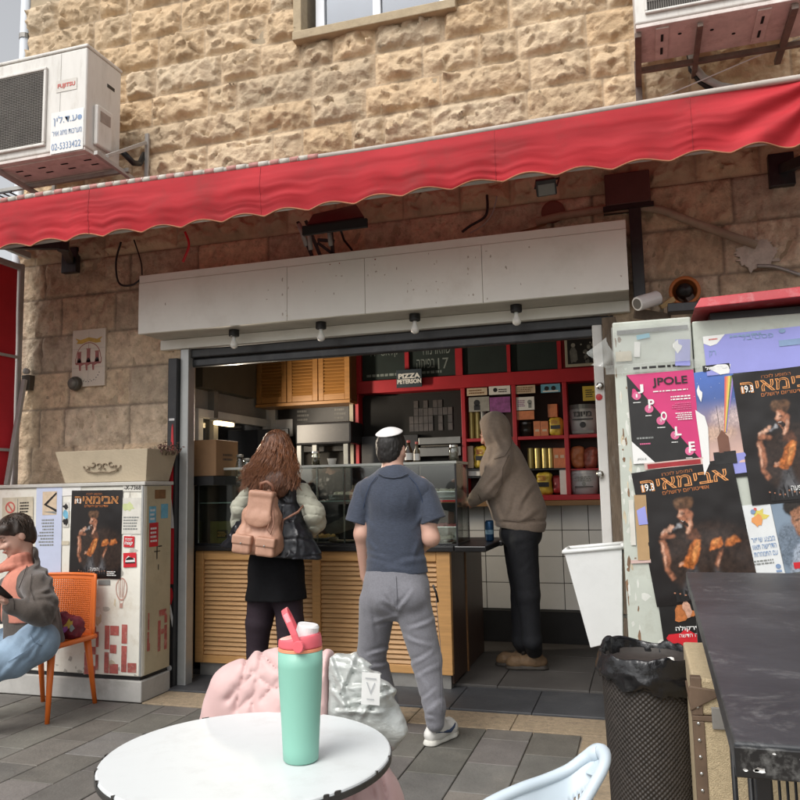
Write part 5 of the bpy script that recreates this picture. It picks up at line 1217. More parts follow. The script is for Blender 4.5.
poster('number_plate', 'small pale cabinet plate numbered X 7368 at its upper right corner', ((122.5,491.5),(142.5,491.5),(122.5,484)), PY-.002, 'oldpaper2', lambda L: L.text('print_black','-X-7368',.08,.92,.25,.8,bold=.01), cr=0, cat='plate')
poster('sticker', 'upper red sticker with white Hebrew lettering right of the concert poster', ((123.5,547),(134,547.5),(123.5,536)), PY-.002, 'gr_red', lambda L: (L.text('sticker_white',heb('קפה'),.12,.88,.15,.5,bold=.04), L.lines('sticker_white',.15,.85,.6,.85,2,2,2)), cr=.0003, cat='sticker')
poster('sticker', 'lower red sticker with a black car shaped mark right of the concert poster', ((123.5,567.5),(136.5,567),(123.5,553)), PY-.002, 'gr_red', lambda L: (L.poly('sticker_white',[(.15,.35),(.9,.35),(.88,.62),(.6,.66),(.4,.78),(.2,.6)],1), L.poly('print_black',[(.2,.5),(.85,.52),(.8,.62),(.45,.72),(.25,.6)],2), L.rect('print_black',.15,.9,.28,.36,2)), cr=.0003, cat='sticker')
poster('sticker', 'tall torn sticker with black brush marks left of the concert poster', ((62.5,527),(68.5,527),(62.5,502)), PY-.002, 'oldpaper2', lambda L: (L.blob('print_black',.5,.82,.4,.1,1,11,3,.5), L.blob('cardblue',.5,.5,.45,.18,1,9,4,.3), L.blob('print_black',.5,.2,.38,.13,1,11,5,.5)), cr=.0003, cat='sticker')
for q, lb in ((((61,545),(69,545),(61,541)),'brown torn tape strip at the left edge of the concert poster'),(((62,496),(81,495),(62,487)),'torn white strip of old paper above the concert poster'),(((98,585),(110,585),(98,580)),'small grey plate just under the concert poster')):
    poster('paper_scrap', lb, q, PY-.0008, 'oldpaper' if 'brown' in lb else 'tubgrey' if 'grey' in lb else 'paper', lambda L: None, cr=.0004, seed=9, cat='paper')
# planter on the cabinet with dry twigs
pt = thing('planter', 'long tapered concrete planter with a carved scroll on the cabinet', 'planter', (-3.55, 4.65, 1.433))
T0, T1, B0, B1 = at(55,452,Y=4.50), at(147.5,449,Y=4.50), at(64,478,Y=4.52), at(145,477,Y=4.52)
z0, z1 = 1.434, 1.655; tb, bb_ = (4.50,4.86), (4.53,4.80)
mat('concrete', (.46,.385,.275), .85, .1, 6, bump=.25, bscale=60, dirt=.3, dcol=(.3,.25,.18))
s = MB(); q = .03
bot = [(B0.x,bb_[0],z0),(B1.x,bb_[0],z0),(B1.x,bb_[1],z0),(B0.x,bb_[1],z0)]; top_ = [(T0.x,tb[0],z1),(T1.x,tb[0],z1),(T1.x,tb[1],z1),(T0.x,tb[1],z1)]
inn = [(T0.x+q,tb[0]+q,z1),(T1.x-q,tb[0]+q,z1),(T1.x-q,tb[1]-q,z1),(T0.x+q,tb[1]-q,z1)]; low = [(a,b,z1-.04) for a,b,c in inn]
s.add(bot+top_+inn+low, [(0,3,2,1)]+[(i,(i+1)%4,(i+1)%4+4,i+4) for i in range(4)]+[(i+4,(i+1)%4+4,(i+1)%4+8,i+8) for i in range(4)]+[(i+8,(i+1)%4+8,(i+1)%4+12,i+12) for i in range(4)]+[(12,13,14,15)])
s.build('trough', 'concrete', pt, bevel=.004)
s = MB(); cx, cz = at(102,464,Y=4.51).x, 1.55
for sg_ in (-1,1):
    for k in range(3):
        c0 = Vector((cx+sg_*(.03+.045*k), 4.508, cz+.012*math.sin(k*2))); pts = []
        for t in np.linspace(0, 4.6, 14): r = .006+.0055*t; pts.append(c0+Vector((sg_*r*math.cos(t+k), 0, r*.8*math.sin(t+k))))
        s.tube(pts, .0045, 6)
s.tube([(cx-.13,4.51,cz-.035),(cx-.06,4.51,cz-.05),(cx,4.509,cz-.045),(cx+.06,4.51,cz-.05),(cx+.13,4.51,cz-.035)], .005, 6)
s.build('carved_scroll', mat('carving', (.22,.17,.115), .9, .2), pt, smooth=True)
pn = thing('dry_plant', 'small dry brown plant sprouting at the right end of the concrete planter', 'plant', (-3.2, 4.72, 1.62))
s = MB(); lf = MB(); R_ = random.Random(3)
for i in range(16):
    b = Vector((-3.18+R_.uniform(-.09,.06), 4.70+R_.uniform(-.08,.08), 1.615)); e = b+Vector((R_.uniform(-.06,.06),R_.uniform(-.05,.05),R_.uniform(.03,.09)))
    s.tube([b,(b+e)/2+Vector((.01,0,.01)),e], [.003,.0025,.0015], 5)
    for k in range(7):
        c = b+(e-b)*R_.uniform(.4,1.05)+Vector((R_.uniform(-.015,.015),)*3); u = Vector((R_.uniform(-1,1),R_.uniform(-1,1),R_.uniform(-1,1))).normalized()*.014; v = u.orthogonal().normalized()*.007; lf.add([c-u,c+v,c+u,c-v],[(0,1,2,3)])
s.build('stem', mat('twig', (.09,.06,.035), .8, .2), pn); lf.build('foliage', mat('dry_leaf', (.14,.075,.06), .8, .4, 40), pn)
# plaque and bell on the wall
pq = thing('tile_plaque', 'painted ceramic tile plaque with three red towers on the stone wall', 'plaque', at(88,388,Y=4.915))
a, b, c = at(71.5,387.5,Y=4.91), at(104.5,386,Y=4.91), at(71.5,331,Y=4.91)
L = Sheet(a+Vector((0,-.004,0)), (1,0,0),(0,0,1), b.x-a.x, c.z-a.z, 0); L.lift = .0007
MB().box(a.x,b.x,4.909,4.945,a.z,c.z).build('tile', mat('tile_cream', (.58,.52,.43), .3, .08, 5, dirt=.3), pq, bevel=.003); L.o = Vector((a.x,4.9085,a.z))
mat('gold_print', (.48,.31,.06), .4, .2, 20); mat('tower_red', (.27,.09,.08), .5, .3, 20); mat('arch_line', (.30,.12,.09), .5, .2)
L.poly('gold_print', [(.08,.86),(.25,.82),(.5,.86),(.75,.82),(.92,.86),(.84,.80),(.88,.76),(.72,.75),(.5,.79),(.28,.75),(.12,.76),(.17,.80)])
for k in range(20):
    t0, t1 = math.pi*k/20, math.pi*(k+1)/20; f = lambda t, r: (.5+.38*r*math.cos(t), .50+.27*r*math.sin(t))
    L.poly('arch_line', [f(t0,1),f(t1,1),f(t1,.94),f(t0,.94)])
L.rect('arch_line',.10,.125,.40,.50); L.rect('arch_line',.875,.9,.40,.50); L.rect('tower_red',.12,.88,.385,.42)
for x_ in (.22,.5,.76): L.rect('tower_red',x_-.055,x_+.055,.42,.60 if x_ != .5 else .65); L.poly('tower_red',[(x_-.075,.42),(x_+.075,.42),(x_+.05,.48),(x_-.05,.48)],1); L.rect('print_black',x_-.02,x_+.02,.45,.50,2); L.rect('arch_line',x_-.07,x_+.07,.60 if x_ != .5 else .65,.615 if x_ != .5 else .665,2)
L.rect('arch_line',.495,.505,.66,.74,1)
for x_ in (.3,.5,.7): L.poly('tower_red',[(x_-.07,.28),(x_-.02,.28),(x_-.02,.36),(x_+.06,.385),(x_-.09,.385)],1)
L.text('print_black','. : . - . .',.3,.75,.10,.13,1)
for k in range(9): t = math.radians(235+k*13); L.rect('photo_grey',.5+.36*math.cos(t)-.016,.5+.36*math.cos(t)+.016,.32+.24*math.sin(t)-.008,.32+.24*math.sin(t)+.008,1)
for x_ in (.5,): L.rect('photo_light',x_-.004,x_+.004,.02,.97,0)
for y_ in (.33,.66): L.rect('photo_light',.02,.98,y_-.002,y_+.002,0)
L.finish(pq)
rb = thing('round_boss', 'round dark metal ring fitting overlapping the bottom left of the plaque', 'fitting', at(74,384,Y=4.87))
MB().lathe([(.040,.02),(.052,.0),(.055,-.02),(.046,-.03),(.038,-.02),(.036,0)], at(74,383.5,Y=4.88), 28, 'y', caps=False).build('ring', mat('bronze', (.07,.06,.045), .5, .3, 12), rb, smooth=True, solid=.004)
MB().lathe([(0,-.012),(.02,-.012),(.036,.0),(.037,.025),(0,.03)], at(74,383.5,Y=4.88), 24, 'y').build('core', mat('bronze2', (.13,.12,.10), .5, .3, 30), rb, smooth=True)
tb_ = thing('tap_fitting', 'small dark metal latch fixed low on the wall beside the red side curtain', 'fitting', at(27,383,Y=4.9)); p = Vector(ORG[tb_.name])
MB().box(p.x-.03,p.x+.05,4.87,4.93,p.z-.06,p.z+.06).build('plate','bronze',tb_,bevel=.006); MB().lathe([(0,-.03),(.02,-.03),(.025,0)],(p.x+.01,4.868,p.z+.09),14,'y').build('knob','frame_grey',tb_,smooth=True)
# ------------------------------------------------------------------ red side curtain of the awning
mat('curtain_red', (.55,.018,.03), .75, .15, 2)
sc = thing('side_curtain', 'deep red side curtain in a pale metal frame at the left awning end', 'curtain', (-4.66, 4.5, 1.3))
CXX = -4.60
MB().grid(lambda u, v: (CXX+.012*float(fbm(np.array([[u*4,v*3,5.]]),2)[0]), 3.8+(4.79-3.8)*u, 1.2+(3.12-1.2)*v), 24, 30).build('cloth', 'curtain_red', sc, smooth=True)
s = MB(); s.bar((CXX,4.82,1.0),(CXX,4.82,3.17),.04,.04); s.bar((CXX,3.8,3.14),(CXX,4.80,3.14),.04,.045); s.bar((CXX+.02,3.8,2.42),(CXX+.02,4.80,2.42),.02,.022); s.bar((CXX+.02,3.8,1.70),(CXX+.02,4.80,1.70),.02,.022)
s.bar((CXX+.05,4.70,1.436),(CXX+.05,4.84,2.25),.035,.03); s.bar((CXX,3.8,3.30),(CXX,4.9,3.26),.04,.05); s.build('frame', 'frame_grey', sc, bevel=.004)
# ------------------------------------------------------------------ tall postered metal kiosk cabinet on the right
KY, KX0, KX1, KT = 3.92, -.105, 1.05, 2.135
kc = thing('kiosk_cabinet', 'tall grey green metal cabinet covered in posters on the right', 'cabinet', (.4, KY, 0))
xd = at(696.5,400,Y=KY).x
MB().box(KX0,xd-.003,KY,KY+.62,0.0,KT+.012).build('narrow_body', 'kiosk', kc, bevel=.008); MB().box(xd+.002,KX1,KY+.004,KY+.62,0,KT-.012).build('wide_body', 'kiosk', kc, bevel=.008)
rf = thing('kiosk_roof', 'thin chipped red painted metal roof slab over the postered cabinet', 'roof slab', (.8, KY, KT))
a, b = at(702,319,Y=KY-.10), at(800,300,Y=KY-.10)
MB().hexa([(a.x-.03,KY-.10,KT+.03),(KX1+.1,KY-.10,KT+.055),(KX1+.1,KY+.5,KT+.055),(a.x-.03,KY+.5,KT+.03)],[(a.x-.0,KY-.09,KT+.078),(KX1+.1,KY-.09,KT+.105),(KX1+.1,KY+.5,KT+.105),(a.x-.0,KY+.5,KT+.078)]).build('slab', mat('roof_red', (.42,.03,.04), .4, .15, 5, dirt=.35, dcol=(.6,.5,.48), dscale=14), rf, bevel=.004)
MB().box(a.x+.05,KX1,KY+.05,KY+.45,KT-.011,KT+.029).build('spacer', 'black_metal', rf)
# posters on the kiosk
KP = KY-.0012
mat('pink', (.56,.035,.16), .5, .08, 5); mat('pink2', (.60,.12,.25), .5, .1)
def jpole(L):
    L.poly('print_black', [(0,.0),(1,.0),(0,1)],1); L.poly('sticker_white', [(0,0),(.33,0),(0,.25)],2); L.poly('poster_black',[(0,.93),(.02,.98),(.0,.995)],2)
    L.text('print_black','JPOLE',.38,.90,.83,.94,3,bold=.02); L.lines('sticker_white',.38,.9,.775,.80,1,3,2); L.lines('sticker_white',.55,.92,.67,.73,2,3,3,True); L.lines('pink2',.62,.92,.56,.65,4,3,4,True); L.lines('sticker_white',.66,.92,.45,.54,4,3,6,True)
    for i, (c, x_, y_) in enumerate(zip('JPOLE',(.195,.34,.51,.70,.88),(.83,.655,.51,.335,.16))): L.text('sticker_white', c, x_-.045,x_+.045,y_-.05,y_+.05,4,bold=.03)
    for i, (x_, y_) in enumerate(((.13,.755),(.30,.60),(.46,.46),(.65,.29),(.84,.11))):
        L.disc('pink2', x_, y_, .065, 3); L.text('sticker_white', '54321'[i] if i < 0 else '17921'[i], x_-.012, x_+.012, y_-.02, y_+.02, 4); L.lines('sticker_white', x_-.06,x_+.06,y_-.085,y_-.065,1,4,i)
    L.lines('tubgrey',.08,.40,.26,.30,1,3,3); L.lines('pink2',.12,.3,.2,.23,1,3,5); L.text('tubgrey','JPOLE',.06,.20,.03,.06,3)
poster('club_poster', 'pink and black JPOLE poster with diagonal white letters on the tall cabinet', ((633.5,464),(701.5,460.5),(627.5,375)), KP-.002, 'pink', jpole, seed=11)
poster('concert_poster', 'tilted black concert poster of a singer hung above the high black table', ((657,607),(761,596),(643.5,471.5)), KP-.003, 'poster_black', singer, cr=.002, seed=13)
poster('concert_poster', 'black concert poster of a singer at the right edge above the white flyer', ((752,505.5),(852,497),(740,374)), KP-.003, 'poster_black', singer, cr=.002, seed=17)
mat('lilac', (.27,.28,.62), .45, .08, 4)
def purple(L):
    L.poly('sticker_white', [(0,1),(.0,.82),(.06,.74),(.12,.78),(.20,1)],1); L.lines('print_red',.05,.13,.87,.94,1,2,2); L.lines('print_blue',.24,.60,.88,.97,1,2,4); L.text('print_blue', heb('פסטיבל'), .34,.62,.80,.93, 2); L.disc('print_blue',.70,.93,.03,2,16,.7); L.text('print_blue', heb('רק'),.04,.10,.46,.62,2)
    L.poly('sticker_white', [(.02,.18),(.1,.26),(.22,.24),(.20,.02),(.12,.0)],1); L.rect('print_blue',.66,.9,.55,.70,2)
poster('event_poster', 'torn lilac poster along the top of the tall cabinet', ((707,376),(822,365),(705,336.5)), KP-.001, 'lilac', purple, cr=.002, seed=19)
mat('sky_blue', (.05,.13,.40), .5, .2, 4); mat('sunset', (.55,.36,.26), .5, .12, 4); mat('rain_y', (.65,.55,.12), .5); mat('rain_r', (.6,.12,.1), .5); mat('rain_p', (.3,.2,.5), .5); mat('cottage', (.16,.07,.045), .6, .2); mat('haze_blue', (.24,.27,.42), .5, .15, 5)
def rainbow(L):
    for i, c in enumerate(('rain_r','orange_line','rain_y','greenfood','rain_p')): L.poly(c, [(.60+.01*i,.33),(.615+.01*i,.33),(.84+.045*i,.92),(.795+.045*i,.92)],2)
    L.poly('cottage', [(.42,.12),(.68,.12),(.68,.28),(.55,.36),(.42,.28)],3); L.rect('print_black',.28,.80,-.0,.13,3); L.rect('print_black',.5,.508,.34,.62,3); L.poly('sticker_white',[(0,-.1),(.16,.02),(.24,.4),(.2,.52),(.0,.6)],4); L.blob('sticker_white',.15,.78,.05,.07,4,9,2,.5); R_=random.Random(1)
    for k in range(12): L.disc('sticker_white',R_.random(),R_.uniform(.5,.95),.007,2,6)
poster('event_poster', 'sunset coloured poster with a rainbow beam and small house beside the pink poster', ((703,466),(746,462),(700.5,372)), KP-.0006, 'sky_blue', ([(circ(.8,.5,.5,.1),(.62,.48,.42),20,.6),(circ(.3,.33,.6,.08),(.62,.42,.30),16,.6)], lambda u,v: (np.array([.03,.10,.38])*np.clip((v-.35)/.6,0,1)[...,None]+np.array([.55,.34,.24])*np.clip(1-(v-.1)/.6,0,1)[...,None]+np.array([.05,.06,.10])), rainbow), seed=23)
def flyer(L):
    L.blob('rain_y',.62,.82,.2,.10,1,12,2,.5); L.blob('orange_line',.5,.76,.14,.08,2,10,5,.5); L.disc('print_blue',.42,.90,.08,3); L.disc('rain_r',.5,.93,.05,3)
    for i, t in enumerate(('מבצע שיפור','הדרישה תאוו','עם התמחרות')): L.text('print_blue', heb(t), .18,.92,.47-.10*i,.535-.10*i,2,bold=.01)
    L.lines('tubgrey',.1,.92,.15,.23,2,2,3); L.disc('print_blue',.84,.11,.08,2); L.rect('print_blue',.75,.92,.03,.06,2)
mat('flyer_white', (.66,.68,.68), .6, .08, 6)
poster('flyer', 'white flyer with blue Hebrew lines and a bright star on the tall cabinet', ((753,577),(785,573.5),(748,505)), KP-.0008, 'flyer_white', flyer, cr=.002, seed=29, cat='flyer')
mat('face_print', (.32,.16,.10), .5, .25, 16)
poster('portrait_poster', 'grey blue portrait poster of a young face right of the white flyer', ((785.5,573.5),(835,568),(782,503)), KP-.0008, 'haze_blue', ([(circ(.25,.35,.3,.35),(.12,.15,.19),8,.8),([(.1,.0),(.3,.35),(.5,.42),(.9,.35),(1,.0)],(.26,.30,.36),3,.95),([(.2,.05),(.5,.3),(.85,.05)],(.5,.52,.55),3,.7),(circ(.6,.92,.38,.16),(.02,.016,.014),2,1),([(.34,.72),(.36,.86),(.6,.93),(.84,.86),(.86,.70),(.78,.52),(.66,.42),(.55,.42),(.42,.53)],(.27,.125,.07),2,1),(circ(.52,.68,.12,.1),(.42,.22,.14),6,.6),(circ(.48,.735,.06,.014),(.03,.02,.015),1,.9),(circ(.72,.735,.06,.014),(.03,.02,.015),1,.9),(circ(.60,.63,.05,.02),(.2,.085,.05),2,.8),(circ(.60,.54,.08,.018),(.30,.08,.07),2,.9)],(.20,.26,.33), lambda L: L.rect('gr_red',.2,.5,.05,.14,1)), cr=.001, seed=31)
def drac(L):
    L.rect('print_black',0,1,0,1,1); L.blob('orange_print',.55,.78,.22,.18,2,12,2,.5); L.blob('skin_light',.62,.86,.1,.14,3,10,4,.4); L.blob('gr_red',.5,.3,.35,.16,2,13,3,.4); L.blob('gr_red',.6,.08,.38,.1,2,13,5,.4)
    L.text('sticker_white', heb('ד דרקולה'), .30,.95,.44,.55,4,bold=.02); L.text('sticker_white', heb('הצגה חדשה'), .36,.95,.34,.40,4); L.poly('sticker_white',[(.5,.0),(.75,.02),(.95,.06),(.9,.0)],5)
poster('theatre_poster', 'dark red show poster with white Hebrew title below the tilted concert poster', ((666,657),(712,655),(660,602)), KP-.001, 'poster_black', drac, seed=37)
mat('tape_clear', (.50,.52,.49), .12, .06, 3, coat=1)
M = MATS['tape_clear']; M.node_tree.nodes['Principled BSDF'].inputs['Alpha'].default_value = .35
def scrap(lb, q, m_, draw=lambda L: None, cr=.004, sd=3, nm='paper_scrap', cat='paper', Y=KP-.001): poster(nm, lb, q, Y, m_, draw, cr=cr, seed=sd, cat=cat)
scrap('crumpled lilac scrap of poster taped near the top of the tall cabinet', ((675,366),(690,366),(671,340)), 'lilac', lambda L: L.blob('sticker_white',.1,.75,.25,.2,2,9,2,.5), .01, 41)
scrap('small white torn scrap near the top left of the tall cabinet', ((634,357),(640,357),(634,342)), 'paper', sd=43)
scrap('small light blue tape strip near the top of the tall cabinet', ((637,340),(650,337.5),(637,335.5)), mat('bluetape',(.15,.42,.55),.4,.1), sd=44, cat='tape', nm='tape_strip')
scrap('dark wrinkled tape band under the top edge of the tall cabinet', ((617,335),(688,329),(617,331)), 'smoke', sd=45, cat='tape', nm='tape_strip')
scrap('clear wrinkled tape band across the cabinet above the pink poster', ((606,375),(700,368),(606,366)), 'tape_clear', lambda L: (L.lines('print_black',.3,.95,.2,.7,1,1,3)), .006, 46, 'tape_strip', 'tape', KP-.005)
scrap('glossy clear plastic sheet taped over the top corner of the cabinet', ((613,366),(692,361),(613,328)), 'tape_clear', sd=47, cr=.008, nm='plastic_sheet', cat='plastic sheet', Y=KP-.006)
scrap('yellowed paper remnant at the left edge under the top sheet', ((616,362),(632,361),(618,352)), 'oldpaper', sd=48)
scrap('tan cardboard strip left of the tilted concert poster', ((638,560),(650,560),(637,495)), mat('tanboard',(.40,.26,.13),.8,.15), sd=49)
scrap('lilac round sticker left of the tilted concert poster', ((639,525),(648,524),(637,505)), 'lilac', sd=50)
scrap('pale red strip of paper between the pink poster and the tilted poster', ((645,470),(704,464),(644,463.5)), 'pinkpaper', lambda L: L.rect('redpack',.05,.95,.1,.8,1), sd=51)
scrap('lilac poster scrap with a black brush mark right of the tilted concert poster', ((717,476),(750,472),(715,456)), 'lilac', lambda L: L.blob('print_black',.25,.6,.12,.3,2,9,3,.5), .002, 52, Y=KP-.0003)
scrap('black torn poster remains under the sunset poster', ((703,480),(748,476),(702,463)), 'poster_black', sd=53, cr=.0004, Y=KP-.0003)
scrap('pale pink tape strip low on the cabinet left edge', ((631,563.5),(651,562.5),(631,560)), 'pinkpaper', sd=54, nm='tape_strip', cat='tape')
scrap('white strip of paper with black marks above the sunset poster', ((703,372),(730,369),(703,366)), 'print_black', lambda L: L.text('sticker_white',heb('ערב גדול'),.1,.9,.2,.8,2,bold=.03), sd=55)
scrap('narrow paper strip hanging on the cabinet left edge', ((631,545),(636,545),(630,500)), 'oldpaper2', sd=56)
# glue, rust and torn paper left on the kiosk metal itself
kf = Sheet((KX0,KY-.0002,0),(1,0,0),(0,0,1),1.15,KT,.0002); R_ = random.Random(5); mat('k_rust', (.20,.12,.07), .9, .4, 20); mat('k_pale', (.62,.63,.58), .7, .1, 12, dirt=.5, dcol=(.45,.45,.4), dscale=14)
for k in range(90):
    a = R_.choice([R_.uniform(.005,.05), R_.uniform(.005,.05), R_.uniform(.02,.6)]); b = R_.uniform(.15,.985)
    kf.blob(R_.choice(['k_rust','k_pale','k_pale','wear_tan']), a, b, R_.uniform(.002,.008 if a < .05 else .018), R_.uniform(.002,.016), 0, R_.choice([5,7,9]), k, R_.uniform(.3,.7))
kf.finish(kc)
# torn plastic flap sticking out at the top left corner
s = MB(); p = at(612,366,Y=KY-.01); s.grid(lambda u,v: (p.x-.10*u+.02*math.sin(v*5), KY-.012-.03*math.sin(u*3+v*2), p.z-.02+(.16*v*(1-.55*u))+.03*u), 8, 8); o = s.build('plastic_flap', 'tape_clear', None, smooth=True); tag(o, 'torn clear plastic flap sticking out left of the tall cabinet', 'plastic sheet')
# ------------------------------------------------------------------ round white table, bottle, jacket
mat('enamel', (.62,.65,.655), .48, .03, 3, dirt=.5, dcol=(.47,.48,.47), dscale=9); mat('rim_dark', (.05,.048,.045), .5, .3, 20)
TC, TR, TH = Vector((-.945,1.755,0)), .345, .73
wt = thing('round_table', 'round white enamel cafe table with a chipped dark rim', 'table', (TC.x, TC.y, 0))
MB().lathe([(0,TH-.012),(TR-.004,TH-.012),(TR,TH-.006),(TR-.001,TH-.002),(TR-.004,TH),(0,TH)], TC, 96).build('top', 'enamel', wt)
MB().lathe([(TR-.03,TH-.020),(TR+.0015,TH-.020),(TR+.0022,TH-.007),(TR-.03,TH-.0125)], TC, 96).build('rim', 'rim_dark', wt)
s = MB(); R_ = random.Random(12)
for a in (196,201,214,226,229,243,262,283,300,310,327,331,352,8,168,140,100):
    t = math.radians(a+R_.uniform(-2,2)); wd = R_.uniform(.004,.012); dp = R_.uniform(.002,.0065)
    pts = [(TR+.0024, t-wd/TR), (TR-dp*.6, t-wd*.5/TR), (TR-dp, t), (TR-dp*.5, t+wd*.5/TR), (TR+.0024, t+wd/TR)]
    top_ = [(TC.x+r*math.cos(q), TC.y+r*math.sin(q), TH+.0006) for r,q in pts]; low = [(x,y,TH-.010) for x,y,z in top_]
    s.add(top_+low, [(0,1,2,3,4)[::-1], (0,5,9,4)])
s.build('rim_stain', 'rim_dark', wt)
MB().lathe([(.028,.03),(.028,TH-.03)], TC, 20).build('leg', 'black_metal', wt, smooth=True); MB().lathe([(0,.0),(.22,.0),(.22,.012),(.05,.035),(0,.035)], TC, 40).build('base', 'black_metal', wt)
bt = thing('water_bottle', 'mint green water bottle with a coral lid and white spout on the white table', 'bottle', (-.797,1.735,TH+.001)); p = Vector(ORG[bt.name])
mat('mint', (.235,.50,.40), .45, .02, 3); mat('coral', (.74,.13,.16), .35, .03); mat('peach', (.90,.34,.19), .35); mat('spout_white', (.8,.8,.8), .35)
MB().lathe([(0,.0),(.037,.0),(.041,.004),(.0425,.03),(.046,.10),(.0505,.17),(.0525,.215),(.0525,.25),(0,.25)], p, 48).build('body', 'mint', bt, smooth=True)
MB().lathe([(.0,.2505),(.0524,.2505),(.0524,.258),(0,.258)], p, 48).build('band', 'peach', bt, bevel=.001)
s = SDF(p+Vector((-.07,-.07,.25)), p+Vector((.07,.07,.34)), .0025)
s.cone(p+Vector((0,0,.262)), p+Vector((0,0,.268)), .0522, .0515, .004); s.G = np.maximum(s.G, -(s.lo[2]+s.h*np.arange(s.n[2])-(p.z+.2583))[None,None,:].astype(np.float32)); s.half(p+Vector((0,0,.2835)), (-.16,0,1))
s.build('lid', 'coral', bt, relax=2)
s = MB(); c0 = p+Vector((.012,.0,.272)); c1 = p+Vector((.030,.0,.306)); R = Matrix.Rotation(.12,3,'Y')
s.tube([p+Vector((.010,0,.275)), p+Vector((.017,0,.290)), p+Vector((.022,0,.308)), p+Vector((.0222,0,.310))], [.026,.0265,.0255,.022], 28); s.build('spout', 'spout_white', bt, smooth=False, bevel=.001)
s = MB(); pv = p+Vector((-.004,-.0535,.276)); ln = [pv+Vector((-.030*t-.012*t*t,.0,.075*t)) for t in np.linspace(-.1,1,10)]
loop = [(-.004,-.055,.268),(-.014,-.053,.295),(-.026,-.047,.322),(-.035,-.032,.340),(-.037,0,.343),(-.035,.032,.340),(-.026,.047,.322),(-.014,.053,.295),(-.004,.055,.268)]
for k in range(len(loop)-1):
    a, b = p+rotz(.44)@Vector(loop[k]), p+rotz(.44)@Vector(loop[k+1]); s.bar(a-(b-a)*.12, b+(b-a)*.12, .016, .006, up=Vector((a+b)/2-p-Vector((0,0,.28))))
s.build('handle', 'coral', bt, bevel=.003); MB().lathe([(0,.006),(.013,.006),(.014,0),(.014,-.004),(0,-.004)], p+rotz(.44)@Vector((-.004,-.056,.268)), 20, 'y').build('pivot', 'coral', bt, bevel=.001)
# chair that carries the jacket
jc = thing('cafe_chair', 'cafe chair mostly hidden under the pink and silver jacket', 'chair', (-.98,2.05,0))
MB().box(-1.18,-.78,1.86,2.12,.44,.47).build('seat', 'black', jc, bevel=.01); MB().box(-1.17,-.79,2.13,2.155,.50,.80).build('backrest', 'black', jc, bevel=.01)
for x_,y_ in ((-1.16,1.88),(-.80,1.88),(-1.16,2.13),(-.80,2.13)): MB().tube([(x_,y_,.0),(x_,y_,.44 if y_ < 2 else .78)], .013, 8).build('leg', 'black_metal', jc)
jk = thing('puffer_jacket', 'pale pink quilted jacket with silver lining draped over a chair behind the white table', 'jacket', (-.98,2.12,.45))
def J(px, py, Y=2.14): return np.array(at(px,py,Y=Y))
def tops(s, cols, zlow, r):
    for (x0,y0) in cols:
        a = J(x0,y0); a = a-np.array([0,0,r]); b = np.array([a[0]+(a[0]+.98)*.15, a[1], zlow]); s.cone(a, b, r, r*1.12, .03, flat=((0,1,0),.75))
lo, hi = (-1.42,1.98,.42), (-.52,2.32,.95)
s = SDF(lo, hi, .006); tops(s, ((228,690),(243,662),(262,652),(285,649),(308,649),(322,650)), .46, .075); s.cone(J(216,735),J(232,690),.05,.06,.03); s.cone(J(345,700),J(350,780),.05,.08,.04); s.cone(J(345,785),J(366,800),.09,.09,.04); s.cone(J(366,786),J(374,810),.06,.08,.03)
_sm = [(248,655,236,712),(205,245,0,0)][:1]+[(262,655,252,715),(285,650,283,690),(303,652,300,715),(322,650,324,715),(236,690,262,668),(252,672,276,690),(262,700,284,676),(276,690,301,672),(284,676,262,655),(300,690,324,672),(283,712,300,690),(236,712,256,694),(300,672,285,655),(322,700,302,712),(228,700,246,682),(335,780,350,800),(355,775,352,800),(368,772,374,800),(380,775,386,800)]
_puff = creases(_sm, lambda a,b: (a,b), .0, 2, .006, 9)
def quilt(P):
    q = P-CAM; z = q@FW; x = 400+FPX*(q@RT)/z; y = 400-FPX*(q@UP)/z; x = x+1.5*fbm(P*9,2); y = y+1.5*fbm(P*9+5,2); dm = np.full(x.shape, 9.)
    for a,b,c,d in _sm:
        L2 = (c-a)**2+(d-b)**2; t = np.clip(((x-a)*(c-a)+(y-b)*(d-b))/L2,0,1); dm = np.minimum(dm, np.hypot(x-a-t*(c-a), y-b-t*(d-b)))
    return .012*np.exp(-(dm/1.3))-.007*np.clip(dm/8,0,1)+.005*fbm(P*9,3)+.006*np.abs(fbm(P*np.array([34,34,20]),2))*np.exp(-dm/5)
s.disp(quilt); s.G = np.where((s.lo[2]+s.h*np.arange(s.n[2]))[None,None,:] < .66, s.G, np.maximum(s.G, (s.lo[0]+s.h*np.arange(s.n[0]))[:,None,None]-J(331,700)[0])).astype(np.float32)
mat('pink_cloth', (.60,.40,.385), .6, .06, 6, sheen=.2, bump=.08, bscale=30); s.build('pink_side', 'pink_cloth', jk, relax=1)
s = SDF(lo, hi, .006); tops(s, ((330,650),(344,653),(358,659),(370,670),(379,684)), .69, .046); s.cone(J(386,692),J(374,712),.026,.03,.03)
_cs = creases([(333,690,352,715),(352,712,378,700),(356,655,340,690),(378,690,360,722),(335,665,380,674),(338,690,386,683),(345,706,392,692),(350,660,372,692),(364,668,392,702),(330,655,345,700),(340,712,380,712),(372,676,394,690)], lambda a,b: (a,b), .015, 2.2, .006, 8)
def crinkle(P): 
    q = P+.03*np.stack([vnoise(P*8),vnoise(P*8+7),vnoise(P*8+13)],-1); n = fbm(q*np.array([11,11,8])+3, 2, .5); m_ = fbm(q*np.array([30,30,20])+8, 2, .5); return .013*(np.abs(n)-.22)+.007*(np.abs(m_)-.22)+_cs(P)
s.disp(crinkle); s.half(J(331.5,700),(-1,0,.06))
mat('silver_cloth', (.46,.48,.46), .38, .12, 7, metal=.25, bump=1.0, bscale=13, stretch=(1,1,1.6)); s.build('lining', 'silver_cloth', jk, relax=1)
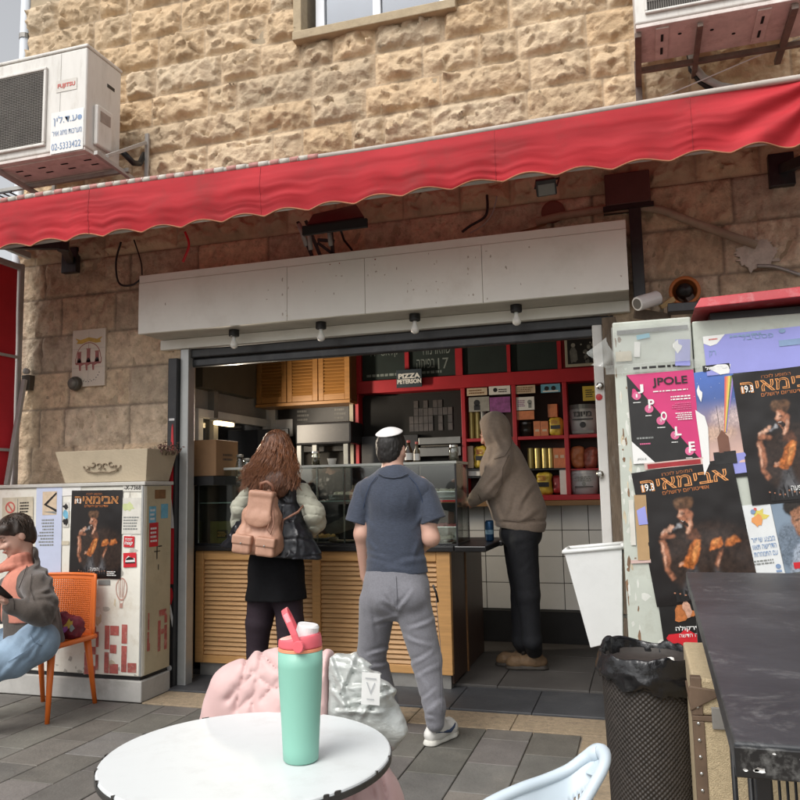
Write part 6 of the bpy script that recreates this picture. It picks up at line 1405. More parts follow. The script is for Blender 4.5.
mat('tagline',(.42,.43,.44),.6); a = J(361,671,2.045); L = Sheet(a+np.array([0,-.002,-.085]), Vector((1,.25,-.1)), Vector((.05,0,1)), .05, .085, .004, 3); L.base('tag', 'sticker_white', jk, 6, 8); L.rect('tagline',.2,.8,.80,.84,2); L.poly('tagline',[(.25,.70),(.31,.70),(.5,.42),(.69,.70),(.75,.70),(.5,.33)],2); L.rect('tagline',.3,.7,.16,.19,2); L.finish(jk)
# ------------------------------------------------------------------ pale blue plastic chair, lower right
bc = thing('plastic_chair', 'pale blue perforated plastic chair back at the bottom edge right of the white table', 'chair', (-.2,1.4,0))
mat('pale_blue', (.50,.58,.64), .4, .03, 4)
rim = [at(x,y,Y=Y) for x,y,Y in ((462,822,1.42),(490,803,1.46),(520,789,1.50),(545,780,1.54),(568,770,1.57),(585,758,1.58),(594,753.5,1.58))]
def curve(pts, n):
    out = []
    for i in range(len(pts)-1):
        p0, p1, p2, p3 = pts[max(i-1,0)], pts[i], pts[i+1], pts[min(i+2,len(pts)-1)]
        for k in range(n):
            t = k/n; out.append(.5*((2*p1)+(p2-p0)*t+(2*p0-5*p1+4*p2-p3)*t*t+(3*p1-p0-3*p2+p3)*t**3))
    return out+[pts[-1]]
rc = curve(rim, 8); N_ = len(rc)
down = Vector((-.02,-.10,-.40)); s = MB(); nv = 40
for j in range(nv+1):
    v = j/nv
    for i in range(N_): s.v.append(tuple(rc[i]+down*v+Vector((0,-.05*math.sin(v*math.pi*.7),0))))
for j in range(nv):
    for i in range(N_-1):
        if 3 < j < 34 and 4 < i < N_-4 and (i+j) % 2 == 0 and j % 2 == 1: continue
        s.f.append((j*N_+i, j*N_+i+1, (j+1)*N_+i+1, (j+1)*N_+i))
s.build('backrest', 'pale_blue', bc, smooth=True, solid=.006)
edge = curve(rim+[at(602,752.5,Y=1.575), at(605,758,Y=1.55), at(603,768,Y=1.53), at(594,785,Y=1.51), at(582,806,Y=1.49), at(572,830,Y=1.47)], 8)
rr = [.010]*len(edge); s = MB().tube(edge, [.0105+.006*math.exp(-((i-52)/9)**2) for i in range(len(edge))], 12); s.build('rim', 'pale_blue', bc, smooth=True)
s = MB(); cx_ = [rc[-1], at(602,752.5,Y=1.575), at(604,760,Y=1.55), at(598,776,Y=1.52), at(586,772,Y=1.56)]; s.add([tuple(q) for q in cx_]+[tuple(q+Vector((.0,.006,-.004))) for q in cx_], [(0,1,2,3,4),(9,8,7,6,5)]+[(i,(i+1)%5,(i+1)%5+5,i+5) for i in range(5)]); s.build('corner', 'pale_blue', bc, smooth=False, bevel=.002)
sx_, sy_ = -.22, 1.18
MB().box(sx_-.22,sx_+.2,sy_-.22,sy_+.18,.42,.445).build('seat', 'pale_blue', bc, bevel=.01)
for dx,dy in ((-.2,-.2),(.18,-.2),(-.2,.16),(.18,.16)): MB().tube([(sx_+dx*1.1,sy_+dy*1.1,0),(sx_+dx,sy_+dy,.425)], [.014,.018], 10).build('leg', 'pale_blue', bc)
# ------------------------------------------------------------------ wicker bin with liner
wb_ = thing('wicker_bin', 'dark brown wicker litter bin with a black bag folded over its rim', 'bin', (-.02,2.95,0)); p = Vector((-.02,2.95,0))
nu, nv = 480, 420; Uu, Vv = np.meshgrid(np.arange(nu)/nu*2*np.pi, np.linspace(0,1,nv+1)); 
r = .138+.018*Vv; wv = .0026*np.cos(Uu*52)*np.sign(np.sin(Vv*np.pi*84)+1e-6)*np.abs(np.sin(Vv*np.pi*84))**.6
rr_ = r+wv; V = np.stack([p.x+rr_*np.cos(Uu), p.y+rr_*np.sin(Uu), .0+.735*Vv], -1).reshape(-1,3); i = np.arange((nv+1)*nu).reshape(nv+1,nu); i2 = np.roll(i,-1,1)
F = np.stack([i[:-1], i2[:-1], i2[1:], i[1:]], -1).reshape(-1,4)
build_np('basket', V, np.ascontiguousarray(F), mat('wicker', (.034,.028,.024), .6, .3, 30), wb_, smooth=True)
MB().lathe([(.146,.725),(.160,.725),(.164,.738),(.158,.75),(.148,.748),(.146,.735)], p, 60).build('rim', 'wicker', wb_, smooth=True)
MB().lathe([(0,.01),(.125,.01),(.14,.6)], p, 40).build('inner_wall', 'black', wb_)
M = mat('bin_bag', (.010,.010,.011), .22, .3, 8, bump=.5, bscale=25, spec=.6)
def bagf(u, v):
    a = 2*math.pi*u; n = float(fbm(np.array([[math.cos(a)*2.2,math.sin(a)*2.2,v*3]]),3)[0]); n2 = float(fbm(np.array([[math.cos(a)*6,math.sin(a)*6,v*7+3]]),3)[0])
    hang = .05+.07*max(0,math.cos(a+.9))**2+.025*n
    if v < .4: r_, z = .125+.024*(v/.4)+.012*n2, .58+.165*(v/.4)
    elif v < .6: t = (v-.4)/.2; r_, z = .149+.021*t+.004*n2, .745+.018*math.sin(t*math.pi)+.022*max(0,n)+.03*max(0,math.cos(a-2.3))**6
    else: t = (v-.6)/.4; r_, z = .170+.006*math.sin(t*3)+.009*n2*t, .745-hang*t
    return (p.x+r_*math.cos(a), p.y+r_*math.sin(a), z)
MB().grid(bagf, 110, 36).build('liner', 'bin_bag', wb_, smooth=True)
s = SDF(p+Vector((.0,-.09,.66)), p+Vector((.13,.06,.77)), .005); s.ell(p+Vector((.06,-.03,.70)),(.035,.03,.025)); s.ell(p+Vector((.075,-.02,.73)),(.014,.012,.02)); s.disp(lambda P: .008*fbm(P*60,2)); o = s.build('paper_tissue', 'sticker_white', None); tag(o, 'crumpled white tissue lying in the black bag of the wicker bin', 'tissue')
MB().lathe([(0,.655),(.13,.66)], p, 30).build('rubbish_bed', 'black_matt', wb_)
# ------------------------------------------------------------------ burlap trunk beside the bin
tk = thing('burlap_trunk', 'beige burlap covered trunk with brown studded edging beside the wicker bin', 'trunk', (.35,2.6,0))
mat('burlap', (.50,.40,.25), .9, .12, 60, bump=.5, bscale=260); mat('leather_edge', (.13,.085,.055), .6, .25, 12)
a = at(693,720,Y=2.42).x; x0, x1, y0, y1 = a, .80, 2.42, 2.95; zl = at(720,718,Y=2.42).z
MB().box(x0+.004,x1,y0,y1,0.03,zl-.012).build('body', 'burlap', tk, bevel=.004); MB().box(x0+.004,x1,y0,y1,zl+.004,zl+.105).build('lid', 'burlap', tk, bevel=.008)
s = MB(); s.box(x0-.001,x0+.03,y0-.004,y0+.03,0.0,zl-.012); s.box(x0-.001,x1+.002,y0-.004,y1,zl-.0115,zl+.0035); s.box(x0-.001,x0+.028,y0-.004,y0+.03,zl+.0045,zl+.108); s.box(x0-.001,x1+.002,y0-.003,y1,0.0,.028); s.build('edging', 'leather_edge', tk, bevel=.002)
s = MB(); z = .05
while z < zl+.1: s.sphere((x0+.014,y0-.005,z), (.005,.003,.005), 8, 6); z += .045
s.build('stud', 'bright_steel', tk, smooth=True)
s = MB(); s.hexa([(x0-.006,y0-.008,zl+.015),(x0+.075,y0-.008,zl+.06),(x0+.075,y0+.0,zl+.06),(x0-.006,y0,zl+.015)],[(x0-.006,y0-.008,zl+.085),(x0+.08,y0-.008,zl+.075),(x0+.08,y0,zl+.075),(x0-.006,y0,zl+.085)]); s.build('corner_guard', 'leather_edge', tk, bevel=.003)
s = MB(); s.box(x0+.05,x0+.09,y0-.008,y0-.002,zl-.03,zl+.03); s.build('latch', 'dull_steel', tk, bevel=.002)
# ------------------------------------------------------------------ high black table, right
bt_ = thing('bar_table', 'high black table with a scuffed whitish top at the right edge', 'table', (.5,2.3,0))
M = mat('scuffed', (.034,.036,.040), .42, .3, 4, dirt=.6, dcol=(.10,.104,.11), dscale=3.4, bump=.06, bscale=30)
N = M.node_tree.nodes; Lk = M.node_tree.links; b_ = N['Principled BSDF']; src = b_.inputs['Base Color'].links[0].from_socket
n_ = N.new('ShaderNodeTexNoise'); n_.inputs['Scale'].default_value = 3.2; n_.inputs['Detail'].default_value = 12; n_.inputs['Roughness'].default_value = .8; n_.inputs['Distortion'].default_value = 1.6
tc = N.new('ShaderNodeTexCoord'); Lk.new(tc.outputs['Object'], n_.inputs[0]); r_ = N.new('ShaderNodeMapRange'); r_.inputs[1].default_value = .55; r_.inputs[2].default_value = .70; r_.inputs[4].default_value = .45; Lk.new(n_.outputs[0], r_.inputs[0])
mx = N.new('ShaderNodeMix'); mx.data_type = 'RGBA'; mx.inputs[7].default_value = (.34,.34,.33,1); Lk.new(r_.outputs[0], mx.inputs[0]); Lk.new(src, mx.inputs[6]); Lk.new(mx.outputs[2], b_.inputs['Base Color'])
A_, B_ = (.144,3.338), (.101,1.203); C_, D_ = (.96,1.215), (.99,3.35)
z0, z1 = .958, 1.0
MB().hexa([(*B_,z0),(*C_,z0),(*D_,z0),(*A_,z0)],[(*B_,z1),(*C_,z1),(*D_,z1),(*A_,z1)]).build('top', 'scuffed', bt_, bevel=.003)
mat('edge_black', (.013,.013,.014), .3, .3, 9, dirt=.4, dcol=(.5,.5,.48), dscale=24)
s = MB(); s.box(B_[0]-.001,C_[0],B_[1]-.006,B_[1]-.001,z0-.003,z1-.004); s.build('edge_band', 'edge_black', bt_, bevel=.002)
s = MB()
R_ = random.Random(4)
for x_,zz,w_ in ((.113,.966,.004),(.131,.967,.008),(.126,.9665,.005),(.186,.984,.006),(.19,.972,.004),(.24,.966,.006),(.15,.990,.003),(.21,.990,.004)):
    r0 = [(x_+w_*R_.uniform(.6,1.1)*math.cos(t),B_[1]-.0064,zz+w_*.55*R_.uniform(.5,1.1)*math.sin(t)) for t in np.linspace(0,2*math.pi,10,endpoint=False)]; s.add(r0+[(a,b+.0006,c) for a,b,c in r0],[tuple(range(10))]+[(i,(i+1)%10,(i+1)%10+10,i+10) for i in range(10)])
s.build('paint_stain', 'sticker_white', bt_, smooth=True)
for x_,y_ in ((.135,1.30),(.90,1.30),(.165,3.2),(.92,3.2)): MB().box(x_,x_+.022,y_,y_+.022,0,z0-.001).build('leg', 'black_metal', bt_, bevel=.002)
s = MB(); s.box(.16,.90,1.303,1.32,.15,.17); s.box(.19,.90,3.203,3.22,.15,.17); s.split('stretcher', 'black_metal', bt_)
wr_ = thing('wire_rack', 'black wire rack of upright rods under the high black table', 'rack', (.4,1.75,0))
s = MB()
for k in range(26): x_ = .165+.0135*k; s.tube([(x_,1.60,.05),(x_,1.60,.90-.012*max(0,4-k)*1.5)], .0026, 6)
for z in (.2,.5,.84): s.tube([(.16,1.604,z),(.51,1.604,z)], .003, 6)
for x_ in (.16,.51): s.tube([(x_,1.61,0),(x_,1.61,.92)], .006, 8); s.tube([(x_,1.95,0),(x_,1.95,.92)], .006, 8); s.tube([(x_,1.61,.90),(x_,1.95,.90)], .006, 8)
s.build('rods', 'black', wr_, smooth=True)
# ------------------------------------------------------------------ white plastic bin hung on the kiosk side
hb_ = thing('white_bin', 'tapered white plastic bin hung on the left side of the tall cabinet', 'bin', (-.25,4.1,.55))
mat('bin_white', (.68,.69,.68), .4, .05, 4, dirt=.35, dcol=(.45,.44,.4), dscale=5)
t0, t1, b0, b1 = at(564,552,Y=4.02), at(622,547,Y=4.02), at(590.5,648,Y=4.06), at(623,640,Y=4.06); dy = .24; q = .008
tp = [t0, t1, t1+Vector((0,dy,.0)), t0+Vector((0,dy,.0))]; bo = [b0, b1, b1+Vector((0,dy*.8,0)), b0+Vector((0,dy*.8,0))]
ti = [tp[0]+Vector((q,q,0)), tp[1]+Vector((-q,q,0)), tp[2]+Vector((-q,-q,0)), tp[3]+Vector((q,-q,0))]; bi = [(bo[k]*.9+tp[k]*.1)+Vector((q if k in (0,3) else -q, q if k < 2 else -q, 0)) for k in range(4)]
s = MB().add(bo+tp+ti+bi, [(0,3,2,1)]+[(i,(i+1)%4,(i+1)%4+4,i+4) for i in range(4)]+[(i+4,(i+1)%4+4,(i+1)%4+8,i+8) for i in range(4)]+[(i+8,(i+1)%4+8,(i+1)%4+12,i+12) for i in range(4)]+[(12,13,14,15)]); s.build('body', 'bin_white', hb_, bevel=.012, seg=3)
s = MB()
for a, b in zip(tp, tp[1:]+tp[:1]): s.tube([a,b], .011, 10)
s.build('rim', 'bin_white', hb_, smooth=True)
s = MB(); s.bar(t1+Vector((-.01,.1,-.03)), (KX0+.004,4.12,t1.z-.03), .04, .012); s.bar(b1+Vector((-.01,.1,.1)), (KX0+.004,4.16,b1.z+.1), .04, .012); s.build('bracket', 'dull_steel', hb_)
# ------------------------------------------------------------------ orange chair with a bundle on it
oc = thing('orange_chair', 'bright orange perforated plastic chair in front of the pale cabinet', 'chair', (-3.66,4.17,0))
mat('orange', (.72,.155,.02), .42, .05, 4)
fl0, fr0, br0, bl0 = Vector((-3.85,3.93,0)), Vector((-3.465,3.953,0)), Vector((-3.49,4.409,0)), Vector((-3.86,4.36,0))
for foot, top_ in ((fr0,Vector((-3.475,3.985,.43))),(br0,Vector((-3.50,4.33,.43))),(bl0,Vector((-3.85,4.30,.43))),(fl0,Vector((-3.845,3.97,.43)))):
    MB().tube([foot, foot*.5+top_*.5, top_], [.014,.018,.025], 12).build('leg', 'orange', oc, smooth=True)
def seatp(u, v):
    x = -3.865+.405*u+.0*v; y = 3.94+.42*v; z = .445-.018*math.sin(u*math.pi)*math.sin(v*math.pi)-.02*max(0,.15-v)/.15
    return Vector((x,y,z))
def perforated(fn, nu, nv, inset=3):
    s = MB()
    for j in range(nv+1):
        for i in range(nu+1): s.v.append(tuple(fn(i/nu,j/nv)))
    for j in range(nv):
        for i in range(nu):
            if inset <= i < nu-inset and inset <= j < nv-inset and i % 2 == 1 and j % 2 == 1: continue
            s.f.append((j*(nu+1)+i,j*(nu+1)+i+1,(j+1)*(nu+1)+i+1,(j+1)*(nu+1)+i))
    return s
perforated(seatp, 41, 41).build('seat', 'orange', oc, smooth=True, solid=.008)
tr = at(97.5,574.5,Y=4.42); 
def backp(u, v):
    a = Vector((-3.87,4.36,.445)); b = Vector((-3.462,4.36,.445)); c = Vector((-3.89,4.42,tr.z)); d = Vector((tr.x,4.42,tr.z))
    p_ = (a*(1-u)+b*u)*(1-v)+(c*(1-u)+d*u)*v; return p_+Vector((0,.035*math.sin(u*math.pi)-.02,0))
perforated(backp, 51, 57, 5).build('backrest', 'orange', oc, smooth=True, solid=.008)
e_ = [backp(0,v) for v in np.linspace(0,1,10)]+[backp(u,1) for u in np.linspace(.05,.95,14)]+[backp(1,v) for v in np.linspace(1,0,10)]
MB().tube(e_, .011, 10).build('back_rim', 'orange', oc, smooth=True)
e_ = [seatp(1,v)+Vector((0,0,-.008)) for v in np.linspace(1,0,10)]+[seatp(u,0)+Vector((0,0,-.01)) for u in np.linspace(.95,.05,10)]+[seatp(0,v)+Vector((0,0,-.008)) for v in np.linspace(0,1,10)]
MB().tube(e_, .017, 10).build('seat_rim', 'orange', oc, smooth=True)
bb2 = thing('cloth_bundle', 'small dark red patterned cloth bag bundled on the orange chair', 'bag', (-3.60,4.2,.45))
c = np.array(at(69,628,Y=4.2)); s = SDF(c-.2, c+.2, .006); s.ell(c+[0,0,-.005],(.085,.075,.075)); s.ell(c+[-.045,0,.05],(.045,.05,.05)); s.ell(c+[.05,0,.01],(.045,.06,.07)); s.disp(lambda P: .014*fbm(P*22,3)); s.G[:,:,:max(0,int((.452-s.lo[2])/s.h))] = .2
M = mat('bundle', (.17,.015,.03), .7, .3, 20, dirt=1, dcol=(.03,.015,.03), dscale=16); s.build('body', M, bb2)
L = Sheet(Vector(c)+Vector((.015,-.085,-.03)), (1,.1,0),(0,.15,1), .1, .11, .003, 4); L.blob('gold_print',.5,.6,.3,.3,1,9,3,.5); L.blob('tubgrey',.7,.4,.18,.18,2,9,6,.5); L.blob('purple',.3,.35,.2,.2,2,9,8,.5); L.finish(bb2, {'gold_print':'pattern','tubgrey':'pattern','purple':'pattern'})
# ------------------------------------------------------------------ people
mat('skin', (.54,.32,.245), .5, .06, 12, sss=.12); mat('skin_warm', (.50,.25,.17), .5, .08, 12, sss=.12)
mat('shoe_navy', (.03,.05,.10), .5)
mat('lips', (.40,.14,.11), .45, .05)
YF = (0,1,0)
def frame(f, up=(0,0,1)):
    f = np.array(f, float); f /= np.linalg.norm(f); u = np.array(up, float); u -= f*(u@f); u /= np.linalg.norm(u); r = np.cross(f, u); return f, u, r
def head(s, c, f, up=(0,0,1), k=1.0):
    """skull, jaw, face and ears; c is the centre of the head, f where the face looks"""
    f, u, r = frame(f, up); c = np.array(c, float); R = np.stack([r, f, u], 1)
    def q(a, b, d): return c+(r*a+f*b+u*d)*k
    s.ell(q(0,-.012,.025), np.array([.074,.092,.088])*k, R, .02); s.ell(q(0,.022,-.04), np.array([.058,.066,.072])*k, R, .03)
    s.cone(q(0,.072,-.094), q(0,.06,-.085), .021*k, .03*k, .02)                                   # chin
    for sg_ in (-1,1):
        s.ell(q(.030*sg_,.082,-.028), np.array([.022,.018,.02])*k, R, .02); s.ell(q(.034*sg_,.088,.008), np.array([.017,.016,.011])*k, R, .012, 'sub'); s.ell(q(.033*sg_,.073,.007), np.array([.0145,.0135,.012])*k, R, .003)
        s.cone(q(.012*sg_,.092,.026), q(.046*sg_,.080,.027), .007*k, .006*k, .012)
        s.ell(q(.076*sg_,-.008,-.006), np.array([.011,.020,.031])*k, R, .006)
        s.ell(q(.011*sg_,.100,-.030), np.array([.009,.011,.008])*k, R, .008)
    s.cone(q(0,.092,.018), q(0,.112,-.026), .008*k, .0125*k, .012); s.ell(q(0,.092,-.056), np.array([.022,.011,.006])*k, R, .006); s.ell(q(0,.090,-.068), np.array([.019,.011,.007])*k, R, .006)
    s.cone(q(-.02,.103,-.0615), q(.02,.103,-.0615), .0025*k, .0025*k, .002, 'sub')
    return q
def hand(s, w_, d, n, side, curl=.5, k=1.0):
    """palm and five fingers from wrist w_ along d; n is the back of the hand; side +1 puts the thumb on d x n"""
    d = np.array(d, float); d /= np.linalg.norm(d); n = np.array(n, float); n -= d*(n@d); n /= np.linalg.norm(n); t = np.cross(d, n)*side; w_ = np.array(w_, float)
    s.cone(w_, w_+d*.03*k, .024*k, .026*k, .015); 
    for a in (-.026,-.009,.009,.026): s.cone(w_+d*.025*k+t*a*.8*k, w_+d*.078*k+t*a*k, .0145*k, .0125*k, .012)
    for a, L_ in ((.028,.070),(.0095,.080),(-.0095,.074),(-.028,.058)):
        p_ = w_+(d*.082+t*a)*k; dd = d.copy(); r0 = .0088*k
        for j, fr_ in enumerate((.45,.32,.23)):
            ang = curl*(.55+.35*j); dd = d*math.cos(ang*(j+1)*.8)-n*math.sin(ang*(j+1)*.8); e = p_+dd*L_*fr_*k; s.cone(p_, e, r0, r0*.9, .003); p_ = e; r0 *= .9
    a0 = w_+(d*.022+t*.026)*k; a1 = a0+(d*.03+t*.026-n*.008)*k; a2 = a1+(d*.032+t*.006-n*.012)*k; s.cone(a0,a1,.013*k,.011*k,.008); s.cone(a1,a2,.0105*k,.0085*k,.004)
def folds(sc, amp, seed=0, st=(1,1,1)):
    return lambda P: -amp*1.3*np.exp(-np.abs(fbm(P*np.array(st)*sc*.8+seed, 3, .5))/.10)+amp*.4
# ---- man in the blue shirt and white skullcap, seen from behind
def B(px, py, dy=0): return np.array(at(px,py,Y=4.15+dy))
man = thing('person', 'person seen from behind in a navy T-shirt, grey joggers and white skullcap', 'person', (B(397,700)[0],4.15,0))
hc = B(392,450,.02); f_ = (.12,1,-.02)
s = SDF((-1.75,3.85,-.01),(-.95,4.75,1.80),.0062)
q_ = head(s, hc, f_, k=.97)
s.cone(B(392,455,.0), B(393,478,-.02), .056, .062, .03); s.path([B(394,490),B(395,535),B(396,575)], [.12,.115,.12], .05, flat=(YF,.7)); s.path([B(372,486),B(394,482),B(418,486)],[.055,.07,.055],.04)
eL, wL = B(362,534,-.03), B(366,575,.06); eR, wR = B(431,538,-.01), B(424,545,.22)
s.path([B(368,488),eL,wL],[.052,.043,.033],.025); s.path([B(421,488),eR,wR],[.052,.045,.034],.025)
hand(s, wL, B(369,595,.1)-wL, (-1,-.2,0), 1, .4); hand(s, wR, wR-eR+np.array([-.03,.1,.02]), (.3,0,1), -1, .7)
hipL, knL, anL = B(380,598), B(371,655,.07), np.array([B(372,700)[0]+.02,4.34,.10]); hipR, knR, anR = B(412,600), B(427,662,.0), B(435,722,-.04)
s.path([hipL,knL,anL],[.085,.058,.04],.03); s.path([hipR,knR,anR],[.085,.058,.04],.03); s.ell(B(396,590),(.14,.10,.10),None,.04)
s.build('body', 'skin', man, relax=1)
# hair
s = SDF(hc-.17, hc+.17, .004); ff, uu, rr = frame(f_); Rm = np.stack([rr,ff,uu],1)
s.ell(hc+uu*.030-ff*.014, (.080,.100,.090), Rm, .02); s.ell(hc-ff*.052-uu*.03, (.062,.052,.06), Rm, .03); s.half(hc+ff*.050-uu*.0, ff*.85-uu*.5); s.half(hc-uu*.074,-uu)
for sg_ in (-1,1): s.ell(hc+rr*sg_*.078-ff*.006-uu*.01,(.022,.022,.034),Rm,.006,'sub')
s.disp(lambda P: .003*fbm(P*np.array([120,120,40]),2), .03); s.build('hair', mat('hair_black', (.012,.010,.009), .5, .4, 60, stretch=(3,3,1), bump=.3, bscale=260), man)
# skullcap
def cap(name, c, up, r, ang, m_, parent):
    f2, u2, r2 = frame((0,1,0.001), up) if abs(up[1]) < .9 else frame((0,0,1), up)
    up = Vector(up).normalized(); Rq = Vector((0,0,1)).rotation_difference(up).to_matrix(); s = MB(); prof = [(math.sin(a)*r, math.cos(a)*r*.95) for a in np.linspace(0, ang, 14)]
    s.lathe([(max(a,1e-5),b) for a,b in prof], (0,0,0), 40, caps=False); s.v = [tuple(Vector(c)+Rq@Vector(v)) for v in s.v]; return s.build(name, m_, parent, smooth=True, solid=.004)
cap('skullcap', hc+uu*.024-ff*.012, uu*.93-ff*.36+rr*.02, .109, .78, mat('cap_white', (.72,.71,.70), .85, .06, 20, bump=.3, bscale=200), man)
# shirt
zh = B(396,573)[2]
s = SDF((-1.70,3.85,zh-.06),(-1.0,4.50,1.52),.006)
s.path([B(394,496,-.01),B(395,535),B(397,575)],[.158,.155,.178],.05,flat=(YF,.68)); s.path([B(370,489,-.01),B(394,480,-.02),B(420,489,-.01)],[.066,.082,.066],.05); s.ell(B(395,500,-.06),(.12,.07,.10),None,.05)
s.cone(B(369,490),B(362,515,-.01),.062,.064,.03); s.cone(B(420,490),B(429,515,-.0),.062,.064,.03)
s.cone(B(392,460,.02), B(393,472,-.01), .066, .066, .012, 'sub')
def shirt_f(P):
    d = (P[:,2]-zh); a = fbm(P*np.array([7,7,4])+2,4,.55); g = np.exp(-np.maximum(d,0)/.10)
    b_ = fbm(P*np.array([5,5,9])+31,3,.5); return -.012*np.exp(-np.abs(a)/.09)-.008*g*np.exp(-np.abs(b_)/.12)+.005
s.disp(creases([(80,345,150,358),(85,330,132,343),(150,352,215,342),(90,300,108,330),(205,300,192,338),(78,240,98,272,.7),(216,235,192,270,.7),(100,360,180,366,.8),(112,190,122,245,.35),(180,190,172,240,.35)], lambda a,b: (a/2.287+330,b/2.287+410), .007, 2.4, .006, 5)); s.half(B(396,573),(.03,.05,-1))
M = mat('navy_heather', (.036,.046,.071), .85, .30, 130, bump=.2, bscale=250, stretch=(.35,1,1.6), sheen=.2); s.build('shirt', M, man)
for pts in ([(377,476),(370,484),(366,496),(363,510)],[(409,476),(416,484),(421,496),(424,510)]): s.seam('seam', pts, .0022, 'shoe_navy', man)
s.seam('neck_rib', [(378,473.5),(385,477),(393,478),(401,477),(408,473.5)], .0035, M, man)
for (a,b,dr) in ((B(366,492),B(357,523,-.02),None),(B(423,492),B(433.5,521,-.0),None)):
    s = SDF(np.minimum(a,b)-.13, np.maximum(a,b)+.13, .005); dd = (b-a)/np.linalg.norm(b-a); s.cone(a, b+dd*.03, .068, .077, .02); s.disp(lambda P: .006*fbm(P*9,3)); s.half(b, dd); s.build('sleeve', M, man)
for pts in (((377,476),(370,484),(365,494),(361,508)),((409,476),(416,484),(421,494),(425,508))):
    tp_ = [Vector(B(x,y,-.0)) for x,y in pts]
    for i_, t_ in enumerate(tp_): t_.y -= (.075,.085,.08,.07)[i_]
# joggers
zw = B(396,568)[2]
s = SDF((-1.70,3.85,.05),(-.95,4.62,zw+.04),.0065)
s.ell(B(396,588,.0),(.185,.135,.135),None,.03); s.cone(B(396,572),B(396,590),.165,.175,.04,flat=(YF,.72)); s.ell(B(384,598,-.055),(.09,.085,.09),None,.03); s.ell(B(410,598,-.055),(.09,.085,.09),None,.03)
s.path([B(379,600),knL,anL+[0,0,.05],anL-[0,0,.01]],[.108,.082,.062,.05],.018); s.path([B(412,602),knR,anR+[0,0,.07],anR],[.110,.083,.060,.052],.018)
def jog(P): 
    low = np.exp(-np.maximum(P[:,2]-.12,0)/.13); kn = np.exp(-((P[:,2]-.48)/.12)**2)
    n = fbm(P*np.array([8,8,6])+5,4,.55); b_ = fbm(P*np.array([6,6,13])+21,3,.5); return -.012*np.exp(-np.abs(n)/.08)+.004-(.013*low+.010*kn)*np.exp(-np.abs(b_)/.13)
s.disp(creases([(160,455,122,440),(157,460,186,418),(157,460,130,424),(150,472,108,482),(188,500,232,480),(180,585,232,560,.8),(192,612,246,588,.6),(196,600,225,640,.5),(206,668,240,645,.7),(222,690,258,668,.6),(210,700,236,708,.6),(228,640,252,690,.4),(170,520,225,540,.7),(85,430,100,520,.5),(90,560,135,545),(92,590,135,580),(215,420,228,470,.6)], lambda a,b: (a/2.287+330,b/2.287+410), .009, 2.2, .006, 6)); s.half((0,0,zw),(0,0,1)); s.build('joggers', mat('jogger_grey', (.17,.17,.19), .9, .15, 120, bump=.2, bscale=240, sheen=.2), man)
mat('seam_grey', (.11,.11,.125), .9)
s.seam('seam', [(396,576),(397,595),(397,612)], .0016, 'seam_grey', man); s.seam('seam', [(436,600),(440,640),(442,680),(442,712)], .0016, 'seam_grey', man)
s = MB(); s.tube([Vector(B(433,585,-.06)),Vector(B(436,592,-.05)),Vector(B(438,602,-.03))], .006, 8); s.build('pocket_edge', 'black', man, smooth=True)
def sneaker(ank, d, parent, up_, sole_, stripe=None, L_=.285, hi=.11, collar=.05):
    d = np.array([d[0],d[1],0.]); d /= np.linalg.norm(d); r = np.array([d[1],-d[0],0]); g = np.array([ank[0],ank[1],0.]); he = g-d*.055; to = he+d*(L_-.06)
    s = SDF(np.minimum(he,to)-[.12,.12,0.0], np.maximum(he,to)+[.12,.12,.22], .005)
    s.path([he+[0,0,.052],he+d*.09+[0,0,.055],to-d*.03+[0,0,.045],to+[0,0,.038]],[.038,.042,.046,.034],.03); s.cone(he+d*.045+[0,0,.05],np.array([ank[0],ank[1],hi]),.045,collar,.03); s.cone(np.array([ank[0],ank[1],hi]),np.array([ank[0],ank[1],hi+.05]),collar-.012,collar-.008,.006,'sub'); s.half((0,0,.022),(0,0,-1)); s.disp(folds(30,.003,4))
    s.build('shoe', up_, parent)
    s = SDF(np.minimum(he,to)-[.12,.12,.01], np.maximum(he,to)+[.12,.12,.07], .005); s.path([he,he+d*.09,to-d*.04,to],[.044,.044,.052,.040],.02); s.half((0,0,.030),(0,0,1)); s.half((0,0,.001),(0,0,-1)); s.build('sole', sole_, parent)
    if stripe:
        st = MB()
        for sg_ in (1,-1): st.tube([Vector(he+d*a+r*sg_*b+[0,0,c]) for a,b,c in ((-.005,.036,.068),(.05,.047,.060),(.11,.052,.050),(.15,.050,.062),(.17,.046,.075))],[.003,.006,.009,.006,.003],8)
        st.build('stripe', stripe, parent, smooth=True)
mat('shoe_white', (.62,.61,.58), .5, .08, 10); mat('sole_white', (.56,.55,.50), .6, .1, 10, dirt=.5); mat('shoe_navy', (.03,.05,.10), .5); mat('sock_blue', (.03,.13,.30), .8, .2, 30)
anRg = np.array(at(436,743,Z=0.0)); sneaker(np.array([anRg[0],anRg[1]+.02,0]), (.34,1), man, 'shoe_white', 'sole_white', 'shoe_navy', .265, .13); sneaker(anL, (-.1,1), man, 'shoe_white', 'sole_white', 'shoe_navy', .27, .105)
s = MB(); s.tube([Vector((anRg[0],anRg[1]+.02,.085)), Vector((anRg[0],anRg[1]+.02,.16))], [.045,.05], 18); s.tube([Vector((anL[0],anL[1],.08)), Vector((anL[0],anL[1],.13))], [.043,.046], 18); s.split('sock', 'sock_blue', man, smooth=True)
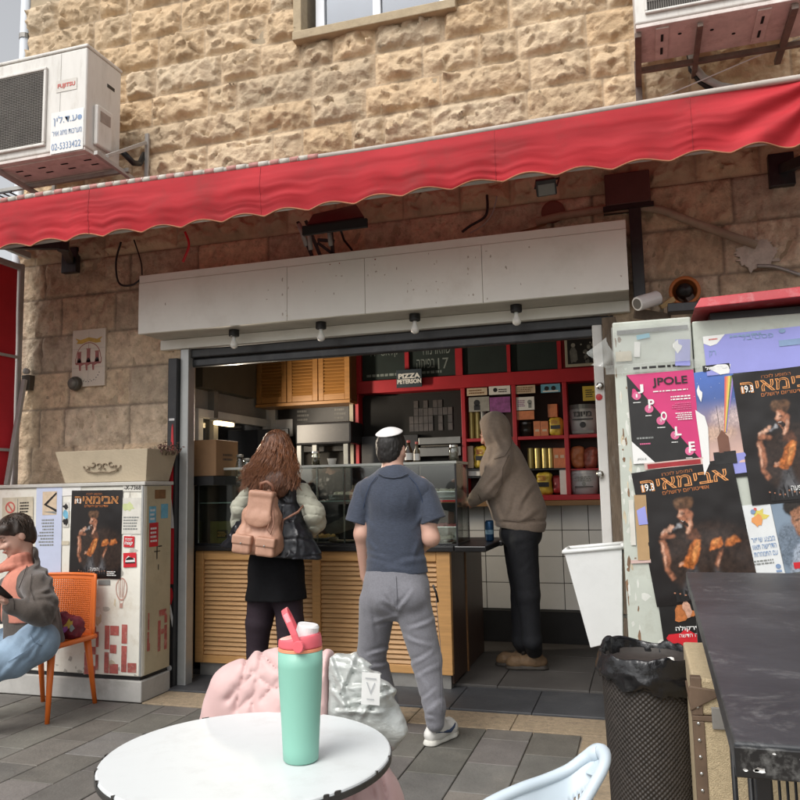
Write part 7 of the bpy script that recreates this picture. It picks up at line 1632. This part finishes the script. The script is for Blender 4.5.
# ---- woman with the long auburn hair
def W(px, py, dy=0): return np.array(at(px,py,Y=4.72+dy))
wom = thing('person', 'person with long auburn hair in a black vest, black skirt and plum leggings', 'person', (W(275,700)[0],4.72,0))
hc = W(278,449,.03); f_ = (.25,1,-.12)
fL, fR = np.array([W(257,690)[0],4.70,0]), np.array([W(291,690)[0],4.80,0])
s = SDF((-2.85,4.35,-.01),(-1.75,5.25,1.82),.009); head(s, hc, f_)
s.cone(W(277,455),W(277,480),.052,.06,.03); s.path([W(276,488),W(275,530),W(275,570)],[.12,.11,.13],.05,flat=(YF,.7)); eR, wR = W(316,523,.1), W(306,536,.34); eL, wL = W(240,522,.1), W(246,532,.32)
s.path([W(300,487),eR,wR],[.05,.042,.032],.02); s.path([W(253,489),eL,wL],[.05,.042,.032],.02); hand(s,wR,wR-eR,(0,0,1),-1,.5); hand(s,wL,wL-eL,(0,0,1),1,.5)
s.path([W(265,575),W(258,640,.02),fL+[0,0,.09]],[.085,.055,.04],.03); s.path([W(287,575),W(291,640,.0),fR+[0,0,.09]],[.085,.055,.04],.03); s.build('body', 'skin', wom)
s = SDF((-2.65,4.45,.04),(-1.95,5.05,.85),.0065); s.path([W(264,590),W(259,622),W(257,650,.01),W(257,676,-.01),fL+[0,0,.09]],[.105,.088,.067,.068,.045],.015); s.path([W(286,590),W(290,622),W(288,650,-.01),W(289,676,.0),fR+[0,0,.09]],[.105,.088,.067,.068,.045],.015); s.disp(lambda P: .003*fbm(P*9,2)); s.build('leggings', mat('plum', (.016,.007,.014), .8, .2, 60), wom)
z0 = W(277,599)[2]; s = SDF((-2.75,4.40,z0-.1),(-1.85,5.1,1.1),.0065); s.path([W(275,545),W(276,570),W(277,606)],[.165,.192,.220],.03,flat=(YF,.76)); s.disp(lambda P: .012*np.sin(P[:,0]*34+2*fbm(P*5,2))*np.clip((1.0-P[:,2])/.4,0,1)); s.half(W(277,599),(.02,0,-1)); s.build('skirt', mat('black_cloth', (.004,.004,.005), .9, .3, 40, spec=.2), wom)
mat('boot_black', (.012,.011,.010), .35, .2)
for a in (fL, fR): sneaker(a, (.1,1), wom, 'boot_black', 'black_matt', None, .26, .16, .052)
zl, zr = W(228,549)[2], W(318,562)[2]
s = SDF((-2.95,4.25,zr-.1),(-1.70,5.2,1.50),.0065)
s.path([W(276,492,.0),W(276,515,.0),W(274,540,-.01),W(273,565,-.02)],[.160,.178,.235,.305],.04,flat=(YF,.62)); s.path([W(256,489),W(277,480,-.01),W(299,488)],[.06,.075,.06],.05); s.cone(W(246,530,-.02),W(231,546,.0),.08,.06,.05); s.cone(W(300,540,-.02),W(313,556,.0),.08,.06,.05); s.cone(W(277,462,.03),W(277,474,.0),.06,.06,.012,'sub')
s.disp(lambda P: .010*np.exp(-np.abs(np.sin((P[:,2]+.02*fbm(P*6,2))*np.pi/.115))/.12)-.010*np.exp(-np.abs(fbm(P*np.array([9,9,5]),3))/.1)+.004*fbm(P*30,2)); s.half(((W(273,556))[0],4.7,(zl+zr)/2+.012),(-.11, .0, -1))
s.build('vest', mat('vest_black', (.008,.009,.013), .33, .3, 10, bump=.3, bscale=22, spec=.6), wom)
mat('cream_cloth', (.46,.46,.37), .7, .08, 10, sheen=.2, bump=.1, bscale=40)
for pts, rs in (([W(301,490,.0),W(314,513,.03),eR,wR],[.056,.064,.058,.04]),([W(252,491,.0),W(241,508,.03),eL,wL],[.056,.062,.055,.04])):
    lo = np.min(pts,0)-.14; hi = np.max(pts,0)+.14; s = SDF(lo,hi,.006); s.path(pts,rs,.03); s.disp(lambda P: .010*np.exp(-np.abs(np.sin((P[:,2]*1.0+P[:,1]*.5+.012*fbm(P*9,2))*np.pi/.06))/.15)+.006*np.abs(fbm(P*24,2))-.006); s.half(wR if pts[0][0] > -2.2 else wL, (wR-eR) if pts[0][0] > -2.2 else (wL-eL)); s.build('sleeve', 'cream_cloth', wom)
# hair: a soft base with a few hundred wavy locks over it
s = SDF((-2.7,4.45,1.20),(-1.95,5.0,1.82),.006); ff, uu, rr = frame(f_); Rm = np.stack([rr,ff,uu],1)
s.ell(hc+uu*.03-ff*.012,(.090,.105,.098),Rm,.02); s.path([W(278,452,-.01),W(276,468,-.04),W(275,482,-.09)],[.095,.125,.125],.04,flat=(YF,.62)); s.half(hc+ff*.055, ff*.9-uu*.35); s.disp(lambda P: .010*fbm(P*np.array([40,40,9]),3)); s.build('hair', mat('auburn_base', (.09,.036,.018), .5, .4, 30, stretch=(4,4,.6)), wom)
hs_ = MB(); R_ = random.Random(21)
for i in range(760):
    th = R_.uniform(math.pi*1.02, math.pi*1.98) if R_.random() < .8 else R_.uniform(0, 2*math.pi)   # round the back of the head
    rad = R_.uniform(.1,1.0); d0 = rr*math.cos(th)+ff*math.sin(th)
    if d0@ff > .55: continue
    p0 = hc+uu*(.030+.099*math.cos(rad*1.45))+d0*.098*math.sin(rad*1.45)-ff*.012
    spread = .095+.062*abs(math.cos(th)); end = np.array(W(277,R_.uniform(470,492),0))+np.array([1,0,0])*(math.cos(th)*spread*1.32+R_.uniform(-.02,.02))+np.array([0,-1,0])*(.10+.06*abs(math.sin(th)))
    mid = hc+d0*np.array([1.18,1.18,1])*.108+np.array([0,0,-.045]); pts = []; ck = math.floor(th*9)+math.floor(rad*3)*31; ph = (ck*2.399) % 6.28+R_.uniform(-.5,.5); am = R_.uniform(.016,.034); fq = 10+(ck*.7) % 6
    for t in np.linspace(0,1,13):
        b = p0*(1-t)**2+mid*2*t*(1-t)*1.0+end*t*t; b = b+d0*.012*math.sin(t*3.1); wv_ = am*t*math.sin(fq*t+ph); pts.append(Vector(b+rr*wv_+ff*am*t*.6*math.cos(fq*t+ph)))
    hs_.tube(pts, [.0038*(1-.75*t) for t in np.linspace(0,1,13)], 4, caps=False)
hs_.build('hair_locks', mat('auburn', (.20,.080,.035), .38, .6, 14, stretch=(6,6,.8)), wom, smooth=True)
# backpack
bp_ = thing('backpack', 'tan leather backpack with a flap and two pockets worn on one shoulder', 'backpack', W(262,525,-.2))
mat('tan_leather', (.46,.255,.175), .55, .08, 8, bump=.15, bscale=70); mat('tan_dark', (.30,.15,.10), .55, .1)
c = W(261,524,-.235); Rb = np.array(Matrix.Rotation(.13,3,'Y')@Matrix.Rotation(.16,3,'Z')).astype(float); ex, ey, ez = Rb[:,0], Rb[:,1], Rb[:,2]
def K(a, b, d): return c+ex*a+ey*b+ez*d
s = SDF(c-.33, c+.33, .006)
s.box(K(0,.0,-.12),(.150,.075,.075),Rb,.055,.05); s.box(K(0,.005,-.01),(.128,.066,.11),Rb,.05,.06); s.box(K(.0,.012,.12),(.090,.055,.075),Rb,.045,.06)
s.disp(lambda P: .007*fbm(P*11+2,3)+.004*np.abs(fbm(P*26,2))); s.build('bag', 'tan_leather', bp_)
s = SDF(c-.33, c+.33, .0045); Rt = Rb@np.array(Matrix.Rotation(-.10,3,'X')).astype(float)
s.box(K(.0,-.066,.115),(.080,.016,.090),Rt,.014,.01); s.ell(K(.0,-.078,.035),(.086,.018,.050),Rt,.02); s.box(K(.0,-.030,.195),(.078,.050,.016),Rb,.014,.02); s.disp(lambda P: .003*fbm(P*16,2)); s.build('flap', 'tan_leather', bp_)
for sg_ in (-1,1):
    s = SDF(c-.33, c+.33, .0045); s.box(K(.076*sg_,-.080,-.130),(.060,.036,.056),Rb,.018,.01); s.disp(lambda P: .003*fbm(P*20,2)); pk = s.build('pocket', 'tan_leather', bp_)
    s = SDF(c-.33, c+.33, .004); s.box(K(.076*sg_,-.092,-.098),(.064,.032,.030),Rb,.012,.006); s.build('pocket_flap', 'tan_leather', bp_); MB().sphere(K(.076*sg_,-.126,-.118), (.006,.005,.006), 10, 8).build('stud', 'dull_steel', bp_, smooth=True)
MB().tube([Vector(K(-.035,.03,.21)),Vector(K(-.03,.0,.255)),Vector(K(.01,-.015,.27)),Vector(K(.045,.0,.25)),Vector(K(.05,.03,.205))], .010, 10).build('grab_handle', 'tan_dark', bp_, smooth=True)
MB().tube([Vector(K(.085,-.06,.10)),Vector(K(.105,-.075,.02)),Vector(K(.095,-.08,-.05)),Vector(K(.07,-.085,-.02)),Vector(K(.085,-.08,.06))], .004, 6).build('draw_cord', 'tan_dark', bp_, smooth=True)
MB().tube([Vector(K(.12,.06,-.12)),Vector(W(283,520,-.16)),Vector(W(298,512,-.11)),Vector(W(303,506,-.04))], .008, 8).build('strap', 'tan_dark', bp_, smooth=True); MB().tube([Vector(K(.02,.06,.20)),Vector(W(259,480,-.05)),Vector(W(257,482,.05)),Vector(W(256,492,.12))], .012, 8).build('strap', 'tan_dark', bp_, smooth=True)
# ---- man in the hood, in profile behind the end of the counter
def H(px, py, dy=0): return np.array(at(px,py,Y=5.74+dy))
hm = thing('person', 'person in a taupe hooded sweatshirt and black trousers leaning over the counter end', 'person', (H(525,650)[0],5.74,.026))
hc = H(493,433); f_ = (-1,.25,-.45)
ft1, ft2 = np.array(at(535,669,Z=.026)), np.array([H(520,650)[0],5.92,.026])
s = SDF((-1.65,5.3,.02),(-.55,6.25,2.0),.009); head(s,hc,f_,(-.3,0,1)); s.cone(hc+[.03,0,-.06],H(502,460),.055,.065,.03); s.path([H(505,470),H(513,500),H(521,530)],[.12,.12,.13],.05)
wA = H(469,504,-.12); s.path([H(502,464,-.16),H(488,486,-.2),wA],[.055,.045,.033],.02); wB = H(470,500,.2); s.path([H(502,464,.16),H(488,486,.2),wB],[.055,.045,.033],.02); hand(s,wA,(-1,.1,-.35),(0,0,1),-1,.5); hand(s,wB,(-1,-.1,-.35),(0,0,1),1,.5)
s.path([H(522,535,-.07),H(529,595,-.06),ft1+[0,0,.1]],[.09,.06,.045],.03); s.path([H(520,535,.07),H(522,595,.1),ft2+[0,0,.1]],[.09,.06,.045],.03); s.build('body', 'skin_warm', hm)
mat('taupe', (.27,.21,.165), .9, .12, 50, bump=.15, bscale=160, sheen=.25)
s = SDF((-1.75,5.3,.80),(-.6,6.2,2.05),.007)
s.path([H(504,468,-.0),H(512,492),H(519,512),H(522,524)],[.175,.190,.185,.170],.05,flat=((.0,1,0),1.0)); s.path([H(503,462,-.14),H(503,456,0),H(503,462,.14)],[.075,.11,.075],.05)
s.ell(hc+[.015,0,.02],(.125,.118,.145),None,.02); s.cone(hc+[.05,0,-.06],H(507,460),.095,.115,.02); s.ell(hc+[-.115,-.02,-.02],(.075,.07,.095),None,.02,'sub')
s.path([H(501,467,-.17),H(489,487,-.21),H(473,501,-.13)],[.088,.072,.052],.04); s.path([H(501,467,.17),H(489,487,.21),H(473,500,.19)],[.088,.072,.052],.04)
zb_ = H(520,529)[2]
_cz = creases([(432,212,398,330),(442,208,422,300),(352,200,335,290,.8),(530,335,470,425),(412,300,350,372),(392,280,330,350),(382,400,402,500),(545,440,480,480,.8),(440,380,410,480,.7),(380,130,400,180),(400,90,420,170,.7),(430,130,440,190,.8)], lambda a,b: (a/4+400,b/4+400), .011, 2.6, .008, 5)
s.disp(lambda P: _cz(P)+.008*np.exp(-((P[:,2]-zb_-.06)/.010)**2)); s.half(H(520,529),(-.14,0,-1)); s.build('hooded_sweatshirt', 'taupe', hm); mat('seam_taupe', (.12,.09,.07), .9)
s.seam('seam', [(509,455),(503,468),(502,484),(497,493)], .002, 'seam_taupe', hm); s.seam('seam', [(503,520),(518,522),(535,519)], .0022, 'seam_taupe', hm); s.seam('seam', [(512,436),(511,446),(505,456),(494,459)], .0022, 'seam_taupe', hm); s.seam('seam', [(478,494),(481,501)], .0022, 'seam_taupe', hm)
s = SDF((-1.4,5.4,.05),(-.5,6.2,1.15),.007); s.ell(H(521,533),(.155,.17,.13),None,.03); s.path([H(522,540,-.08),H(528,595,-.07),H(532,640,-.04),ft1+[0,0,.12]],[.115,.085,.068,.055],.02); s.path([H(519,540,.08),H(522,595,.1),H(522,640,.14),ft2+[0,0,.12]],[.115,.085,.068,.055],.02); s.disp(creases([(450,570,500,545,.6),(470,610,525,580,.4),(480,700,530,660,.4),(520,560,540,640,.4),(460,560,480,680,.4)], lambda a,b: (a/4+400,b/4+400), .007, 2.4, .006, 5)); s.build('trousers', mat('denim_black', (.012,.013,.017), .8, .3, 60), hm)
mat('boot_tan', (.17,.105,.055), .7, .2, 20); mat('boot_sole', (.05,.042,.035), .7)
for a in (ft1, ft2):
    n0 = len(bpy.data.objects); before = set(bpy.data.objects); sneaker(a, (-1,-.12), hm, 'boot_tan', 'boot_sole', None, .29, .15, .055)
    for o in set(bpy.data.objects)-before: o.location.z += .026
    gs = MB(); gs.tube([Vector(a+[.005,-.045,.09]),Vector(a+[.008,-.05,.15])], [.018,.024], 10); gs.build('elastic_gusset', 'boot_sole', hm, smooth=True)
# ---- seated person on the orange chair
def S(px, py, dy=0): return np.array(at(px,py,Y=3.98+dy))
sw = thing('person', 'seated person with short dark hair, grey brown fleece, salmon top and pale jeans', 'person', (S(35,640)[0],3.98,.45))
hc = S(16,536); f_ = np.array((-.42,-.82,-.40)); upv = (-.22,-.22,1)
s = SDF((-4.65,3.15,.02),(-3.30,4.35,1.36),.0065)
q_ = head(s, hc, f_, upv, 1.02); ff, uu, rr = frame(f_, upv); Rm = np.stack([rr,ff,uu],1)
s.cone(hc-ff*.035-uu*.05, S(24,578,.03), .046, .058, .025); s.path([S(28,590),S(32,615),S(34,636,.02)],[.12,.12,.14],.05)
eN, wN = S(41,614,-.16), S(10,606,-.30); s.path([S(37,588,-.10),eN,wN],[.052,.045,.032],.02); eF, wF = S(4,612,.12), S(-12,606,-.12); s.path([S(12,588,.12),eF,wF],[.05,.043,.032],.02)
hand(s, wN, S(0,598,-.34)-wN, (0,.2,1), -1, .6); hand(s, wF, (.3,-1,.1), (0,0,1), 1, .6)
kN, kF = S(-14,668,-.34), S(-30,655,-.16); aN, aF = np.array([kN[0]-.12,kN[1]-.03,.09]), np.array([kF[0]-.1,kF[1],.09]); kF = kF; 
s.path([S(36,640,-.06),kN,aN],[.09,.06,.045],.03); s.path([S(22,638,.08),kF,aF],[.09,.06,.045],.03); s.build('body', 'skin', sw, relax=1)
# face details, a knitted scarf, hair
fd = MB()
for sg_ in (-1,1): fd.tube([Vector(q_(.018*sg_,.0895,.004)),Vector(q_(.033*sg_,.0885,.0005)),Vector(q_(.047*sg_,.079,.004))], [.0012,.0022,.0012], 6)
fd.build('eyelashes', 'brown_hair', sw); fd = MB()
for sg_ in (-1,1): fd.tube([Vector(q_(.014*sg_,.099,.028)),Vector(q_(.032*sg_,.094,.034)),Vector(q_(.050*sg_,.080,.028))], [.0025,.0035,.002], 6)
fd.build('eyebrow', 'brown_hair', sw); MB().tube([Vector(q_(a,b,d)) for a,b,d in ((-.021,.095,-.061),(-.01,.102,-.058),(0,.1035,-.0595),(.01,.102,-.058),(.021,.095,-.061))], [.002,.004,.0045,.004,.002], 8).build('lips', 'lips', sw, smooth=True)
s = SDF(hc-.2, hc+.2, .0045); s.ell(hc+uu*.040-ff*.014,(.092,.108,.095),Rm,.02); s.ell(hc-ff*.058-uu*.020,(.074,.056,.072),Rm,.03); s.ell(hc+uu*.072+ff*.052-rr*.01,(.070,.046,.032),Rm,.03); s.half(hc+ff*.062+uu*.028, ff*.75-uu*.85)
for sg_ in (-1,1): s.ell(hc+rr*sg_*.084+ff*.006-uu*.02,(.026,.026,.036),Rm,.008,'sub')
s.disp(lambda P: .007*fbm(P*np.array([22,22,12]),2)); s.build('hair', mat('dark_brown', (.030,.019,.013), .5, .45, 50, bump=.25, bscale=160), sw)
hs_ = MB(); R_ = random.Random(5)
for i in range(520):
    th = R_.uniform(0,2*math.pi); rad = R_.uniform(0,1.35); d0 = rr*math.cos(th)+ff*math.sin(th); p0 = hc+uu*(.044+.092*math.cos(rad))+d0*.10*math.sin(rad)-ff*.012; sd_ = np.cross(d0,uu); tw = R_.uniform(-.4,.4); L_ = R_.uniform(.05,.12); pts = []
    if (d0@ff > -.15 and rad+L_/.095 > 1.35) or (d0@ff > .3 and rad+L_/.095 > 1.25): continue
    for t in np.linspace(0,1,7):
        r2 = rad+L_*t/.095; b = hc+uu*(.044+(.094+.006*t)*math.cos(r2))+d0*(.102+.008*t)*math.sin(r2)-ff*.012+sd_*tw*L_*t*t+sd_*.004*math.sin(t*6+i); pts.append(Vector(b))
    hs_.tube(pts, [.0034*(1-.7*t) for t in np.linspace(0,1,7)], 4, caps=False)
hs_.build('hair_locks', mat('dark_brown2', (.045,.028,.018), .4, .5, 20), sw, smooth=True)
mat('salmon', (.52,.20,.14), .85, .1, 30, bump=.2, bscale=120)
fr2 = np.array([-.72,-.69,0]); s = SDF((-4.3,3.5,.6),(-3.4,4.4,1.3),.006); s.path([S(26,586,-.0),S(29,612,-.0),S(32,640,.0)],[.135,.145,.155],.04); s.path([S(40,588,-.08),S(24,582,0),S(12,588,.1)],[.05,.07,.05],.04)
for zz, r_, tl in ((0,.075,.0),(.022,.07,.02),(-.028,.085,-.03)):
    cN = S(17,560,.0)+[0,0,zz]+fr2*.014; ring_ = [cN+np.array([math.cos(t)*r_,math.sin(t)*r_,0])+np.array([0,0,1])*(-.05-tl)*max(0,(math.cos(t)*fr2[0]+math.sin(t)*fr2[1])) for t in np.linspace(0,2*math.pi,15)]; s.path(ring_,[.022]*15,.008)
s.disp(lambda P: .004*fbm(P*9,2)); s.build('salmon_top', 'salmon', sw)
mat('fleece', (.075,.060,.050), .9, .15, 40, bump=.25, bscale=120, sheen=.3)
def fleece(P): return -.013*np.exp(-np.abs(fbm(P*np.array([7,7,6])+1,3,.5))/.09)+.005-.006*np.exp(-np.abs(fbm(P*np.array([14,14,14])+9,2))/.1)
s = SDF((-4.4,3.3,.45),(-3.05,4.5,1.36),.0065)
s.path([S(25,590,.02),S(28,615,.02),S(31,638,.03),S(36,648,.03)],[.160,.168,.175,.155],.05); s.path([S(38,587,-.12),S(27,581,.02),S(12,588,.12)],[.08,.10,.075],.05); s.cone(S(27,556,.035),S(25,582,.03),.072,.10,.02)
s.cone(S(42,638,-.05),S(48,652,-.02),.085,.05,.04)
cF = S(28,600)+fr2*.22; s.path([S(22,572,-.0)+fr2*.10, S(20,600,.0)+fr2*.17, S(24,640,-.0)+fr2*.19],[.085,.115,.125],.01,'sub'); s.cone(S(20,548,-.0),S(24,580,-.01),.070,.078,.01,'sub')
s.path([S(38,590,-.12),S(44,604,-.16),eN,S(30,611,-.22),S(11,606,-.30)],[.076,.074,.068,.060,.048],.03); s.path([S(12,588,.12),eF,wF+[.02,.02,0]],[.075,.068,.05],.03)
s.disp(creases([(150,290,110,330),(196,300,152,350),(202,342,160,400),(192,390,130,408),(182,420,120,424),(102,400,95,438,.8),(192,470,202,560),(160,470,190,540),(140,250,120,290,.6),(170,440,200,470)], lambda a,b: (a/3.64,b/3.64+480), .010, 2.4, .008, 6)); s.build('fleece_jacket', 'fleece', sw); mat('seam_fleece', (.04,.032,.027), .9)
s.seam('seam', [(32,574),(30,588),(34,600)], .0018, 'seam_fleece', sw); s.seam('seam', [(13,598),(14,603),(14,610)], .002, 'seam_fleece', sw); s.seam('seam', [(28,562),(24,575),(19,588)], .0022, 'seam_fleece', sw)
s = SDF((-4.75,3.1,.03),(-3.35,4.45,.78),.007); s.path([S(38,642,-.08),S(14,657,-.22),kN,aN],[.125,.115,.09,.075],.02); s.path([S(22,640,.08),S(-4,650,-.05),kF,aF],[.125,.112,.09,.075],.02); s.ell(S(32,640,.03),(.17,.17,.10),None,.04); s.G[:,:,:max(0,int((.455-s.lo[2])/s.h))] *= 1
def jean(P): return -.012*np.exp(-np.abs(fbm(P*np.array([8,8,8])+4,3,.5))/.08)+.004
s.disp(creases([(150,480,100,560),(172,520,80,612),(120,600,20,682),(0,722,60,662),(60,500,20,580,.7),(170,560,120,640,.6)], lambda a,b: (a/3.64,b/3.64+480), .009, 2.6, .008, 6)); _jn = s.build('jeans', mat('pale_denim', (.23,.32,.42), .85, .16, 9, bump=.2, bscale=160, dirt=.4, dcol=(.36,.45,.53), dscale=5), sw)
mat('seam_denim', (.14,.20,.27), .9); s.seam('seam', [(40,640),(25,652),(8,662)], .0018, 'seam_denim', sw); s.seam('seam', [(30,634),(34,642),(42,646)], .0018, 'seam_denim', sw)
for a in (aN, aF): sneaker(a, (-.7,-.7), sw, 'shoe_white', 'sole_white', None, .25, .10, .05)
ph = MB().obox(S(0,594,-.36), (.075,.012,.14), Matrix.Rotation(.9,3,'X')@rotz(.6)).build('phone', 'black', None, bevel=.006); tag(ph, 'dark phone held in the hands of the seated person', 'phone')
